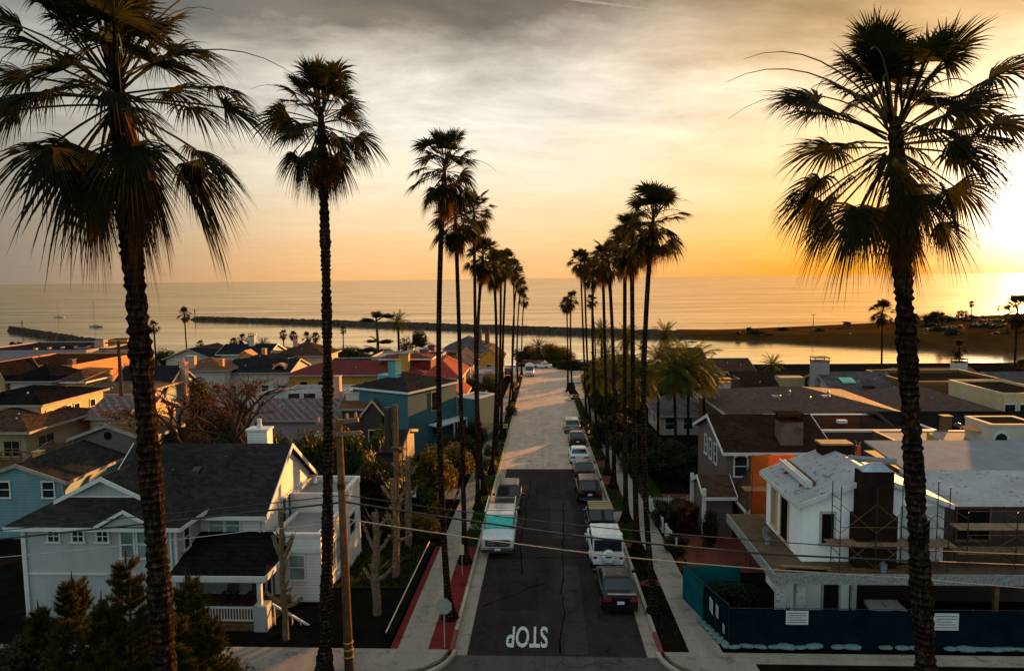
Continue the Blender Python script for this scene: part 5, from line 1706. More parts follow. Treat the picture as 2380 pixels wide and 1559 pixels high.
for x, y in ((-1.85, -1.85), (-1.85, 1.6)):
    MB().box((x - .11, y - .11, -.5), (x + .11, y + .11, GH - 2.0)).obj('porch_post', M['trim'], gh)
MB().box((1.9, -1.6, GH - 1.0), (2.6, -.9, GH - .92), Matrix.Rotation(R(-14), 4, 'X')).obj('skylight', M['trim'], gh)
bm_ = MB()
for i in range(6): bm_.box((.4 + i * .72, -.52, GH - .32), (.5 + i * .72, -.003, GH - .2))
bm_.obj('rafter_tails', M['trim'], gh)
c_ = chimney(gh, 4.35, .9, 0, at(1815, 975, 47).z - GZ, 1.45, 1.2, 'block_grey', 'umber_shingle', 'cap')
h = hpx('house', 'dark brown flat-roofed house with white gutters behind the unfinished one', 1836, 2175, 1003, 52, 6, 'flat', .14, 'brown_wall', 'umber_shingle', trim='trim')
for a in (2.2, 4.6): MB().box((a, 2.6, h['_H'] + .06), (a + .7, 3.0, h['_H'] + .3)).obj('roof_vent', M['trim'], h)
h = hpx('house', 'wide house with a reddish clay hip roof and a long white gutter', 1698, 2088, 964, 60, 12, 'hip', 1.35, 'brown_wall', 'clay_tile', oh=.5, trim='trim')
vents(h, [(6.2, 3.6, h['_H'] + .85), (5.0, 2.6, h['_H'] + .6), (9.6, 3.4, h['_H'] + .8)], .08, .55)
for x in (4.6, 9.0): MB().box((x, 3.2, h['_H'] + .75), (x + .6, 3.75, h['_H'] + 1.1)).obj('roof_vent', M['metal'], h)
h = hpx('house', 'dark brown roofed house carrying a big tan rooftop unit', 1722, 1925, 912, 88, 10, 'gx', 1.9, 'white_stucco', 'umber_shingle', oh=.5, wins=(('S', 3, .55, 1.2, 1.2),))
MB().box((5.2, 1.0, h['_H'] + .1), (8.3, 3.2, h['_H'] + 1.75)).obj('rooftop_unit', M['tan'], h)
vol(h, -2.2, .5, 0, 2.2, 5, h['_H'] + 1.6, 'flat', .1, 'brown_wall', 'umber_shingle', trim='brown_wall')
h = hpx('house', 'stepped brown roof standing out against the channel right of the palm clump', 1660, 1752, 862, 116, 9, 'gx', 1.5, 'brown_wall', 'brown_shingle', oh=.4, minH=3)
h = hpx('house', 'tall brown roof against the channel behind the palm clump', 1560, 1640, 838, 124, 10, 'gx', 1.7, 'brown_wall', 'brown_shingle', oh=.4, minH=3)
h = hpx('house', 'white gabled house touching the palm clump, with a white chimney', 1668, 1790, 950, 73, 9, 'gy', 2.1, 'white_stucco', 'brown_shingle', oh=.35, wins=(('S', 1, .55, .9, 1.1), ('W', 2, .6, .9, 1.1)))
chimney(h, 1.3, 2.5, 2, h['_H'] + 2.4, 1.1, .9, 'white_stucco', 'orange_wall', 'cap')
h = hpx('house', 'white house glimpsed between the palm trunks on the right', 1535, 1662, 975, 80, 9, 'hip', 1.6, 'white_stucco', 'grey_shingle', oh=.5, wins=(('S', 3, .6, 1.0, 1.3), ('W', 3, .6, 1.0, 1.3)))
h = hpx('house', 'white house with a green skylight and a large pale chimney block', 1935, 2092, 908, 82, 9, 'gx', 1.5, 'white_stucco', 'grey_shingle', oh=.5)
MB().slab([(1.7, 1.3, h['_H'] + .68), (3.3, 1.3, h['_H'] + .68), (3.3, 2.7, h['_H'] + 1.14), (1.7, 2.7, h['_H'] + 1.14)], .08, UP).obj('skylight', M['skylight'], h)
chimney(h, .2, 4.5, h['_H'], h['_H'] + 3.0, 1.8, 1.5, 'mauve', 'dark_metal', 'cap')
chimney(h, 3.9, -.45, 0, h['_H'] + .5, 1.1, .8, 'brick_brown', 'brick_dark', 'flat')
vol(h, 4.9, -1.2, 0, 2.6, 3, h['_H'] - .3, 'gy', .9, 'white_stucco', 'grey_shingle', .5)
win(h, 'S', 6.2, -1.2, h['_H'] - 1.5, .8, 1.2)
h = hpx('block_house', 'big plain olive-brown house with a sunken roof deck right of the dark palm', 2108, 2352, 896, 80, 10, 'flat', .5, 'olive', 'umber_shingle', trim='olive', wins=(('S', 3, .42, .5, 1.4),))
h = hpx('house', 'white-gabled house with a square chimney beyond the olive-brown block', 2175, 2292, 884, 98, 9, 'gx', 1.1, 'white_stucco', 'rust_tile', oh=.4)
chimney(h, 4.8, 3, h['_H'], h['_H'] + 2.2, 1.6, 1.4, 'white_stucco', 'umber_shingle', 'cap')
h = hpx('house', 'low house with an arched gable just right of the dark palm trunk', 2112, 2172, 880, 100, 8, 'gx', .9, 'mauve', 'grey_shingle', oh=.3)
vol(h, .3, -1, 0, 1.6, 3, h['_H'] - .1, 'gy', .6, 'cream', 'grey_shingle', .2)
h = hpx('house', 'pale grey roofed house at the right edge below the spiky hedge', 2352, 2540, 908, 82, 10, 'gx', 1.4, 'brown_wall', 'grey_shingle', oh=.5, wins=(('S', 4, .5, 1.0, 1.1),))
h = hpx('house', 'house with a pointed clay hip roof in front of the olive-brown block', 2095, 2335, 966, 64, 11, 'hip', 1.7, 'brown_wall', 'clay_tile', oh=.5)
MB().slab([(1.7, 1.6, h['_H'] + .62), (2.7, 1.6, h['_H'] + .62), (2.7, 2.5, h['_H'] + .88), (1.7, 2.5, h['_H'] + .88)], .08, UP).obj('skylight', M['skyglass'], h)
h = hpx('house', 'cream house with small balconies at the right edge', 2330, 2470, 920, 70, 9, 'flat', .3, 'cream', 'umber_shingle', trim='cream', wins=(('S', 4, .72, 1.0, 1.5),))
h = hpx('house', 'near-black broad roof filling the right edge above the pale roof sheets', 2150, 2560, 1046, 50, 13, 'gx', 1.35, 'brown_wall', 'black_shingle', oh=.5, trim='brown_wall')
chimney(h, 1.55, .4, h['_H'] - .4, at(2205, 968, 50.4).z - gz(50), .55, .55, 'olive', 'olive', 'flat')
for x in (4.2, 6.5, 9.3): MB().lathe([(.3, 0), (.32, .1), (.2, .3), (.02, .36)], (x, 3.4, h['_H'] + .9), 12).obj('roof_vent', M['dark_metal'], h)
h = hpx('terrace_house', 'house with a curved ochre terrace wall and a white arched cupola at the right edge', 2120, 2520, 1046, 43.2, 5, 'flat', .1, 'brown_wall', 'walk', trim='brown_wall')
cw = MB()
for i in range(16):
    x0_, x1_ = 1.2 + i * .23, 1.43 + i * .23
    z0_, z1_ = .75 * math.exp(-i / 3.2) + .22, .75 * math.exp(-(i + 1) / 3.2) + .22
    cw.hexa([(x0_, .5, h['_H'] + .1), (x1_, .5, h['_H'] + .1), (x1_, .72, h['_H'] + .1), (x0_, .72, h['_H'] + .1)], [(x0_, .5, h['_H'] + z0_), (x1_, .5, h['_H'] + z1_), (x1_, .72, h['_H'] + z1_), (x0_, .72, h['_H'] + z0_)])
cw.obj('terrace_wall', M['ochre'], h)
vol(h, 5.0, .6, h['_H'], 3.0, 2.6, 1.35, 'flat', .12, 'white_stucco', 'umber_shingle', trim='cream')
ar = MB()
for k in range(10):
    a0, a1 = math.pi * k / 10, math.pi * (k + 1) / 10
    q = []
    for a, r in ((a0, .36), (a1, .36), (a1, .5), (a0, .5)): q.append((r * math.cos(a), .55 + r * math.sin(a)))
    ar.hexa([(5.6 + x, .54, h['_H'] + z) for x, z in q], [(5.6 + x, .597, h['_H'] + z) for x, z in q])
ar.obj('arch_trim', M['trim'], h)
MB().lathe([(.01, -.03), (.35, -.025), (.35, -.004), (.01, -.003)], (5.6, .6, h['_H'] + .55), 16, 'y').obj('arched_window', M['glass'], h)
um = thing('patio_umbrella', 'closed-rib orange patio umbrella on the terrace by the arched cupola', 'umbrella', (at(2275, 1010, 45.5).x, 45.5, h.location.z + h['_H'] + .1))
MB().tube([(0, 0, 0), (0, 0, 1.0)], .03, 6).obj('pole', M['wood'], um)
MB().lathe([(1.0, .72), (.98, .74), (.6, .92), (.02, 1.02), (.01, 1.0)], (0, 0, 0), 8).obj('canopy', M['orange_wall'], um)
for hh_ in list(COL.objects):
    for k in ('_W', '_D', '_H'):
        if k in hh_: del hh_[k]
# ---------------------------------------------------------------- plants
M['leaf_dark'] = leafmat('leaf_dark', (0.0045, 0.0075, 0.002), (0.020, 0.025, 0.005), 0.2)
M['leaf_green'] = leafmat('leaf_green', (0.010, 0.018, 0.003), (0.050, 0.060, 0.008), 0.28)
M['leaf_gold'] = leafmat('leaf_gold', (0.022, 0.022, 0.004), (0.13, 0.095, 0.010), 0.35)
M['leaf_red'] = leafmat('leaf_red', (0.040, 0.014, 0.007), (0.13, 0.050, 0.018), 0.3)
M['needle'] = leafmat('needle', (0.009, 0.013, 0.003), (0.070, 0.060, 0.008), 0.3)
M['bark_grey'] = plain('bark_grey', (0.055, 0.035, 0.024), 0.9, 0.5, 5, bmp=0.8, bscale=25)
M['bark_pale'] = plain('bark_pale', (0.14, 0.095, 0.06), 0.9, 0.6, 7, bmp=0.9, bscale=22)
M['bark_dark'] = plain('bark_dark', (0.06, 0.042, 0.03), 0.9, 0.5, 5, bmp=0.8, bscale=20)

def leaf_quad(mb, p, n, s, rg):
    n = n.normalized()
    a = n.cross(Vector((rg.uniform(-1, 1), rg.uniform(-1, 1), rg.uniform(-1, 1))))
    if a.length < .01: a = Vector((1, 0, 0))
    a.normalize()
    b = n.cross(a)
    k = rg.uniform(0.6, 1.3) * s
    mb.add([p - a * k, p - b * k * .45, p + a * k, p + b * k * .45], [(0, 1, 2, 3)])

def leaf_cloud(seed, n, leaf, lobes, shape=(1, 1, 1), lobe_r=(0.35, 0.6), boxy=False):
    """leaves gathered in lumps spread through a unit volume sitting on z = 0..2"""
    rg = random.Random(seed)
    mb = MB()
    cs = []
    for _ in range(lobes):
        if boxy:
            c = Vector((rg.uniform(-.85, .85), rg.uniform(-.8, .8), rg.uniform(-.8, .85)))
        else:
            while True:
                c = Vector((rg.uniform(-1, 1), rg.uniform(-1, 1), rg.uniform(-.9, 1)))
                if c.length < .85: break
        cs.append((c, rg.uniform(*lobe_r)))
    for _ in range(n):
        c, r = rg.choice(cs)
        d = Vector((rg.gauss(0, 1), rg.gauss(0, 1), rg.gauss(0, 1))).normalized()
        q = c + d * r * rg.uniform(0.55, 1.05) ** .6
        q = Vector((q.x * shape[0], q.y * shape[1], (q.z + 1) * shape[2]))
        if q.z < 0: q.z = -q.z * .3
        if rg.random() < .12:                    # big inner leaves, added to block light through the crown
            leaf_quad(mb, c * .75 + Vector((0, 0, .9)) + d * r * .35 if not boxy else q * .8 + Vector((0, 0, .2)), d, leaf * 4.2, rg)
        leaf_quad(mb, q, d + Vector((rg.uniform(-.7, .7), rg.uniform(-.7, .7), rg.uniform(-.3, .9))), leaf, rg)
    return mb.mesh('leaves')

BUSH = [leaf_cloud(1, 3200, .085, 14), leaf_cloud(2, 3200, .085, 18), leaf_cloud(3, 3600, .08, 11, lobe_r=(.3, .75)), leaf_cloud(4, 9000, .055, 42, lobe_r=(.2, .45)), leaf_cloud(5, 11000, .048, 60, boxy=True, lobe_r=(.16, .34))]
BUSHC = {}
def foliage(name, var, mat, parent, loc, scale, rz=0):
    key = (var, mat)
    if key not in BUSHC:
        me = BUSH[var].copy()
        me.materials.clear()
        me.materials.append(M[mat])
        BUSHC[key] = me
    o = link(name, BUSHC[key], None, parent)
    o.location = loc
    o.scale = scale
    o.rotation_euler = (0, 0, rz)
    return o

def stems(n, h, spread, r, seed):
    rg = random.Random(seed)
    mb = MB()
    for _ in range(n):
        a = rg.uniform(0, 6.28)
        e = Vector((math.cos(a) * spread * rg.uniform(.3, 1), math.sin(a) * spread * rg.uniform(.3, 1), h * rg.uniform(.8, 1.1)))
        mb.tube([(0, 0, -.15), e * .5 + Vector((rg.uniform(-.1, .1), rg.uniform(-.1, .1), .1)) * spread, e], [r, r * .7, r * .3], 5)
    return mb

def shrub(name, label, cat, u, Y, w, d, hgt, var, mat, group=None, x=None, z=None):
    X = XU(u, Y) if x is None else x
    b_ = gz(Y) if z is None else z
    t = thing(name, label, cat, (X, Y, b_), 0, group)
    stems(5, hgt * .8, min(w, d) * .4, .03 + .01 * hgt, int(X * 10)).obj('stems', M['bark_dark'], t)
    foliage('leaves', var, mat, t, (0, 0, 0.02), (w / 2, d / 2, hgt / 2), 0)
    return t

# the hedge-like ficus behind the corner house, with small trunks below
for u, Y, w, d, hgt, lb, mt in ((665, 47, 3.4, 4, 6.3, 'tall dense dark hedge tree behind the white house, left end, beside its chimney', 'leaf_green'),
                       (735, 47.5, 3.6, 4, 6.4, 'tall dense dark hedge tree behind the second corner palm trunk', 'leaf_green'),
                       (815, 47, 4.0, 4, 6.6, 'tall dense hedge tree with sunlit edge right of the utility pole top', 'leaf_green'),
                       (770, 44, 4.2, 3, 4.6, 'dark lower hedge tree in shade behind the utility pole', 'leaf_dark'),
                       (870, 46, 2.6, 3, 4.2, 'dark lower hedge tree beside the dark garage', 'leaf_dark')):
    shrub('hedge_tree', lb, 'tree', u, Y, w, d, hgt, 4 if 'left' not in lb else 4, mt)
SH = [('shrub', 'golden-green rounded tree crown behind the first street palms on the left', 'tree', 985, 52, 4.2, 4, 4.6, 3, 'leaf_gold'),
      ('shrub', 'golden-green shrub crown touching the left street palms, below the teal house', 'shrub', 1040, 58, 4.0, 4, 3.6, 3, 'leaf_gold'),
      ('shrub', 'small golden shrub among the pollarded trunks', 'shrub', 968, 43.5, 2.6, 1.6, 2.1, 1, 'leaf_gold'),
      ('shrub', 'dark clipped shrub at the garden corner by the red edging', 'shrub', 1010, 45.5, 1.3, 1.2, 1.3, 0, 'leaf_dark'),
      ('shrub', 'dark green rounded shrub between the pollarded trunks and the left street palms', 'shrub', 970, 50, 3.0, 2.4, 2.0, 2, 'leaf_green'),
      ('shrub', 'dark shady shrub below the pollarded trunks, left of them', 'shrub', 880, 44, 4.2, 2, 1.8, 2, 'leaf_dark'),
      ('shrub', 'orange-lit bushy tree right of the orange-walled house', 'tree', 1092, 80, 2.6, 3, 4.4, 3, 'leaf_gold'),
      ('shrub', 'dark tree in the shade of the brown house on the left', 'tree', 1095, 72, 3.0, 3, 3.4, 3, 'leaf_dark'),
      ('shrub', 'dark bush at the foot of the teal house deck', 'shrub', 1065, 68, 3.4, 3, 2.6, 2, 'leaf_dark'),
      ('shrub', 'low dark bush by the pale steps among the left palms', 'shrub', 1120, 62, 2.2, 3, 1.6, 1, 'leaf_dark'),
      ('shrub', 'leafy yellow-green tree between the left palm trunks near the sea', 'tree', 1128, 105, 4.5, 4, 5.2, 3, 'leaf_gold'),
      ('shrub', 'dark rounded tree beside the stone-chimneyed house', 'tree', 1085, 100, 3.6, 4, 5.0, 3, 'leaf_dark'),
      ('shrub', 'green hedge bush at the kerb below the camper van', 'shrub', 1196, 128, 1.4, 6, 1.2, 1, 'leaf_gold'),
      ('shrub', 'bright green low verge bush on the left beyond the planters', 'shrub', 1160, 84, 1.3, 3, 1.0, 1, 'leaf_green'),
      ('shrub', 'brown-green verge bush at the left kerb corner', 'shrub', 1186, 96, 1.6, 4, 1.3, 2, 'leaf_dark'),
      ('shrub', 'clipped block of hedge beside the left kerb, before the dark car', 'hedge', 1118, 60, 1.1, 3.0, .9, 4, 'leaf_green'),
      ('shrub', 'second clipped block of hedge beside the left kerb, farther on', 'hedge', 1136, 69, 1.1, 3.0, .9, 4, 'leaf_green'),
      ('shrub', 'broad bushy hedge at the end of the street, below the date palm', 'hedge', 1268, 178, 10, 4, 6.0, 3, 'leaf_gold'),
      ('shrub', 'rounded golden bush right of the street-end hedge', 'shrub', 1300, 180, 8, 4, 5.2, 3, 'leaf_gold'),
      ('shrub', 'dark rounded bush left of the street-end hedge', 'shrub', 1222, 180, 7, 4, 5.6, 3, 'leaf_dark'),
      ('shrub', 'long low hedge under the street-end bushes, behind the parked cars', 'hedge', 1290, 174, 15, 1.6, 1.7, 4, 'leaf_green'),
      ('shrub', 'long low hedge across the side road at the street end', 'hedge', 1352, 160, 12, 2, 2.6, 4, 'leaf_dark'),
      ('shrub', 'dark leafy undergrowth below the feather palms nearest the street', 'shrub', 1420, 74, 5, 5, 3.6, 3, 'leaf_dark'),
      ('shrub', 'dark leafy undergrowth below the middle feather palms', 'shrub', 1475, 66, 5, 5, 3.6, 3, 'leaf_dark'),
      ('shrub', 'dark leafy undergrowth between the skirted feather palm trunks', 'shrub', 1545, 60, 5, 4, 3.4, 3, 'leaf_dark'),
      ('shrub', 'dark leafy undergrowth against the grey shingle house', 'shrub', 1610, 58, 3.4, 4, 3.2, 3, 'leaf_dark'),
      ('shrub', 'shady green shrub at the right-hand pavement edge behind the lawn', 'shrub', 1470, 61, 2.2, 2.4, 2.0, 2, 'leaf_green'),
      ('shrub', 'red-flowered dark hedge inside the white picket fence, street side', 'hedge', 1552, 46.8, 2.0, 3.4, 1.6, 4, 'leaf_dark'),
      ('shrub', 'red-flowered dark hedge inside the white picket fence, house side', 'hedge', 1600, 47.2, 2.4, 3.0, 1.7, 4, 'leaf_red'),
      ('shrub', 'slim dark conifer beside the bay window of the shingle house', 'conifer', 1652, 42.3, 1.0, 1.0, 2.9, 1, 'leaf_dark'),
      ('shrub', 'small shrub by the right-hand brick patio', 'shrub', 1575, 41.5, 1.6, 1.4, 1.1, 0, 'leaf_dark'),
      ('shrub', 'dark tree mass behind the bungalow with the yellow bay', 'tree', 215, 92, 9, 5, 4.4, 3, 'leaf_dark'),
      ('shrub', 'olive tree mass left of the left utility pole', 'tree', 240, 100, 9, 6, 4.6, 3, 'leaf_green'),
      ('shrub', 'dark hedge mass in front of the bungalow', 'hedge', 150, 84, 9, 4, 3.0, 3, 'leaf_dark'),
      ('shrub', 'leafy tree right of the nearest palm trunk, before the red-brown roof', 'tree', 430, 92, 7, 6, 6.2, 3, 'leaf_green'),
      ('shrub', 'dark rounded tree on the shore above the pale chimney house', 'tree', 205, 160, 9, 6, 7.2, 3, 'leaf_dark'),
      ('shrub', 'dark rounded tree on the shore beside the salmon house', 'tree', 245, 164, 7, 6, 6.0, 3, 'leaf_dark'),
      ('shrub', 'dark tree right of the nearest trunk on the far shoreline', 'tree', 378, 150, 8, 6, 6.6, 3, 'leaf_dark'),
      ('shrub', 'green shoreline bushes left of the white house chimney', 'shrub', 345, 140, 6, 5, 5.0, 3, 'leaf_green'),
      ('shrub', 'long shoreline hedge left of the flat-topped cypress', 'hedge', 800, 168, 14, 5, 6.0, 3, 'leaf_green'),
      ('shrub', 'shoreline hedge under the flat-topped cypress', 'hedge', 880, 170, 12, 5, 5.4, 3, 'leaf_dark'),
      ('shrub', 'low bush between the twin far palms and the brown hipped roof', 'shrub', 700, 160, 7, 5, 5.4, 3, 'leaf_green'),
      ('shrub', 'big round dark tree beside the date palm at the shore', 'tree', 968, 160, 7.4, 6, 10.6, 3, 'leaf_dark'),
      ('shrub', 'dense green trees on the bluff behind the right palm row', 'tree', 1430, 150, 12, 6, 5.0, 3, 'leaf_green'),
      ('shrub', 'dark bush behind the right-hand cars, at the second lawn', 'shrub', 1402, 84, 2, 3, 1.8, 2, 'leaf_dark'),
      ('shrub', 'clipped low hedge beside the far right-hand cars', 'hedge', 1352, 86, .9, 5, .9, 4, 'leaf_dark')]
for a in SH: shrub(*a)
for i, (x, Y, w, h_, mt, lb) in enumerate((
        (-24.5, 27.6, 3.2, 1.5, 'leaf_dark', 'dark low bush in the bottom left corner'), (-21.5, 27.0, 3.4, 1.7, 'leaf_dark', 'dark low bush below the small dark pine'),
        (-18.6, 26.4, 3.0, 1.5, 'leaf_dark', 'dark low bush between the young pines'), (-15.8, 26.2, 3.0, 1.5, 'leaf_dark', 'dark low bush left of the nearest palm trunk'),
        (-12.6, 26.0, 2.2, 1.3, 'leaf_green', 'sunlit low bush right of the nearest palm trunk, below the porch'))):
    shrub('shrub', lb, 'shrub', 0, Y, w, 1.8, h_, i % 3, mt, x=x)
shrub('hedge_tree', 'dark shrub mass standing in for the empty shade below the unfinished house deck', 'shrub', 0, 34.2, 3.0, 1.6, 1.3, 2, 'leaf_dark', x=9.4)  # dark leaves stand in for empty shade inside the site fence
# spiky hedge on the skyline at the right
sp = thing('spiky_hedge', 'row of spiky yucca-like plants along the skyline roof at the right edge', 'plants', (XU(2290, 96), 96, gz(96)))
rg = random.Random(5)
sv = MB()
zt = at(2300, 884, 96).z - gz(96)
for i in range(15):
    x = i * .45 + rg.uniform(-.15, .15)
    for k in range(9):
        a = rg.uniform(0, 6.28)
        e = rg.uniform(.2, .7)
        sv.tube([(x, 0, zt - .8), (x + math.cos(a) * e * .5, math.sin(a) * e * .5, zt + .4), (x + math.cos(a) * e, math.sin(a) * e, zt + rg.uniform(.5, 1.2))], [.07, .06, .02], 4)
sv.obj('leaves', M['leaf_dark'], sp)
MB().box((-.5, -.4, 0), (7.2, .4, zt - .75)).obj('planter', M['brown_wall'], sp)

# young pines in the lower left corner
def pine(label, x, Y, h, w, seed, lift=0.0):
    rg = random.Random(seed)
    t = thing('pine_tree', label, 'pine tree', (x, Y, gz(Y)))
    tk, nd, cn = MB(), MB(), MB()
    tk.tube([(0, 0, -.1), (.05, .03, h * .5), (0, 0, h)], [.09, .06, .02], 7)
    shoots = []
    z = h * .12
    while z < h * .97:
        k = 1 - z / h
        for j in range(8):
            a = rg.uniform(0, 6.283)
            L = w * (.25 + .75 * k) * rg.uniform(.6, 1.1)
            e = Vector((math.cos(a) * L, math.sin(a) * L, z + L * rg.uniform(.25, .7)))
            tk.tube([(0, 0, z), (e.x * .5, e.y * .5, z + (e.z - z) * .3), e], [.03, .02, .01], 4, False)
            for q in range(4):
                f = .45 + .55 * q / 3
                shoots.append((Vector((e.x * f, e.y * f, z + (e.z - z) * f ** 1.6)), Vector((math.cos(a) * .6, math.sin(a) * .6, 1)).normalized()))
        z += h * .058
    shoots.append((Vector((0, 0, h)), Vector((0, 0, 1))))
    for c, d in shoots:
        for q in range(46):
            v = (d * rg.uniform(.2, 1.2) + Vector((rg.gauss(0, .7), rg.gauss(0, .7), rg.gauss(.1, .55)))).normalized()
            ln = rg.uniform(.12, .24)
            s_ = v.cross(Vector((rg.uniform(-1, 1), rg.uniform(-1, 1), rg.uniform(-1, 1)))).normalized() * .015
            b_ = c + d * rg.uniform(-.15, .12)
            nd.add([b_ - s_, b_ + s_, b_ + v * ln], [(0, 1, 2)])
        if rg.random() < .0:
            cn.tube([c, c + Vector((rg.uniform(-.03, .03), 0, .18)), c + Vector((0, 0, .42))], [.022, .03, .008], 5)
    tk.obj('trunk', M['bark_dark'], t)
    nd.obj('needles', M['needle'], t)
    for q in range(4):
        a = rg.uniform(0, 6.28)
        r_ = 0 if q == 0 else w * rg.uniform(.15, .4)
        c = Vector((math.cos(a) * r_, math.sin(a) * r_, h * (1 if q == 0 else rg.uniform(.78, .92))))
        MB().tube([c - Vector((0, 0, .1)), c + Vector((rg.uniform(-.03, .03), 0, .22)), c + Vector((0, 0, .5))], [.02, .032, .01], 6).obj('candle', M['palm_dead'], t)
for lb, u, v, Y, w, sd in (('young pine with upright candles in front of the white porch', 432, 1348, 25.5, 1.0, 1),
                      ('tall young pine left of the nearest palm trunk, under the wing windows', 292, 1300, 26.0, .95, 2),
                      ('dark young pine before the white board wall, second from the left', 168, 1352, 26.5, .85, 3),
                      ('small dark young pine farthest left before the white board wall', 88, 1420, 27, .6, 4),
                      ('young pine in the bottom corner right of the nearest palm trunk', 478, 1440, 24.8, .8, 5),
                      ('low young pine between the two tallest ones', 236, 1400, 25.2, .7, 6),
                      ('sunlit low pine at the foot of the nearest palm trunk', 405, 1440, 23.8, .7, 7)):
    tp = at(u, v, Y)
    pine(lb, tp.x, Y, tp.z - gz(Y), w * 1.55, sd)

# pollarded street trees
def pollard(label, u, Y, vt, seed, limbs, k_=1.0):
    rg = random.Random(seed)
    b_ = ground_at(u, Y)
    t = thing('pollarded_tree', label, 'pollarded tree', b_, 0, 'pollarded trees in the side garden')
    h = at(u, vt, Y).z - b_.z
    mb = MB()
    def limb(path, r0, r1):
        n = len(path)
        pts, rr = [], []
        for i in range(n - 1):
            for s in range(4):
                pts.append(Vector(path[i]).lerp(Vector(path[i + 1]), s / 4) + Vector((rg.uniform(-.02, .02), rg.uniform(-.02, .02), 0)))
        pts.append(Vector(path[-1]))
        for i in range(len(pts)):
            rr.append(r0 + (r1 - r0) * i / (len(pts) - 1) + rg.uniform(-.012, .014) + (.025 if i == len(pts) - 1 else 0))
        mb.tube(pts, rr, 9)
    limb([(0, 0, -.2), (rg.uniform(-.1, .1), 0, h * .4), (rg.uniform(-.1, .1), 0, h * .7), (rg.uniform(-.05, .05), 0, h)], .22 * k_, .15 * k_)
    for z, dx_, dz_, ln in limbs:
        q = Vector((0, 0, h * z))
        d = Vector((dx_, rg.uniform(-.25, .25), dz_)).normalized()
        limb([q, q + d * ln * .5, q + (d + Vector((0, 0, .2))).normalized() * ln], .11, .075)
    for _ in range(16):
        q = Vector((rg.uniform(-.2, .2), rg.uniform(-.2, .2), h * rg.uniform(.25, .98)))
        d = Vector((rg.uniform(-1, 1), rg.uniform(-1, 1), rg.uniform(.2, 1.2))).normalized()
        mb.tube([q, q + d * .3, q + d * rg.uniform(.4, .7) + Vector((0, 0, .1))], [.035, .022, .006], 5)
    for k, v in enumerate(mb.v): mb.v[k] = (v[0] + rg.uniform(-.02, .02), v[1] + rg.uniform(-.02, .02), v[2])
    mb.obj('trunk', M['bark_pale'], t)
    return t
pollard('pollarded pale trunk nearest the camera in the side garden, forked low down', 862, 33.0, 1190, 1, [(.30, -.8, .6, 1.0), (.33, .8, .5, 1.1), (.34, -.4, .8, .8), (.62, -.5, .9, 1.5), (.6, .9, .9, 1.2), (.85, .9, .5, .9)])
pollard('thick pollarded trunk in the middle of the side garden', 908, 37.5, 1112, 2, [(.38, 1, .1, .95), (.55, -.8, .5, .7), (.6, .5, 1, 1.3), (.78, -.8, .9, 1.1), (.76, .8, .7, 1.0)])
pollard('pollarded trunk farthest back in the side garden, with short stubs at its crown', 942, 42.3, 1068, 3, [(.55, .7, .8, 1.0), (.8, .8, .8, .9), (.82, -.9, .6, 1.3), (.95, .35, 1, .5), (.62, -.6, .8, 1.0)])
pollard('thin crooked pollarded tree in front of the white annexe window', 642, 30.4, 1185, 4, [(.25, 1, .35, .9), (.28, -1, .5, 1.0), (.62, .5, .9, 1.2), (.6, -.5, .9, 1.3)], .66)

# bare reddish tree in the middle distance
def bare_tree(label, base, h, seed):
    rg = random.Random(seed)
    t = thing('coral_tree', label, 'tree', base)
    mb, lf = MB(), MB()
    def grow(p, d, L, r, lev):
        n = 3
        pts, q = [p], p
        for i in range(n):
            d = (d + Vector((rg.uniform(-.3, .3), rg.uniform(-.3, .3), rg.uniform(-.12, .16)))).normalized()
            q = q + d * L / n
            pts.append(q)
        mb.tube(pts, [r, r * .9, r * .78, r * .66], 7 if lev < 2 else 4, False)
        if lev >= 3:
            for _ in range(22 if lev >= 5 else 5):
                c = pts[rg.randint(1, 3)] + Vector((rg.gauss(0, .26), rg.gauss(0, .26), rg.gauss(-.05, .22)))
                leaf_quad(lf, c, Vector((rg.uniform(-1, 1), rg.uniform(-1, 1), rg.uniform(-1, 1))), .075, rg)
        if lev < 5:
            for k in range(3 if lev < 2 else 2):
                a = rg.uniform(0, 6.283)
                sp_ = rg.uniform(.45, .95)
                nd = (d + Vector((math.cos(a), math.sin(a), rg.uniform(-.15, .35))) * sp_).normalized()
                grow(pts[rg.choice((2, 3, 3))], nd, L * rg.uniform(.62, .85), r * .6, lev + 1)
    for a, s_ in ((2.6, .35), (.3, .5)):
        grow(Vector((math.cos(a) * .35, math.sin(a) * .2, -.1)), Vector((math.cos(a) * s_, math.sin(a) * s_ * .4, 1)), h * .30, h * .036, 0)
    for B_ in (mb, lf): B_.v = [(x * 1.45, y * 1.1, z) for x, y, z in B_.v]
    mb.obj('trunk', M['bark_grey'], t, smooth=True)
    lf.obj('leaves', M['leaf_red'], t)
bt = at(512, 1060, 53)
bare_tree('wide bare-branched tree with sparse rusty leaves behind the corner house ridge', (bt.x, 53, gz(53)), 11.5, 8)

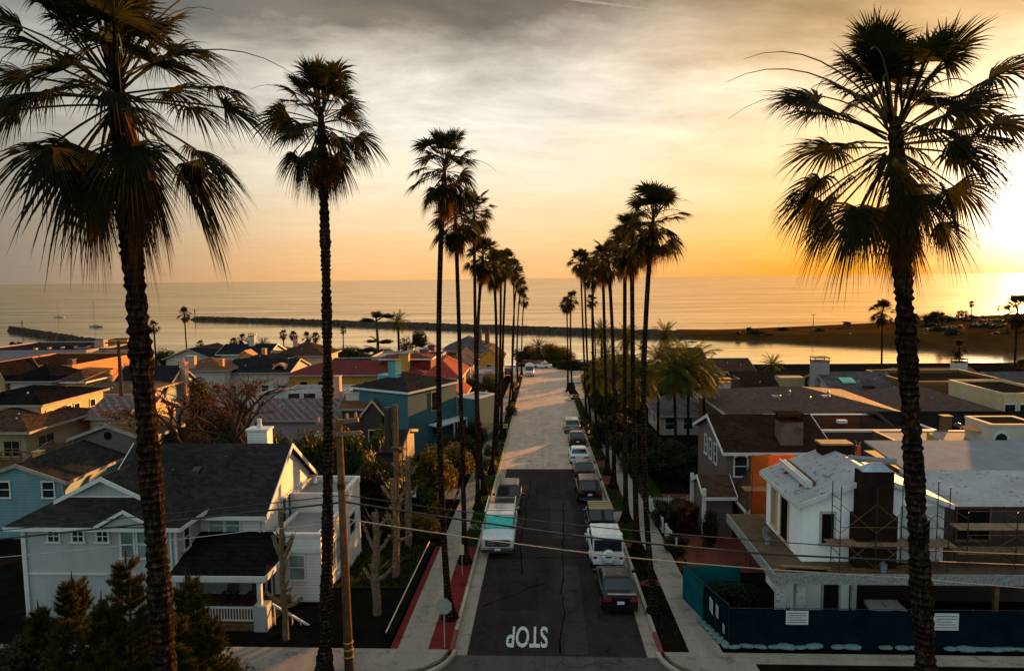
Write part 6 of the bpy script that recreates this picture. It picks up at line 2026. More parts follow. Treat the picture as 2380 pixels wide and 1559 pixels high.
# flat-topped cypress by the water
cyp = at(876, 800, 160)
ct = thing('cypress_tree', 'flat-topped wind-shaped cypress standing against the channel water', 'tree', (cyp.x, 160, gz(160)))
zt = at(876, 725, 160).z - gz(160)
mb = MB()
mb.tube([(0, 0, 0), (.2, 0, zt * .5), (-.1, 0, zt)], [.45, .35, .15], 8)
for dx_, z_ in ((-3.4, .45), (2.6, .55), (2.8, .93), (-2.4, .9), (-1.8, .6)):
    mb.tube([(0, 0, zt * z_ - 1.0), (dx_ * .5, 0, zt * z_ - .3), (dx_, 0, zt * z_)], [.2, .14, .06], 6)
mb.obj('trunk', M['bark_dark'], ct)
for i, (dx_, z_, w_, hh) in enumerate(((-2.6, .36, 3.2, .9), (2.2, .5, 2.6, .8), (.3, .93, 3.6, 1.2), (2.9, .92, 2.2, .9), (-2.3, .86, 2.2, .8), (-1.4, .52, 1.8, .6))):
    foliage('crown', 3, 'leaf_dark', ct, (dx_, 0, zt * z_ - .4), (w_ * .75, 1.5, hh * .7), i)

# spit vegetation
SPV = [(2167, 750, 2.6, 'round bushy tree on the spit between the first two palms'), (2212, 766, 1.2, 'small shrub on the spit under the three close palms'), (1742, 768, .9, 'low dark shrub near the start of the sand spit'), (1905, 772, 1.1, 'low dark shrub on the sand spit near the tall light pole'), (2330, 752, 2.0, 'dark trees on the spit at the right edge'), (2262, 762, 1.6, 'dark shrubs on the spit below the tallest slim palm'), (2365, 745, 2.2, 'dark clump on the spit beside the big edge palm'), (2300, 772, 1.8, 'wide dark clump low on the spit at the right')]
for i, (u, v, s, lb) in enumerate(SPV):
    q = on_sea(u, v + s * 4, SEAZ + 1.8)
    t = thing('shrub', lb, 'shrub', (q.x, q.y, SEAZ + 1.4))
    stems(3, 3 * s, 1.2 * s, .15, i).obj('stems', M['bark_dark'], t)
    foliage('leaves', 3, 'leaf_dark', t, (0, 0, .4 if i else 2.2), (s * 3.2, s * 2.5, s * 2.0), i)

rg = random.Random(77)
for i in range(34):
    u, v = rg.uniform(1700, 2420), 0
    k = (u - 1700) / 700
    v = rg.uniform(772 - 26 * k, 780 + 14 * k)
    q = on_sea(u, v, SEAZ + 2.2)
    t = thing('shrub', 'low dark shrub, one of many alike scattered over the sand spit', 'shrub', (q.x, q.y, SEAZ + 1.6), 0, 'shrubs scattered over the spit')
    s_ = rg.uniform(1.2, 2.6) * (1 + k)
    foliage('leaves', i % 3, 'leaf_dark', t, (0, 0, 0), (s_ * rg.uniform(1.2, 2.4), s_, s_ * rg.uniform(.45, .8)), i)
for i in range(46):
    u = rg.uniform(2120, 2440)
    k = (u - 2120) / 320
    q = on_sea(u, rg.uniform(752 - 16 * k, 790 + 8 * k), SEAZ + 3)
    t = thing('shrub', 'dark rounded tree, one of many alike on the wooded right end of the spit', 'shrub', (q.x, q.y, SEAZ + 2.2), 0, 'trees on the wooded end of the spit')
    s_ = rg.uniform(2.4, 5.0)
    foliage('leaves', i % 4, 'leaf_dark', t, (0, 0, 0), (s_ * rg.uniform(1.0, 1.8), s_, s_ * rg.uniform(.6, 1.0)), i)
for i, (u, Y, w, hgt, mt, lb) in enumerate((
        (120, 74, 6, 3.4, 'leaf_green', 'leafy garden tree between the tan and the tall cream house'), (330, 88, 5, 4.6, 'leaf_gold', 'golden garden tree behind the tan-roofed white house'),
        (590, 86, 6, 4.2, 'leaf_gold', 'golden tree crown left of the parapet house'), (480, 78, 6, 3.6, 'leaf_red', 'rusty garden tree in front of the red-brown roof'),
        (640, 92, 5, 4.8, 'leaf_green', 'green tree in front of the ochre house, left end'), (560, 68, 6, 3.0, 'leaf_dark', 'dark garden tree before the long striped roof'),
        (420, 64, 6, 3.4, 'leaf_red', 'rusty shrubbery under the bare-branched tree, left'), (600, 62, 6, 3.2, 'leaf_red', 'rusty shrubbery under the bare-branched tree, right'),
        (350, 70, 5, 3.2, 'leaf_dark', 'dark shrub between the striped roof house and the bare tree'), (1010, 100, 4, 5.0, 'leaf_green', 'green tree between the ochre house and the salmon block'),
        (760, 140, 8, 4.6, 'leaf_dark', 'dark garden tree right of the brown hipped roof by the channel'), (500, 142, 7, 4.4, 'leaf_dark', 'dark garden tree behind the white gable near the lone far palm'),
        (1700, 100, 4, 3.6, 'leaf_gold', 'golden bush between the brown roofs and the palm clump'), (1408, 92, 5.5, 6.8, 'leaf_green', 'dense green tree behind the right palm row, nearest of three'), (1400, 103, 6, 7.0, 'leaf_dark', 'dense dark tree behind the right palm row, middle of three'), (1440, 98, 6, 6.4, 'leaf_green', 'dense green tree behind the feather palms, set back from the street'), (1382, 112, 4.5, 5.6, 'leaf_gold', 'dense golden tree behind the right palm row, farthest of three'),
        (1950, 72, 3, 3.0, 'leaf_dark', 'dark bush between the roofs below the green skylight'))):
    shrub('garden_tree', lb, 'tree', u, Y, w, w * .8, hgt, 3, mt)

# ---------------------------------------------------------------- walls, fences, posts
M['mesh_dark'] = plain('fence_cloth_dark', (0.003, 0.011, 0.016), 0.9, 0.35, 1.2, bmp=0.4)
M['mesh_teal'] = plain('fence_cloth_teal', (0.004, 0.08, 0.09), 0.9, 0.25, 1.2, bmp=0.4)
M['sandbag'] = plain('sandbag', (0.11, 0.18, 0.175), 0.9, 0.25, 4, bmp=0.6)
M['sign_white'] = plain('sign_white', (0.5, 0.52, 0.52), 0.6, 0.12, 4)
M['ink'] = plain('ink', (0.03, 0.04, 0.05), 0.7, 0.2, 4)

def cloth_panel(a, b, h, mat, root, seed):
    """a run of mesh cloth hung on posts, slightly slack"""
    rg = random.Random(seed)
    a, b = Vector(a), Vector(b)
    L = (b - a).length
    n = max(4, int(L / .35))
    nrm = (b - a).cross(UP).normalized()
    mb = MB()
    for sd in (0, .02):
        for i in range(n + 1):
            q = a.lerp(b, i / n)
            for k in range(6):
                t = k / 5
                mb.v.append(tuple(q + UP * (h * t - (.03 * abs(math.sin(i * 1.1)) if k == 5 else 0)) + nrm * (sd + .05 * math.sin(i * .9 + k) * (1 - abs(2 * t - 1)))))
    off = (n + 1) * 6
    for s in (0, 1):
        for i in range(n):
            for k in range(5):
                q = s * off + i * 6 + k
                f = (q, q + 6, q + 7, q + 1)
                mb.f.append(f if s == 0 else f[::-1])
    return mb.obj('cloth', M[mat], root, smooth=True)

def site_fence(label, a, b, h, mat, npost, seed):
    a, b = Vector((*a, gz(a[1]))), Vector((*b, gz(b[1])))
    t = thing('site_fence', label, 'fence', a, 0, None)
    o = Vector((0, 0, 0))
    cloth_panel(o, b - a, h, mat, t, seed)
    for i in range(npost + 1):
        q = (b - a) * (i / npost)
        MB().tube([q + Vector((0, .06, 0)), q + Vector((0, .06, h + .08))], .026, 7).obj('post', M['dark_metal'], t)
    MB().tube([UP * (h + .03), (b - a) + UP * (h + .03)], .016, 6).obj('rail', M['dark_metal'], t)
    return t
fA = site_fence('teal cloth fence panel running along the right pavement', (7.05, 34.8), (7.5, 32.5), 1.85, 'mesh_teal', 2, 1)
fD = site_fence('teal cloth fence panel across the back of the site, facing the camera', (7.05, 34.85), (10.0, 35.3), 1.75, 'mesh_teal', 2, 2)
fB = site_fence('dark cloth fence panel at the site corner carrying small white notices', (7.5, 32.4), (8.05, 30.2), 1.85, 'mesh_dark', 2, 3)
fC = site_fence('long dark cloth fence along the cross street with white notices', (8.05, 30.1), (23.5, 30.1), 1.75, 'mesh_dark', 6, 4)
nt_ = MB()
for k, (y, z, w, hh) in enumerate(((-.75, 1.2, .62, .5), (-1.35, 1.2, .45, .45), (-1.85, .55, .32, .3))):
    pass
def notice(root, c, w, h, face, lines, name='notice'):
    mb = MB()
    c = Vector(c)
    if face == 'S': mb.box((c.x - w / 2, c.y - .012, c.z - h / 2), (c.x + w / 2, c.y, c.z + h / 2))
    else: mb.box((c.x - .012, c.y - w / 2, c.z - h / 2), (c.x, c.y + w / 2, c.z + h / 2))
    o = mb.obj(name, M['sign_white'], root)
    tx = MB()
    for i in range(lines):
        z = c.z + h / 2 - (i + 1) * h / (lines + 1)
        L = w * (.38 if i % 2 else .42)
        if face == 'S': tx.box((c.x - L, c.y - .018, z - .012), (c.x + L * (.5 if i % 3 == 2 else 1), c.y - .0125, z + .012))
        else: tx.box((c.x - .018, c.y - L, z - .012), (c.x - .0125, c.y + L * (.6 if i % 3 == 2 else 1), z + .012))
    tx.obj('print', M['ink'], o)
for k, (t_, w, h_) in enumerate(((.36, .55, .62), (.60, .42, .55), (.86, .3, .36))):
    q = Vector((7.5, 32.4, 0)).lerp(Vector((8.05, 30.2, 0)), t_)
    notice(fB, (q.x - 7.5 - .06, q.y - 32.4, 1.25 if k < 2 else .75), w, h_, 'W', 6)
for x, w, z in ((2.85, .95, 1.42), (9.1, 1.05, 1.3), (14.2, 1.1, 1.3)): notice(fC, (x, -.08, z), w, .75 if z < 1.4 else .62, 'S', 5)
# sandbags along the fence foot
rg = random.Random(9)
def sandbag(x, y, rz, s, label):
    mb = MB()
    n, k = 8, 8
    for i in range(n + 1):
        t = i / n
        w = max(.12, math.sin(math.pi * min(1, max(0, t))) ** .25)
        for j in range(k):
            a = 2 * math.pi * j / k
            mb.v.append(((t - .5) * .62 * s, math.cos(a) * .17 * w * s + rg.uniform(-.012, .012), max(.0, .07 * s + math.sin(a) * .08 * w * s * rg.uniform(.7, 1.1))))
    for i in range(n):
        for j in range(k):
            mb.f.append((i * k + j, i * k + (j + 1) % k, (i + 1) * k + (j + 1) % k, (i + 1) * k + j))
    o = mb.obj('sandbag', M['sandbag'], None, smooth=True)
    o.location = (x, y, gz(y) + .125)
    o.rotation_euler = (rg.uniform(-.1, .1), rg.uniform(-.1, .1), rz)
    tag(o, label, 'sandbag', 'sandbags holding down the site fence')
for i in range(7):
    t_ = i / 6
    sandbag(7.42 + .55 * t_ - .12, 32.3 - 2.3 * t_, 1.35 + rg.uniform(-.2, .2), 1.0, 'pale teal sandbag in the close-laid row at the foot of the corner fence panel')
for i, x in enumerate((8.2, 8.75, 9.3, 9.9, 10.4, 11.0, 11.6, 12.6, 13.2, 14.6, 15.3, 15.9, 17.3, 17.9, 18.4, 18.8, 19.2, 19.7, 20.2)):
    sandbag(x, 29.82 + rg.uniform(-.06, .06), rg.uniform(-.25, .25), rg.uniform(.8, 1.35), 'pale teal sandbag lying along the long dark fence')

# white picket fences on the right
def picket(label, a, b, h=.95):
    a, b = Vector((*a, gz(a[1]))), Vector((*b, gz(b[1])))
    t = thing('picket_fence', label, 'fence', a)
    d = b - a
    n = max(4, int(d.length / .17))
    mb = MB()
    for i in range(n + 1):
        q = d * (i / n)
        mb.box(q + Vector((-.035, -.035, .05)), q + Vector((.035, .035, h + (.12 if i % 8 == 0 else 0))))
    mb.obj('pickets', M['trim'], t)
    r = MB()
    for z in (.25, h - .15): r.bar(UP * z, d + UP * z, .05, .08)
    r.obj('rails', M['trim'], t)
picket('white picket fence along the right pavement, enclosing the red-flowered hedge', (7.85, 45.2), (7.75, 50.2))
picket('white picket fence running back from the pavement behind the red-flowered hedge', (7.8, 50.3), (11.4, 50.3))
picket('short white picket fence on the right near the brick patio', (7.95, 41.2), (7.85, 44.3))
# low garden edging on the left
ge = thing('garden_wall', 'low dark garden wall with a pale top edge along the left pavement', 'wall', (-6.98, 30.4, gz(30.4)))
MB().hexa([(-.12, 0, -.2), (.22, 0, -.2), (.22, 12, -.2 - 12 * SLOPE), (-.12, 12, -.2 - 12 * SLOPE)], [(-.12, 0, .32), (.22, 0, .28), (.22, 12, .28 - 12 * SLOPE), (-.12, 12, .32 - 12 * SLOPE)]).obj('wall', M['dark'], ge)
MB().bar((-.1, 0, .36), (-.1, 12, .36 - 12 * SLOPE), .05).obj('coping', M['cream'], ge)

# stop sign seen from behind, and the small sign behind it
M['galv'] = plain('galvanised', (0.34, 0.33, 0.31), 0.5, 0.2, 4, metal=0.4)
M['sign_red'] = plain('sign_red', (0.35, 0.02, 0.02), 0.5, 0.1, 4)
def octagon(r):
    return [(r * math.cos(R(22.5 + 45 * k)), r * math.sin(R(22.5 + 45 * k))) for k in range(8)]
sq = at(1031, 1408, 29.5)
ss = thing('stop_sign', 'octagonal sign seen from its bare grey back, on a thin post in the red paving', 'road sign', (sq.x, 29.5, gz(29.5) + .12))
zc = sq.z - gz(29.5) - .12
MB().tube([(0, .03, -.1), (0, .03, zc + .34)], .028, 7).obj('post', M['galv'], ss)
pl = MB().slab([(x, -.012, zc + z) for x, z in octagon(.37)], .008, Vector((0, 1, 0))).obj('plate', M['galv'], ss)
MB().slab([(x, 0.001, zc + z) for x, z in octagon(.37)], .004, Vector((0, 1, 0))).obj('face', M['sign_red'], pl)
me = text_mesh('STOP', .26, .004)
for v in me.vertices: v.co = (-v.co.x, .0065, zc + v.co.y)
link('lettering', me, M['trim'], pl)
sq = at(1073, 1276, 37.6)
s2 = thing('parking_sign', 'small upright cream sign on a thin post before the second left street palm', 'road sign', (sq.x, 37.6, gz(37.6) + .12))
zc = sq.z - gz(37.6) - .12
MB().tube([(0, 0, -.1), (0, 0, zc + .3)], .024, 7).obj('post', M['galv'], s2)
MB().box((-.12, -.035, zc - .28), (.12, -.025, zc + .28)).obj('plate', M['cream'], s2)
for u, v, Y, lb in ((954, 1147, 44, 'white yard sign on a post below the golden shrub'), (1017, 1082, 58, 'small white yard sign among the left street palms')):
    q = at(u, v, Y)
    ys_ = thing('yard_sign', lb, 'sign', (q.x, Y, gz(Y)))
    zc = max(.6, q.z - gz(Y))
    MB().box((-.35, -.02, zc - .2), (.35, .0, zc + .2)).obj('board', M['sign_white'], ys_)
    MB().box((-.03, .001, 0), (.03, .04, zc + .2)).obj('post', M['wood'], ys_)
q = at(1288, 862, 121)
sg = thing('road_sign', 'thin road sign post at the upper end of the kerbed island', 'road sign', (4.7, 125, gz(125)))
MB().tube([(0, 0, 0), (0, 0, 2.6)], .04, 6).obj('post', M['dark_metal'], sg)
MB().box((-.25, -.06, 1.9), (.25, -.045, 2.55)).obj('plate', M['galv'], sg)

# ---------------------------------------------------------------- poles and wires
PX, PY = XU(803, 27.5, 1300), 27.5
ZT = at(787, 975, PY).z
up_ = thing('utility_pole', 'tall wooden utility pole at the corner, crossarm catching orange light at its top', 'utility pole', (PX, PY, gz(27)))
hp = ZT - gz(27)
tpx = XU(787, PY, 975) - PX
MB().tube([(0, 0, 0), (tpx * .5, 0, hp * .5), (tpx, 0, hp)], [.19, .165, .13], 12).obj('shaft', M['old_wood'], up_, smooth=True)
ca = MB()
ca.bar((tpx - .95, .12, hp - .25), (tpx + .75, .12, hp - .02), .14, .17)
ca.bar((tpx - .8, -.15, hp - .62), (tpx + .9, -.15, hp - .48), .12, .15)
arm = ca.obj('crossarm', M['wood'], up_)
ins = MB()
for x, z in ((-.85, -.05), (-.45, 0), (.3, .1), (.65, .15)):
    ins.lathe([(.02, 0), (.07, .03), (.045, .07), (.07, .11), (.045, .15), (.05, .2), (.01, .21)], (tpx + x, .12, hp + z - .08), 8)
for x, z in ((-.7, -.5), (.8, -.38)):
    ins.lathe([(.01, -.25), (.06, -.22), (.035, -.15), (.06, -.1), (.035, -.03), (.06, .02), (.035, .09), (.06, .14), (.01, .2)], (tpx + x, -.15, hp + z - .1), 8, 'x')
ins.obj('insulator', M['pink'], arm)
for z in (.75, 1.05, 1.35): MB().lathe([(.18, z), (.205, z), (.205, z + .05), (.18, z + .05)], (0, 0, 0), 12).obj('reflective_band', M['ochre'], up_)
MB().lathe([(.165, 0), (.18, 0), (.18, .22), (.165, .22)], (tpx * .72, 0, hp * .735), 12).obj('yellow_band', M['leaf_gold'], up_)

def wire(label, pts, r, mat, sag=0.0):
    """cable along given points with a hanging curve between supports"""
    out = []
    for i in range(len(pts) - 1):
        a, b = Vector(pts[i]), Vector(pts[i + 1])
        for k in range(16):
            t = k / 16
            q = a.lerp(b, t)
            q.z -= sag * 4 * t * (1 - t)
            out.append(q)
    out.append(Vector(pts[-1]))
    o = MB().tube(out, r, 5).obj('cable', M[mat], None, smooth=True)
    return tag(o, label, 'cable', None)
M['rubber'] = plain('rubber', (0.012, 0.012, 0.013), 0.7, 0.3, 8)
M['pale_cable'] = plain('pale_cable', (0.33, 0.25, 0.17), 0.7, 0.3, 6)
wire('thick black cable crossing the street from the corner pole', [at(-40, 1256, PY), at(803, 1166, PY), at(1190, 1223.5, PY), at(1371, 1248, PY), at(1784, 1287, PY), at(2440, 1316, PY)], .042, 'rubber', .02)
wire('thin black cable crossing the street above the thick one', [at(-40, 1236, PY), at(803, 1150, PY), at(1190, 1203, PY), at(1514, 1236, PY), at(1976, 1270, PY), at(2440, 1290, PY)], .021, 'rubber', .02)
wire('pale cable crossing the street below the black ones', [at(803, 1205, PY - .15), at(1039, 1241, PY - .15), at(1190, 1261.5, PY - .15), at(1462, 1295, PY - .15), at(1784, 1322, PY - .15), at(2118, 1342.6, PY - .15), at(2440, 1370, PY - .15)], .024, 'pale_cable', .015)
wire('thin grey cable from the left edge to the corner pole', [at(-40, 1298, PY), at(600, 1231, PY), at(803, 1207, PY)], .016, 'metal', .05)
q1, q2 = at(268, 852, 75), at(-30, 958, 60)
wire('pale thin wire sloping down from the left utility pole', [q1, q2], .03, 'pale_cable', .25)
# left pole
q = at(275, 792, 75)
lp = thing('utility_pole', 'dark utility pole with a crossarm between the left-hand rooftops', 'utility pole', (XU(281, 75), 75, gz(75)))
hp2 = q.z - gz(75)
MB().tube([(0, 0, 0), (q.x - XU(281, 75), 0, hp2)], [.24, .17], 10).obj('shaft', M['bark_grey'], lp, smooth=True)
MB().box((-2.2, -.1, hp2 - .95), (2.2, .1, hp2 - .8)).box((-1.5, -.1, hp2 - .3), (1.5, .1, hp2 - .15)).obj('crossarm', M['bark_dark'], lp)
# pole with service boxes near the pollarded trees
q = at(908, 945, 45)
mp = thing('utility_pole', 'dark utility pole with two tall equipment drums, one edge lit orange, above the pollarded trees', 'utility pole', (q.x, 45, gz(45)))
hp3 = q.z - gz(45)
MB().tube([(.25, 0, 0), (.2, 0, hp3 - 1.0)], [.17, .14], 10).obj('shaft', M['old_wood'], mp, smooth=True)
MB().lathe([(.02, hp3 - 2.7), (.22, hp3 - 2.68), (.24, hp3 - .1), (.2, hp3), (.02, hp3 + .02)], (-.2, -.1, 0), 14).obj('drum', M['dark_metal'], mp)
MB().lathe([(.02, hp3 - 2.6), (.2, hp3 - 2.58), (.2, hp3 + .04), (.18, hp3 + .12), (.02, hp3 + .13)], (.22, .12, 0), 14).obj('drum', M['old_wood'], mp)
MB().box((-.35, -.2, hp3 - 2.85), (.55, .3, hp3 - 2.72)).obj('bracket', M['dark_metal'], mp)

# ---------------------------------------------------------------- vehicles
M['tyre'] = plain('tyre', (0.012, 0.012, 0.012), 0.85, 0.3, 6)
M['rim'] = plain('rim', (0.30, 0.30, 0.30), 0.35, 0.2, 6, metal=0.8)
M['carglass'] = glassmat('carglass', (0.010, 0.012, 0.014), 0.05)
M['sunshade'] = plain('sunshade', (0.02, 0.42, 0.36), 0.35, 0.2, 6)
M['tail'] = plain('tail_lamp', (0.22, 0.008, 0.008), 0.25, 0.2, 8)
M['head'] = plain('head_lamp', (0.45, 0.45, 0.44), 0.15, 0.15, 8)
M['black_trim'] = plain('black_trim', (0.014, 0.014, 0.015), 0.6, 0.3, 6)
M['chrome'] = plain('chrome', (0.5, 0.5, 0.5), 0.25, 0.15, 5, metal=0.9)
M['p_black'] = paint('paint_black', (0.004, 0.004, 0.005), .25, 0, .15)
M['p_dark'] = paint('paint_dark', (0.012, 0.0095, 0.010), .25, 0, .2)
M['p_white'] = paint('paint_white', (0.60, 0.62, 0.62), .3)
M['p_silver'] = paint('paint_silver', (0.34, 0.31, 0.28), .3, .4)
M['p_tan'] = paint('paint_tan', (0.14, 0.105, 0.065), .5, 0, .1)
M['p_red'] = paint('paint_red', (0.11, 0.02, 0.015), .3)
M['plate'] = plain('plate', (0.5, 0.52, 0.5), 0.5, 0.12, 20)

def wheels(t, xs, ys, r, w, rimr=.64):
    for sy in ys:
        for sx in (-1, 1):
            y_ = MB().lathe([(r * rimr, -w / 2), (r * .93, -w / 2), (r, -w * .3), (r, w * .3), (r * .93, w / 2), (r * rimr, w / 2)], (sx * xs, sy, r), 18, 'x').obj('wheel', M['tyre'], t)
            k = MB()
            k.lathe([(.02, -w * .42), (r * rimr, -w * .42), (r * rimr, w * .42), (.02, w * .42)], (sx * xs, sy, r), 14, 'x')
            for q in range(5):
                a = q * 2 * math.pi / 5
                k.bar((sx * (xs + w * .44), sy, r), (sx * (xs + w * .44), sy + math.cos(a) * r * rimr * .9, r + math.sin(a) * r * rimr * .9), .05)
            k.obj('rim', M['rim'], y_)

def loft(mb, secs):
    """closed skin through cross-sections of equal point count, capped"""
    n = len(secs[0])
    o = len(mb.v)
    for s in secs: mb.v.extend([tuple(p) for p in s])
    for i in range(len(secs) - 1):
        for k in range(n):
            a = o + i * n + k
            b_ = o + i * n + (k + 1) % n
            mb.f.append((a, b_, b_ + n, a + n))
    mb.f.append(tuple(o + k for k in reversed(range(n))))
    mb.f.append(tuple(o + (len(secs) - 1) * n + k for k in range(n)))

def body_sec(y, w, z0, z1, tuck=.9, shoulder=.93):
    h = z1 - z0
    P = [(w * tuck, z0), (w * .985, z0 + h * .22), (w, z0 + h * .55), (w * .985, z0 + h * .82), (w * shoulder, z1 - .02), (w * .6, z1 + .012)]
    return [(x, y, z) for x, z in P] + [(-x, y, z) for x, z in reversed(P)]

def inset_quad(mb, q, m, off):
    """pane lying just proud of the panel q (four corners), with margin m"""
    q = [Vector(p) for p in q]
    c = sum(q, Vector()) / 4
    n = (q[1] - q[0]).cross(q[3] - q[0]).normalized()
    if n.dot(c - Vector((0, c.y, 0.9))) < 0 and abs(n.y) < .8: n = -n
    pts = []
    for i in range(4):
        a, b_ = (q[(i + 1) % 4] - q[i]), (q[i - 1] - q[i])
        pts.append(q[i] + a.normalized() * min(m, a.length * .3) + b_.normalized() * min(m, b_.length * .3))
    return pts, n

def vehicle(name, label, cat, loc, rz, L, W, body, cab, paintm, wr=.33, ground=.2, roof=None, group=None, rear='sedan', glassf='carglass', front=False, rx=None):
    """y runs from the rear (0) to the nose (L). body: list of (y, half-width factor, top z); cab: (rear base y, rear top y, front top y, front base y, belt z, roof z)"""
    t = thing(name, label, cat, loc, rz, group, rx=-SLOPE * math.cos(rz) if rx is None else rx)
    w = W / 2
    mb = MB()
    loft(mb, [body_sec(y, w * k, ground + (.12 if y < .15 or y > L - .15 else 0), z) for y, k, z in body])
    mb.obj('body', M[paintm], t, bevel=.035)
    rb, rt, ft, fb, zb, zr = cab
    wb, wt = w * .92, w * .76 if roof != 'box' else w * .9
    c = MB()
    B = [(-wb, rb, zb), (wb, rb, zb), (wb, fb, zb), (-wb, fb, zb)]
    T = [(-wt, rt, zr - .06), (wt, rt, zr - .06), (wt, ft, zr - .06), (-wt, ft, zr - .06)]
    T2 = [(-wt * .86, rt + .16, zr), (wt * .86, rt + .16, zr), (wt * .86, ft - .16, zr), (-wt * .86, ft - .16, zr)]
    c.hexa(B, T)
    c.hexa([(x, y, z + .001) for x, y, z in T], T2)
    c.obj('cabin', M[paintm], t, bevel=.03)
    gl = []
    panes = [('windscreen', [B[2], B[3], T[3], T[2]], glassf), ('rear_window', [B[0], B[1], T[1], T[0]], 'carglass')]
    ym0, ym1 = (rb + fb) / 2, (rt + ft) / 2
    for s in (-1, 1):
        q = [(s * wb, rb, zb), (s * wb, ym0, zb), (s * wt, ym1, zr - .06), (s * wt, rt, zr - .06)]
        q2 = [(s * wb, ym0, zb), (s * wb, fb, zb), (s * wt, ft, zr - .06), (s * wt, ym1, zr - .06)]
        panes += [('side_window', q, 'carglass'), ('side_window', q2, 'carglass')]
    for nm, q, gm in panes:
        pts, n = inset_quad(None, q, .075, .01)
        if nm == 'windscreen' and n.y < 0: n = -n
        if nm == 'rear_window' and n.y > 0: n = -n
        if nm == 'side_window' and n.x * q[0][0] < 0: n = -n
        g = MB()
        g.hexa([p + n * -.004 for p in pts], [p + n * .008 for p in pts])
        g.obj(nm, M[gm], t)
    wheels(t, w - .12, (L * .19, L * .81), wr, .22)
    zt0 = body[0][2]
    for s in (-1, 1):
        if rear == 'box': MB().box((s * w * .78 - .1, -.03, ground + .35), (s * w * .78 + .1, .004, ground + .5)).obj('tail_lamp', M['tail'], t)
        else: MB().box((s * w * .7 - .2, -.025, zt0 - .2), (s * w * .7 + .2, .03, zt0 - .06)).obj('tail_lamp', M['tail'], t)
        MB().box((s * w * .7 - .19, L - .05, body[-1][2] - .26), (s * w * .7 + .19, L + .02, body[-1][2] - .08)).obj('headlight', M['head'], t)
        MB().box((s * (w + .02), fb - .45, zb + .02), (s * (w + .2), fb - .3, zb + .17)).obj('mirror', M[paintm if paintm != 'p_tan' else 'black_trim'], t)
    MB().box((-.17, -.036, ground + .42 if rear != 'sedan' else zt0 - .34), (.17, -.026 + .03, ground + .56 if rear != 'sedan' else zt0 - .2)).obj('number_plate', M['plate'], t)
    MB().box((-w * .9, -.06, ground + .06), (w * .9, .02, ground + .3)).obj('bumper', M['black_trim' if rear == 'suv' else paintm], t, bevel=.02)
    MB().box((-w * .6, L - .02, body[-1][2] - .3), (w * .6, L + .015, body[-1][2] - .14)).obj('grille', M['black_trim'], t)
    return t

def sedan(label, u, v, X, paintm, L=4.7, W=1.82, group='cars parked along the right kerb', name='sedan', y0=None, rz=0, x=None):
    Y = y0
    return vehicle(name, label, 'car', (x if x is not None else X, Y, gz(Y) + .01), rz, L, W,
                   [(0, .86, .92), (.1, .93, 1.0), (.7, .99, 1.02), (1.6, 1, .98), (L - 1.5, 1, .96), (L - .7, .97, .84), (L - .15, .9, .72), (L, .82, .64)],
                   (.55, 1.25, 2.55, 3.35, .96, 1.44), paintm, group=group)
def suv(label, X, paintm, y0, L=4.8, W=1.92, group='cars parked along the right kerb', h=1.74, rz=0, x=None):
    return vehicle('suv', label, 'car', (X, y0, gz(y0) + .01), rz, L, W,
                   [(0, .88, 1.0), (.12, .95, 1.06), (.8, 1, 1.08), (L - 1.6, 1, 1.06), (L - .8, .98, 1.0), (L - .12, .92, .9), (L, .85, .8)],
                   (.12, .5, 2.7, 3.45, 1.04, h), paintm, wr=.37, ground=.24, rear='suv', group=group)
GRC = 'cars parked along the right kerb'
c = sedan('glossy black sedan nearest the camera, parked facing away at the right kerb', 0, 0, 3.70, 'p_black', y0=33.0)
MB().box((-.62, .02, 1.005), (.75, .2, 1.03)).obj('spoiler', M['p_silver'], c)
# white boxy off-roader with a covered spare wheel
gw = vehicle('off_roader', 'white boxy off-roader with a covered spare wheel on its tail', 'car', (3.62, 38.4, gz(38.4) + .01), 0, 4.6, 1.86,
             [(0, .97, 1.12), (.08, 1, 1.14), (3.0, 1, 1.14), (4.45, .98, 1.1), (4.6, .95, 1.05)],
             (.03, .12, 2.75, 3.15, 1.12, 1.96), 'p_white', wr=.40, ground=.42, roof='box', group=GRC, rear='box')
MB().lathe([(.02, -.36), (.30, -.36), (.375, -.30), (.375, -.12), (.02, -.1)], (.02, 0, .98), 24, 'y').obj('spare_wheel_cover', M['p_white'], gw)
MB().box((-.18, -.375, .96), (.16, -.362, 1.04)).obj('cover_badge', M['black_trim'], gw)
for s in (-1, 1):
    MB().box((s * .93, .5, .62), (s * 1.0, 1.3, .82)).obj('wheel_arch', M['p_white'], gw, bevel=.02)
    MB().box((s * .93, 3.3, .62), (s * 1.0, 4.2, .82)).obj('wheel_arch', M['p_white'], gw, bevel=.02)
MB().box((-.86, .4, 1.962), (.86, 1.0, 1.985)).obj('roof_trim', M['p_white'], gw)
jp = vehicle('jeep', 'dark open-backed jeep with a tan soft top, behind the white off-roader', 'car', (3.78, 44.2, gz(44.2) + .01), 0, 4.0, 1.72,
             [(0, .96, 1.08), (.06, 1, 1.1), (2.3, 1, 1.08), (2.5, .92, 1.06), (3.9, .85, .98), (4.0, .8, .9)],
             (.03, .25, 1.9, 2.4, 1.08, 1.84), 'p_dark', wr=.40, ground=.40, roof='box', group=GRC, rear='box')
st_ = MB()
st_.hexa([(-.79, .22, 1.80), (.79, .22, 1.80), (.79, 1.95, 1.80), (-.79, 1.95, 1.80)], [(-.74, .28, 1.90), (.74, .28, 1.90), (.74, 1.88, 1.88), (-.74, 1.88, 1.88)])
so = st_.obj('soft_top', M['tan'], jp)
rb_ = MB()
for y_ in (.5, .95, 1.4): rb_.box((-.75, y_, 1.895), (.75, y_ + .07, 1.925))
rb_.obj('top_bow', M['wood'], so)
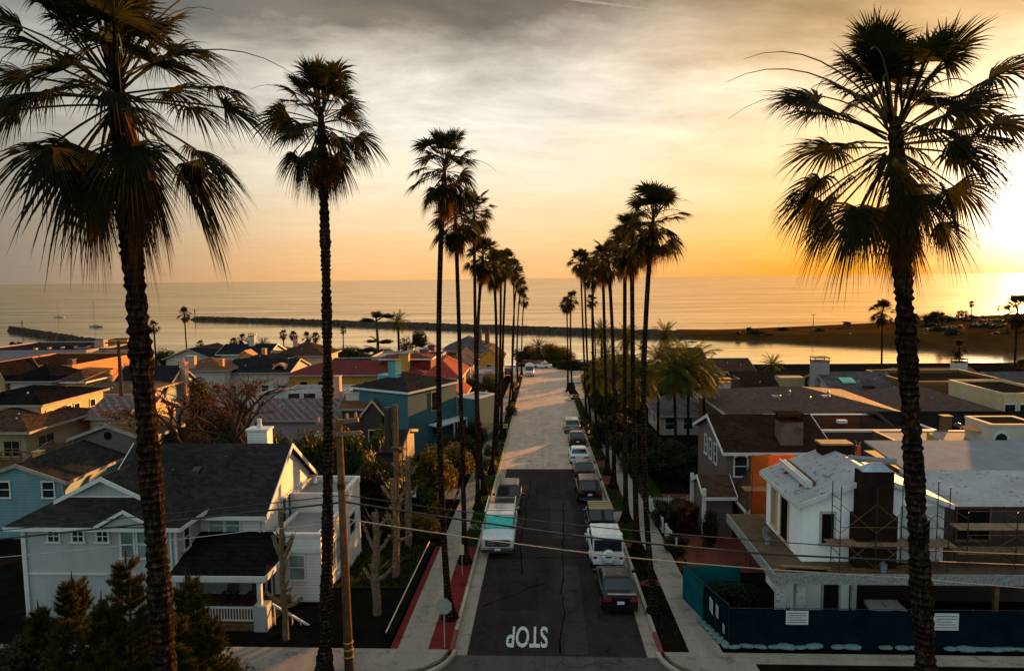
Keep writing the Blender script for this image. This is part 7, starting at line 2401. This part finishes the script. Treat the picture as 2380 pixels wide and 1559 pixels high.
for s in (-1, 1): MB().box((s * .86, .3, .72), (s * 1.02, 1.2, .8)).obj('wing', M['black_trim'], jp)
c = suv('black sport utility car with a chrome bumper strip, fourth car along the right kerb', 3.56, 'p_black', 51.7)
MB().box((-.7, -.085, .34), (.7, -.062, .40)).obj('bumper_strip', M['chrome'], c)
c = sedan('dark maroon sedan parked right behind the white one on the right', 0, 0, 3.60, 'p_dark', y0=58.2)
c = sedan('white sedan with dark rear window on the right, between two dark cars', 0, 0, 3.50, 'p_white', y0=64.3, L=4.9)
c = sedan('dark grey sedan on the right parked ahead of the white sedan', 0, 0, 3.75, 'p_dark', y0=72.6)
c = suv('silver-beige sport utility car farthest along the right kerb', 3.55, 'p_silver', 80.2, h=1.68)
# left: white work pickup with a ladder rack, facing the camera
PKL = 6.1
pk = vehicle('pickup_truck', 'white work pickup with ladder rack and turquoise sunshade, facing the camera at the left kerb', 'pickup truck', (-2.72, 46.2, gz(46.2) + .01), R(180), PKL, 2.04,
             [(0, .96, 1.16), (.06, .99, 1.2), (2.2, 1, 1.2), (4.4, 1, 1.2), (5.6, .98, 1.14), (6.0, .95, 1.06), (PKL, .9, .98)],
             (2.15, 2.3, 3.7, 4.3, 1.18, 1.94), 'p_white', wr=.42, ground=.45, roof='box', rear='box', group=None, glassf='sunshade')
MB().box((-.9, .1, 1.21), (.9, 1.95, 1.66)).obj('load_cover', M['p_silver'], pk, bevel=.05)
ws = MB().hexa([(-.93, 4.2, 1.185), (.93, 4.2, 1.185), (.92, 4.302, 1.183), (-.92, 4.302, 1.183)], [(-.9, 3.60, 1.872), (.9, 3.60, 1.872), (.9, 3.703, 1.876), (-.9, 3.703, 1.876)]).obj('windscreen_surround', M['black_trim'], pk)
pk.scale = (1, .92, 1)
rk = MB()
for y_ in (.3, 1.9, 3.5):
    for s in (-1, 1): rk.bar((s * .98, y_, 1.2), (s * .86, y_, 2.12), .05)
    rk.bar((-.88, y_, 2.12), (.88, y_, 2.12), .05)
for s in (-1, 1): rk.bar((s * .9, .1, 2.16), (s * .9, 4.0, 2.16), .055)
rk.obj('ladder_rack', M['chrome'], pk)
MB().box((-.74, PKL - .03, .70), (.74, PKL + .03, 1.06)).obj('grille', M['black_trim'], pk)
gb = MB()
for s in (-1, 1):
    for z_ in (.80, .92): gb.box((s * .12, PKL + .031, z_), (s * .6, PKL + .045, z_ + .045))
gb.obj('grille_bar', M['chrome'], pk)
MB().box((-.98, PKL - .05, .5), (.98, PKL + .14, .68)).obj('front_bumper', M['chrome'], pk, bevel=.03)
MB().box((-.96, PKL - .1, .3), (.96, PKL + .1, .497)).obj('air_dam', M['black_trim'], pk, bevel=.02)
MB().box((-.17, PKL + .141, .46), (.17, PKL + .15, .60)).obj('number_plate', M['plate'], pk)
for s in (-1, 1):
    MB().box((s * .8 - .17, PKL - .02, .74), (s * .8 + .13, PKL + .025, 1.04)).obj('headlight', M['head'], pk)
    MB().box((s * 1.06, 4.2, 1.25), (s * 1.3, 4.3, 1.55)).obj('mirror', M['black_trim'], pk)
c = suv('dark estate car facing the camera behind the white pickup', -2.55, 'p_dark', 53.4, L=4.7, group=None, rz=R(180))
# camper van near the end of the street
cv = vehicle('camper_van', 'white camper van with a roof box facing the camera near the end of the street', 'van', (-2.72, 153.0, gz(153) + .01), R(180), 5.6, 2.05,
             [(0, .97, 1.3), (.06, 1, 1.3), (4.3, 1, 1.3), (5.2, .97, 1.2), (5.5, .92, 1.05), (5.6, .86, .95)],
             (.03, .1, 4.0, 5.0, 1.28, 2.45), 'p_white', wr=.36, ground=.35, roof='box', rear='box')
MB().box((-.45, 1.4, 2.455), (.45, 2.3, 2.75)).obj('roof_box', M['p_white'], cv, bevel=.05)
MB().box((-.8, 3.9, 2.0), (.8, 4.25, 2.5)).obj('overcab', M['p_white'], cv, bevel=.05)
vehicle('sedan', 'white sedan parked aslant at the street-end hedge', 'car', (2.2, 168, gz(168) + .01), R(62), 4.6, 1.8,
        [(0, .86, .92), (.1, .93, 1.0), (1.6, 1, .98), (3.1, 1, .96), (3.9, .97, .84), (4.6, .82, .64)], (.55, 1.25, 2.55, 3.35, .96, 1.44), 'p_white', rx=0)
for i, (u, Y, pm, lb) in enumerate(((1256, 170, 'p_tan', 'tan off-road car at the street end, left of the aslant white sedan'), (1241, 172, 'p_dark', 'dark car with a shining roof at the street end, second from the camper van'), (1226, 173, 'p_red', 'dark red car at the street end, straight above the camper van'))):
    X = XU(u, Y)
    vehicle('suv', lb, 'car', (X + 1.5, Y, gz(Y) + .01), R(68), 4.6, 1.85,
            [(0, .9, 1.0), (.12, .96, 1.06), (3.1, 1, 1.05), (3.9, .97, .98), (4.6, .85, .8)], (.12, .4, 2.6, 3.3, 1.04, 1.75), pm, wr=.37, ground=.24, rear='suv', rx=0)
vehicle('suv', 'dark car half hidden by palm trunks on the left side of the street end', 'car', (XU(1180, 150) , 150, gz(150) + .01), R(10), 4.5, 1.8,
        [(0, .9, 1.0), (.12, .96, 1.06), (3.1, 1, 1.05), (3.9, .97, .98), (4.5, .85, .8)], (.12, .4, 2.6, 3.3, 1.04, 1.7), 'p_dark', wr=.37, ground=.24, rear='suv')
# bins at the left kerb
for i, (y_, lb) in enumerate(((78.5, 'dark wheeled bin nearer the camera on the left verge'), (80.2, 'dark wheeled bin farther along the left verge'))):
    t = thing('wheeled_bin', lb, 'bin', (-4.35, y_, gz(y_) + .12), 0, None)
    MB().hexa([(-.24, -.26, .05), (.24, -.26, .05), (.24, .26, .05), (-.24, .26, .05)], [(-.3, -.34, 1.0), (.3, -.34, 1.0), (.3, .34, 1.0), (-.3, .34, 1.0)]).obj('tub', M['p_dark'], t)
    MB().hexa([(-.32, -.37, 1.003), (.32, -.37, 1.003), (.32, .4, 1.003), (-.32, .4, 1.003)], [(-.3, -.34, 1.06), (.3, -.34, 1.06), (.3, .36, 1.1), (-.3, .36, 1.1)]).obj('lid', M['wood'], t)
    for s in (-1, 1): MB().lathe([(.02, -.03), (.1, -.03), (.1, .03), (.02, .03)], (s * .24, .28, .1), 10, 'x').obj('wheel', M['tyre'], t)

# ---------------------------------------------------------------- on the water and the shore
M['sail_hull'] = paint('hull', (0.06, 0.055, 0.06), .35)
M['hull_pale'] = paint('hull_pale', (0.20, 0.19, 0.18), .35)
def sailboat(label, u, v, vt, L, hull, rz):
    q = on_sea(u, v)
    t = thing('sailboat', label, 'sailboat', q, rz, 'boats at anchor')
    H = at(u, vt, q.y).z - q.z
    secs = []
    for k in range(9):
        s = k / 8
        w = L * .14 * math.sin(math.pi * (.12 + .88 * s) * .98) ** .7 + .05
        secs.append([(w, s * L - L / 2, 1.1 + .35 * (2 * s - 1) ** 2), (w * .7, s * L - L / 2, -.1), (-w * .7, s * L - L / 2, -.1), (-w, s * L - L / 2, 1.1 + .35 * (2 * s - 1) ** 2)])
    mb = MB()
    loft(mb, secs)
    mb.obj('hull', M[hull], t)
    MB().box((-.9, -L * .2, 1.1), (.9, L * .12, 1.9)).obj('deckhouse', M['hull_pale'], t, bevel=.1)
    MB().tube([(0, L * .08, 1.0), (0, L * .08, H)], [.14, .08], 6).obj('mast', M['dark_metal'], t)
    b_ = MB()
    b_.tube([(0, L * .08, 2.4), (0, -L * .3, 2.5)], .16, 6)
    for z in (.45, .7): b_.bar((-1.0, L * .08, H * z), (1.0, L * .08, H * z), .08)
    b_.obj('boom', M['dark_metal'], t)
    r = MB()
    for y_ in (L * .5, -L * .5): r.tube([(0, L * .08, H), (0, y_, 1.4)], .03, 4)
    for s in (-1, 1): r.tube([(0, L * .08, H), (s * L * .12, L * .05, 1.2)], .03, 4)
    r.obj('rigging', M['dark_metal'], t)
sailboat('larger dark sailing yacht with a tall bare mast off the left shore', 222, 760, 700, 17, 'sail_hull', R(68))
sailboat('smaller sailing yacht farther out on the left', 137, 738, 704, 15, 'hull_pale', R(80))
q = on_sea(1608, 795)
t = thing('rowing_boat', 'tiny dark boat alone in the channel', 'boat', q, R(80))
mb = MB()
loft(mb, [[(.7 * math.sin(math.pi * (.1 + .8 * k / 6)), k * .9 - 2.7, .5), (.3, k * .9 - 2.7, -.1), (-.3, k * .9 - 2.7, -.1), (-.7 * math.sin(math.pi * (.1 + .8 * k / 6)), k * .9 - 2.7, .5)] for k in range(7)])
mb.obj('hull', M['sail_hull'], t)
MB().box((-.3, -.4, .5), (.3, .3, 1.2)).obj('cabin', M['sail_hull'], t, bevel=.08)
def beacon(label, u, vb, vt, w=.5):
    q = on_sea(u, vb, SEAZ + 3.4)
    t = thing('channel_marker', label, 'navigation light', q)
    H = at(u, vt, q.y).z - q.z
    mb = MB()
    for sx in (-1, 1):
        for sy in (-1, 1): mb.tube([(sx * w, sy * w, -.6), (sx * w * .5, sy * w * .5, H * .8)], .1, 5)
    for z in (.25, .5, .78): mb.bar((-w * .8, 0, H * z), (w * .8, 0, H * z), .1)
    mb.obj('frame', M['dark_metal'], t)
    MB().box((-w * 1.1, -.1, H * .62), (w * 1.1, .1, H * .95)).obj('board', M['brick_brown'], t)
    MB().lathe([(.02, H * .95), (.25, H * .95), (.2, H * 1.05), (.02, H * 1.08)], (0, 0, 0), 8).obj('lamp', M['dark_metal'], t)
beacon('channel marker on the tip of the short left breakwater', 52, 764, 745)
beacon('channel marker on the tip of the long breakwater', 453, 735, 718)
q = on_sea(1889, 768, SEAZ + 2)
t = thing('light_pole', 'tall twin-headed light pole on the sand spit', 'lamp post', q - Vector((0, 0, .8)))
H = at(1889, 731, q.y).z - q.z + .8
MB().tube([(0, 0, 0), (0, 0, H)], [.3, .16], 7).obj('pole', M['dark_metal'], t)
MB().box((-1.4, -.15, H - .1), (1.4, .15, H + .25)).obj('lamp_head', M['dark_metal'], t)
q = on_sea(1967, 764, SEAZ + 2)
t = thing('lifeguard_tower', 'small dark lifeguard hut on stilts on the sand spit', 'lifeguard tower', q - Vector((0, 0, .8)), R(20))
mb = MB()
for sx in (-1, 1):
    for sy in (-1, 1): mb.bar((sx * 1.4, sy * 1.4, 0), (sx * 1.3, sy * 1.3, 2.4), .3)
mb.obj('stilts', M['bark_dark'], t)
MB().box((-1.7, -1.7, 2.4), (1.7, 1.7, 5)).obj('cabin', M['brown_wall'], t)
MB().slab([(-2.4, -2.4, 5.0), (2.4, -2.4, 5.0), (2.4, 2.4, 5.5), (-2.4, 2.4, 5.5)], .25, UP).obj('roof', M['umber_shingle'], t)
for i, (u, v, w, d, h_, lb) in enumerate(((2290, 775, 16, 10, 3.4, 'low dark beach building on the spit, left one at the right edge'), (2345, 768, 20, 12, 4.2, 'low dark beach building on the spit, right one at the right edge'), (2205, 777, 10, 7, 2.6, 'small beach hut on the spit behind the palms'))):
    q = on_sea(u, v, SEAZ + 1.6)
    t = thing('beach_building', lb, 'building', q - Vector((0, 0, 1)))
    vol(t, -w / 2, 0, 0, w, d, h_ + 1, 'gx', 1.2, 'brown_wall', 'umber_shingle', .4, 'brown_wall')
    for k in range(3): win(t, 'S', -w / 4 + k * w / 4, 0, h_ * .6 + .6, 1.4, 1.2)

# ---------------------------------------------------------------- person on the right pavement
def person(label, loc, rz):
    t = thing('person', label, 'person', loc, rz)
    J = {'pel': (0, 0, .93), 'wst': (0, .01, 1.08), 'chs': (0, .03, 1.28), 'nck': (0, .04, 1.46), 'hed': (0, .06, 1.56), 'top': (0, .06, 1.68),
         'lh': (-.09, 0, .90), 'lk': (-.10, .16, .50), 'la': (-.10, .02, .09), 'lt': (-.10, .16, .04),
         'rh': (.09, 0, .90), 'rk': (.10, .04, .48), 'ra': (.10, -.20, .12), 'rt': (.10, -.08, .03),
         'ls': (-.18, .03, 1.40), 'le': (-.23, -.08, 1.14), 'lw': (-.22, .06, .92), 'rs': (.18, .03, 1.40), 're': (.23, .05, 1.13), 'rw': (.21, .24, .98)}
    rad = {'pel': .125, 'wst': .115, 'chs': .135, 'nck': .052, 'hed': .088, 'top': .075, 'lh': .09, 'lk': .06, 'la': .04, 'lt': .035, 'rh': .09, 'rk': .06, 'ra': .04, 'rt': .035,
           'ls': .06, 'le': .045, 'lw': .032, 'rs': .06, 're': .045, 'rw': .032}
    ed = [('pel', 'wst'), ('wst', 'chs'), ('chs', 'nck'), ('nck', 'hed'), ('hed', 'top'), ('pel', 'lh'), ('lh', 'lk'), ('lk', 'la'), ('la', 'lt'), ('pel', 'rh'), ('rh', 'rk'), ('rk', 'ra'), ('ra', 'rt'),
          ('chs', 'ls'), ('ls', 'le'), ('le', 'lw'), ('chs', 'rs'), ('rs', 're'), ('re', 'rw')]
    def hand(w, s):
        w = Vector(w)
        pre = 'h%d' % s
        J[pre] = tuple(w + Vector((0, .02, -.07)))
        rad[pre] = .028
        ed.append(('lw' if s < 0 else 'rw', pre))
        for k in range(4):
            a = w + Vector((s * (-.012), .0 + k * .016 - .01, -.11))
            J[pre + 'f%d' % k] = tuple(a)
            J[pre + 'g%d' % k] = tuple(a + Vector((-s * .015, .012, -.05 + .008 * abs(k - 1.5))))
            rad[pre + 'f%d' % k] = .009
            rad[pre + 'g%d' % k] = .008
            ed.append((pre, pre + 'f%d' % k))
            ed.append((pre + 'f%d' % k, pre + 'g%d' % k))
        J[pre + 't'] = tuple(w + Vector((-s * .03, .045, -.09)))
        rad[pre + 't'] = .01
        ed.append((pre, pre + 't'))
    hand(J['lw'], -1)
    hand(J['rw'], 1)
    ks = list(J)
    me = bpy.data.meshes.new('body')
    me.from_pydata([J[k] for k in ks], [(ks.index(a), ks.index(b_)) for a, b_ in ed], [])
    o = link('body', me, plain('skin', (0.32, 0.19, 0.13), .6, .1, 8), t)
    sk = o.modifiers.new('skin', 'SKIN')
    for i, k in enumerate(ks):
        me.skin_vertices[0].data[i].radius = (rad[k], rad[k] * (.8 if k in ('chs', 'wst', 'pel') else 1))
        me.skin_vertices[0].data[i].use_root = (k == 'pel')
    o.modifiers.new('sub', 'SUBSURF').levels = 1
    def garment(nm, keys, grow, mat):
        kk = [k for k in ks if k in keys]
        m2 = bpy.data.meshes.new(nm)
        m2.from_pydata([J[k] for k in kk], [(kk.index(a), kk.index(b_)) for a, b_ in ed if a in kk and b_ in kk], [])
        g = link(nm, m2, mat, t)
        g.modifiers.new('skin', 'SKIN')
        for i, k in enumerate(kk):
            m2.skin_vertices[0].data[i].radius = (rad[k] + grow, (rad[k] + grow) * .9)
            m2.skin_vertices[0].data[i].use_root = (i == 0)
        g.modifiers.new('sub', 'SUBSURF').levels = 1
    garment('jacket', ('wst', 'chs', 'ls', 'le', 'lw', 'rs', 're', 'rw'), .02, M['rubber'])
    garment('trousers', ('pel', 'lh', 'lk', 'la', 'rh', 'rk', 'ra'), .014, M['mauve'])
    MB().lathe([(.02, 1.5), (.085, 1.53), (.105, 1.62), (.09, 1.71), (.02, 1.745)], (0, .035, 0), 12).obj('hair', M['rubber'], t, smooth=True)
    f = MB()
    f.lathe([(.004, .145), (.014, .15), (.004, .165)], (0, 0, 1.59), 6, 'y')
    f.box((-.04, .143, 1.615), (-.02, .152, 1.625)).box((.02, .143, 1.615), (.04, .152, 1.625)).box((-.022, .138, 1.548), (.022, .147, 1.556))
    f.obj('face', M['pink'], t)
    for s in (-1, 1): MB().lathe([(.004, s * .085), (.025, s * .09), (.02, s * .1)], (0, .055, 1.6), 8, 'x').obj('ear', M['pink'], t)
    for k in ('la', 'ra'):
        q = Vector(J[k])
        MB().box((q.x - .045, q.y - .07, q.z - .09), (q.x + .045, q.y + .19, q.z - .01)).obj('shoe', M['rubber'], t, bevel=.03)
    return t
person('person in a dark jacket and greyish trousers walking along the right pavement', (7.0, 61.5, gz(61.5) + .13), R(175))
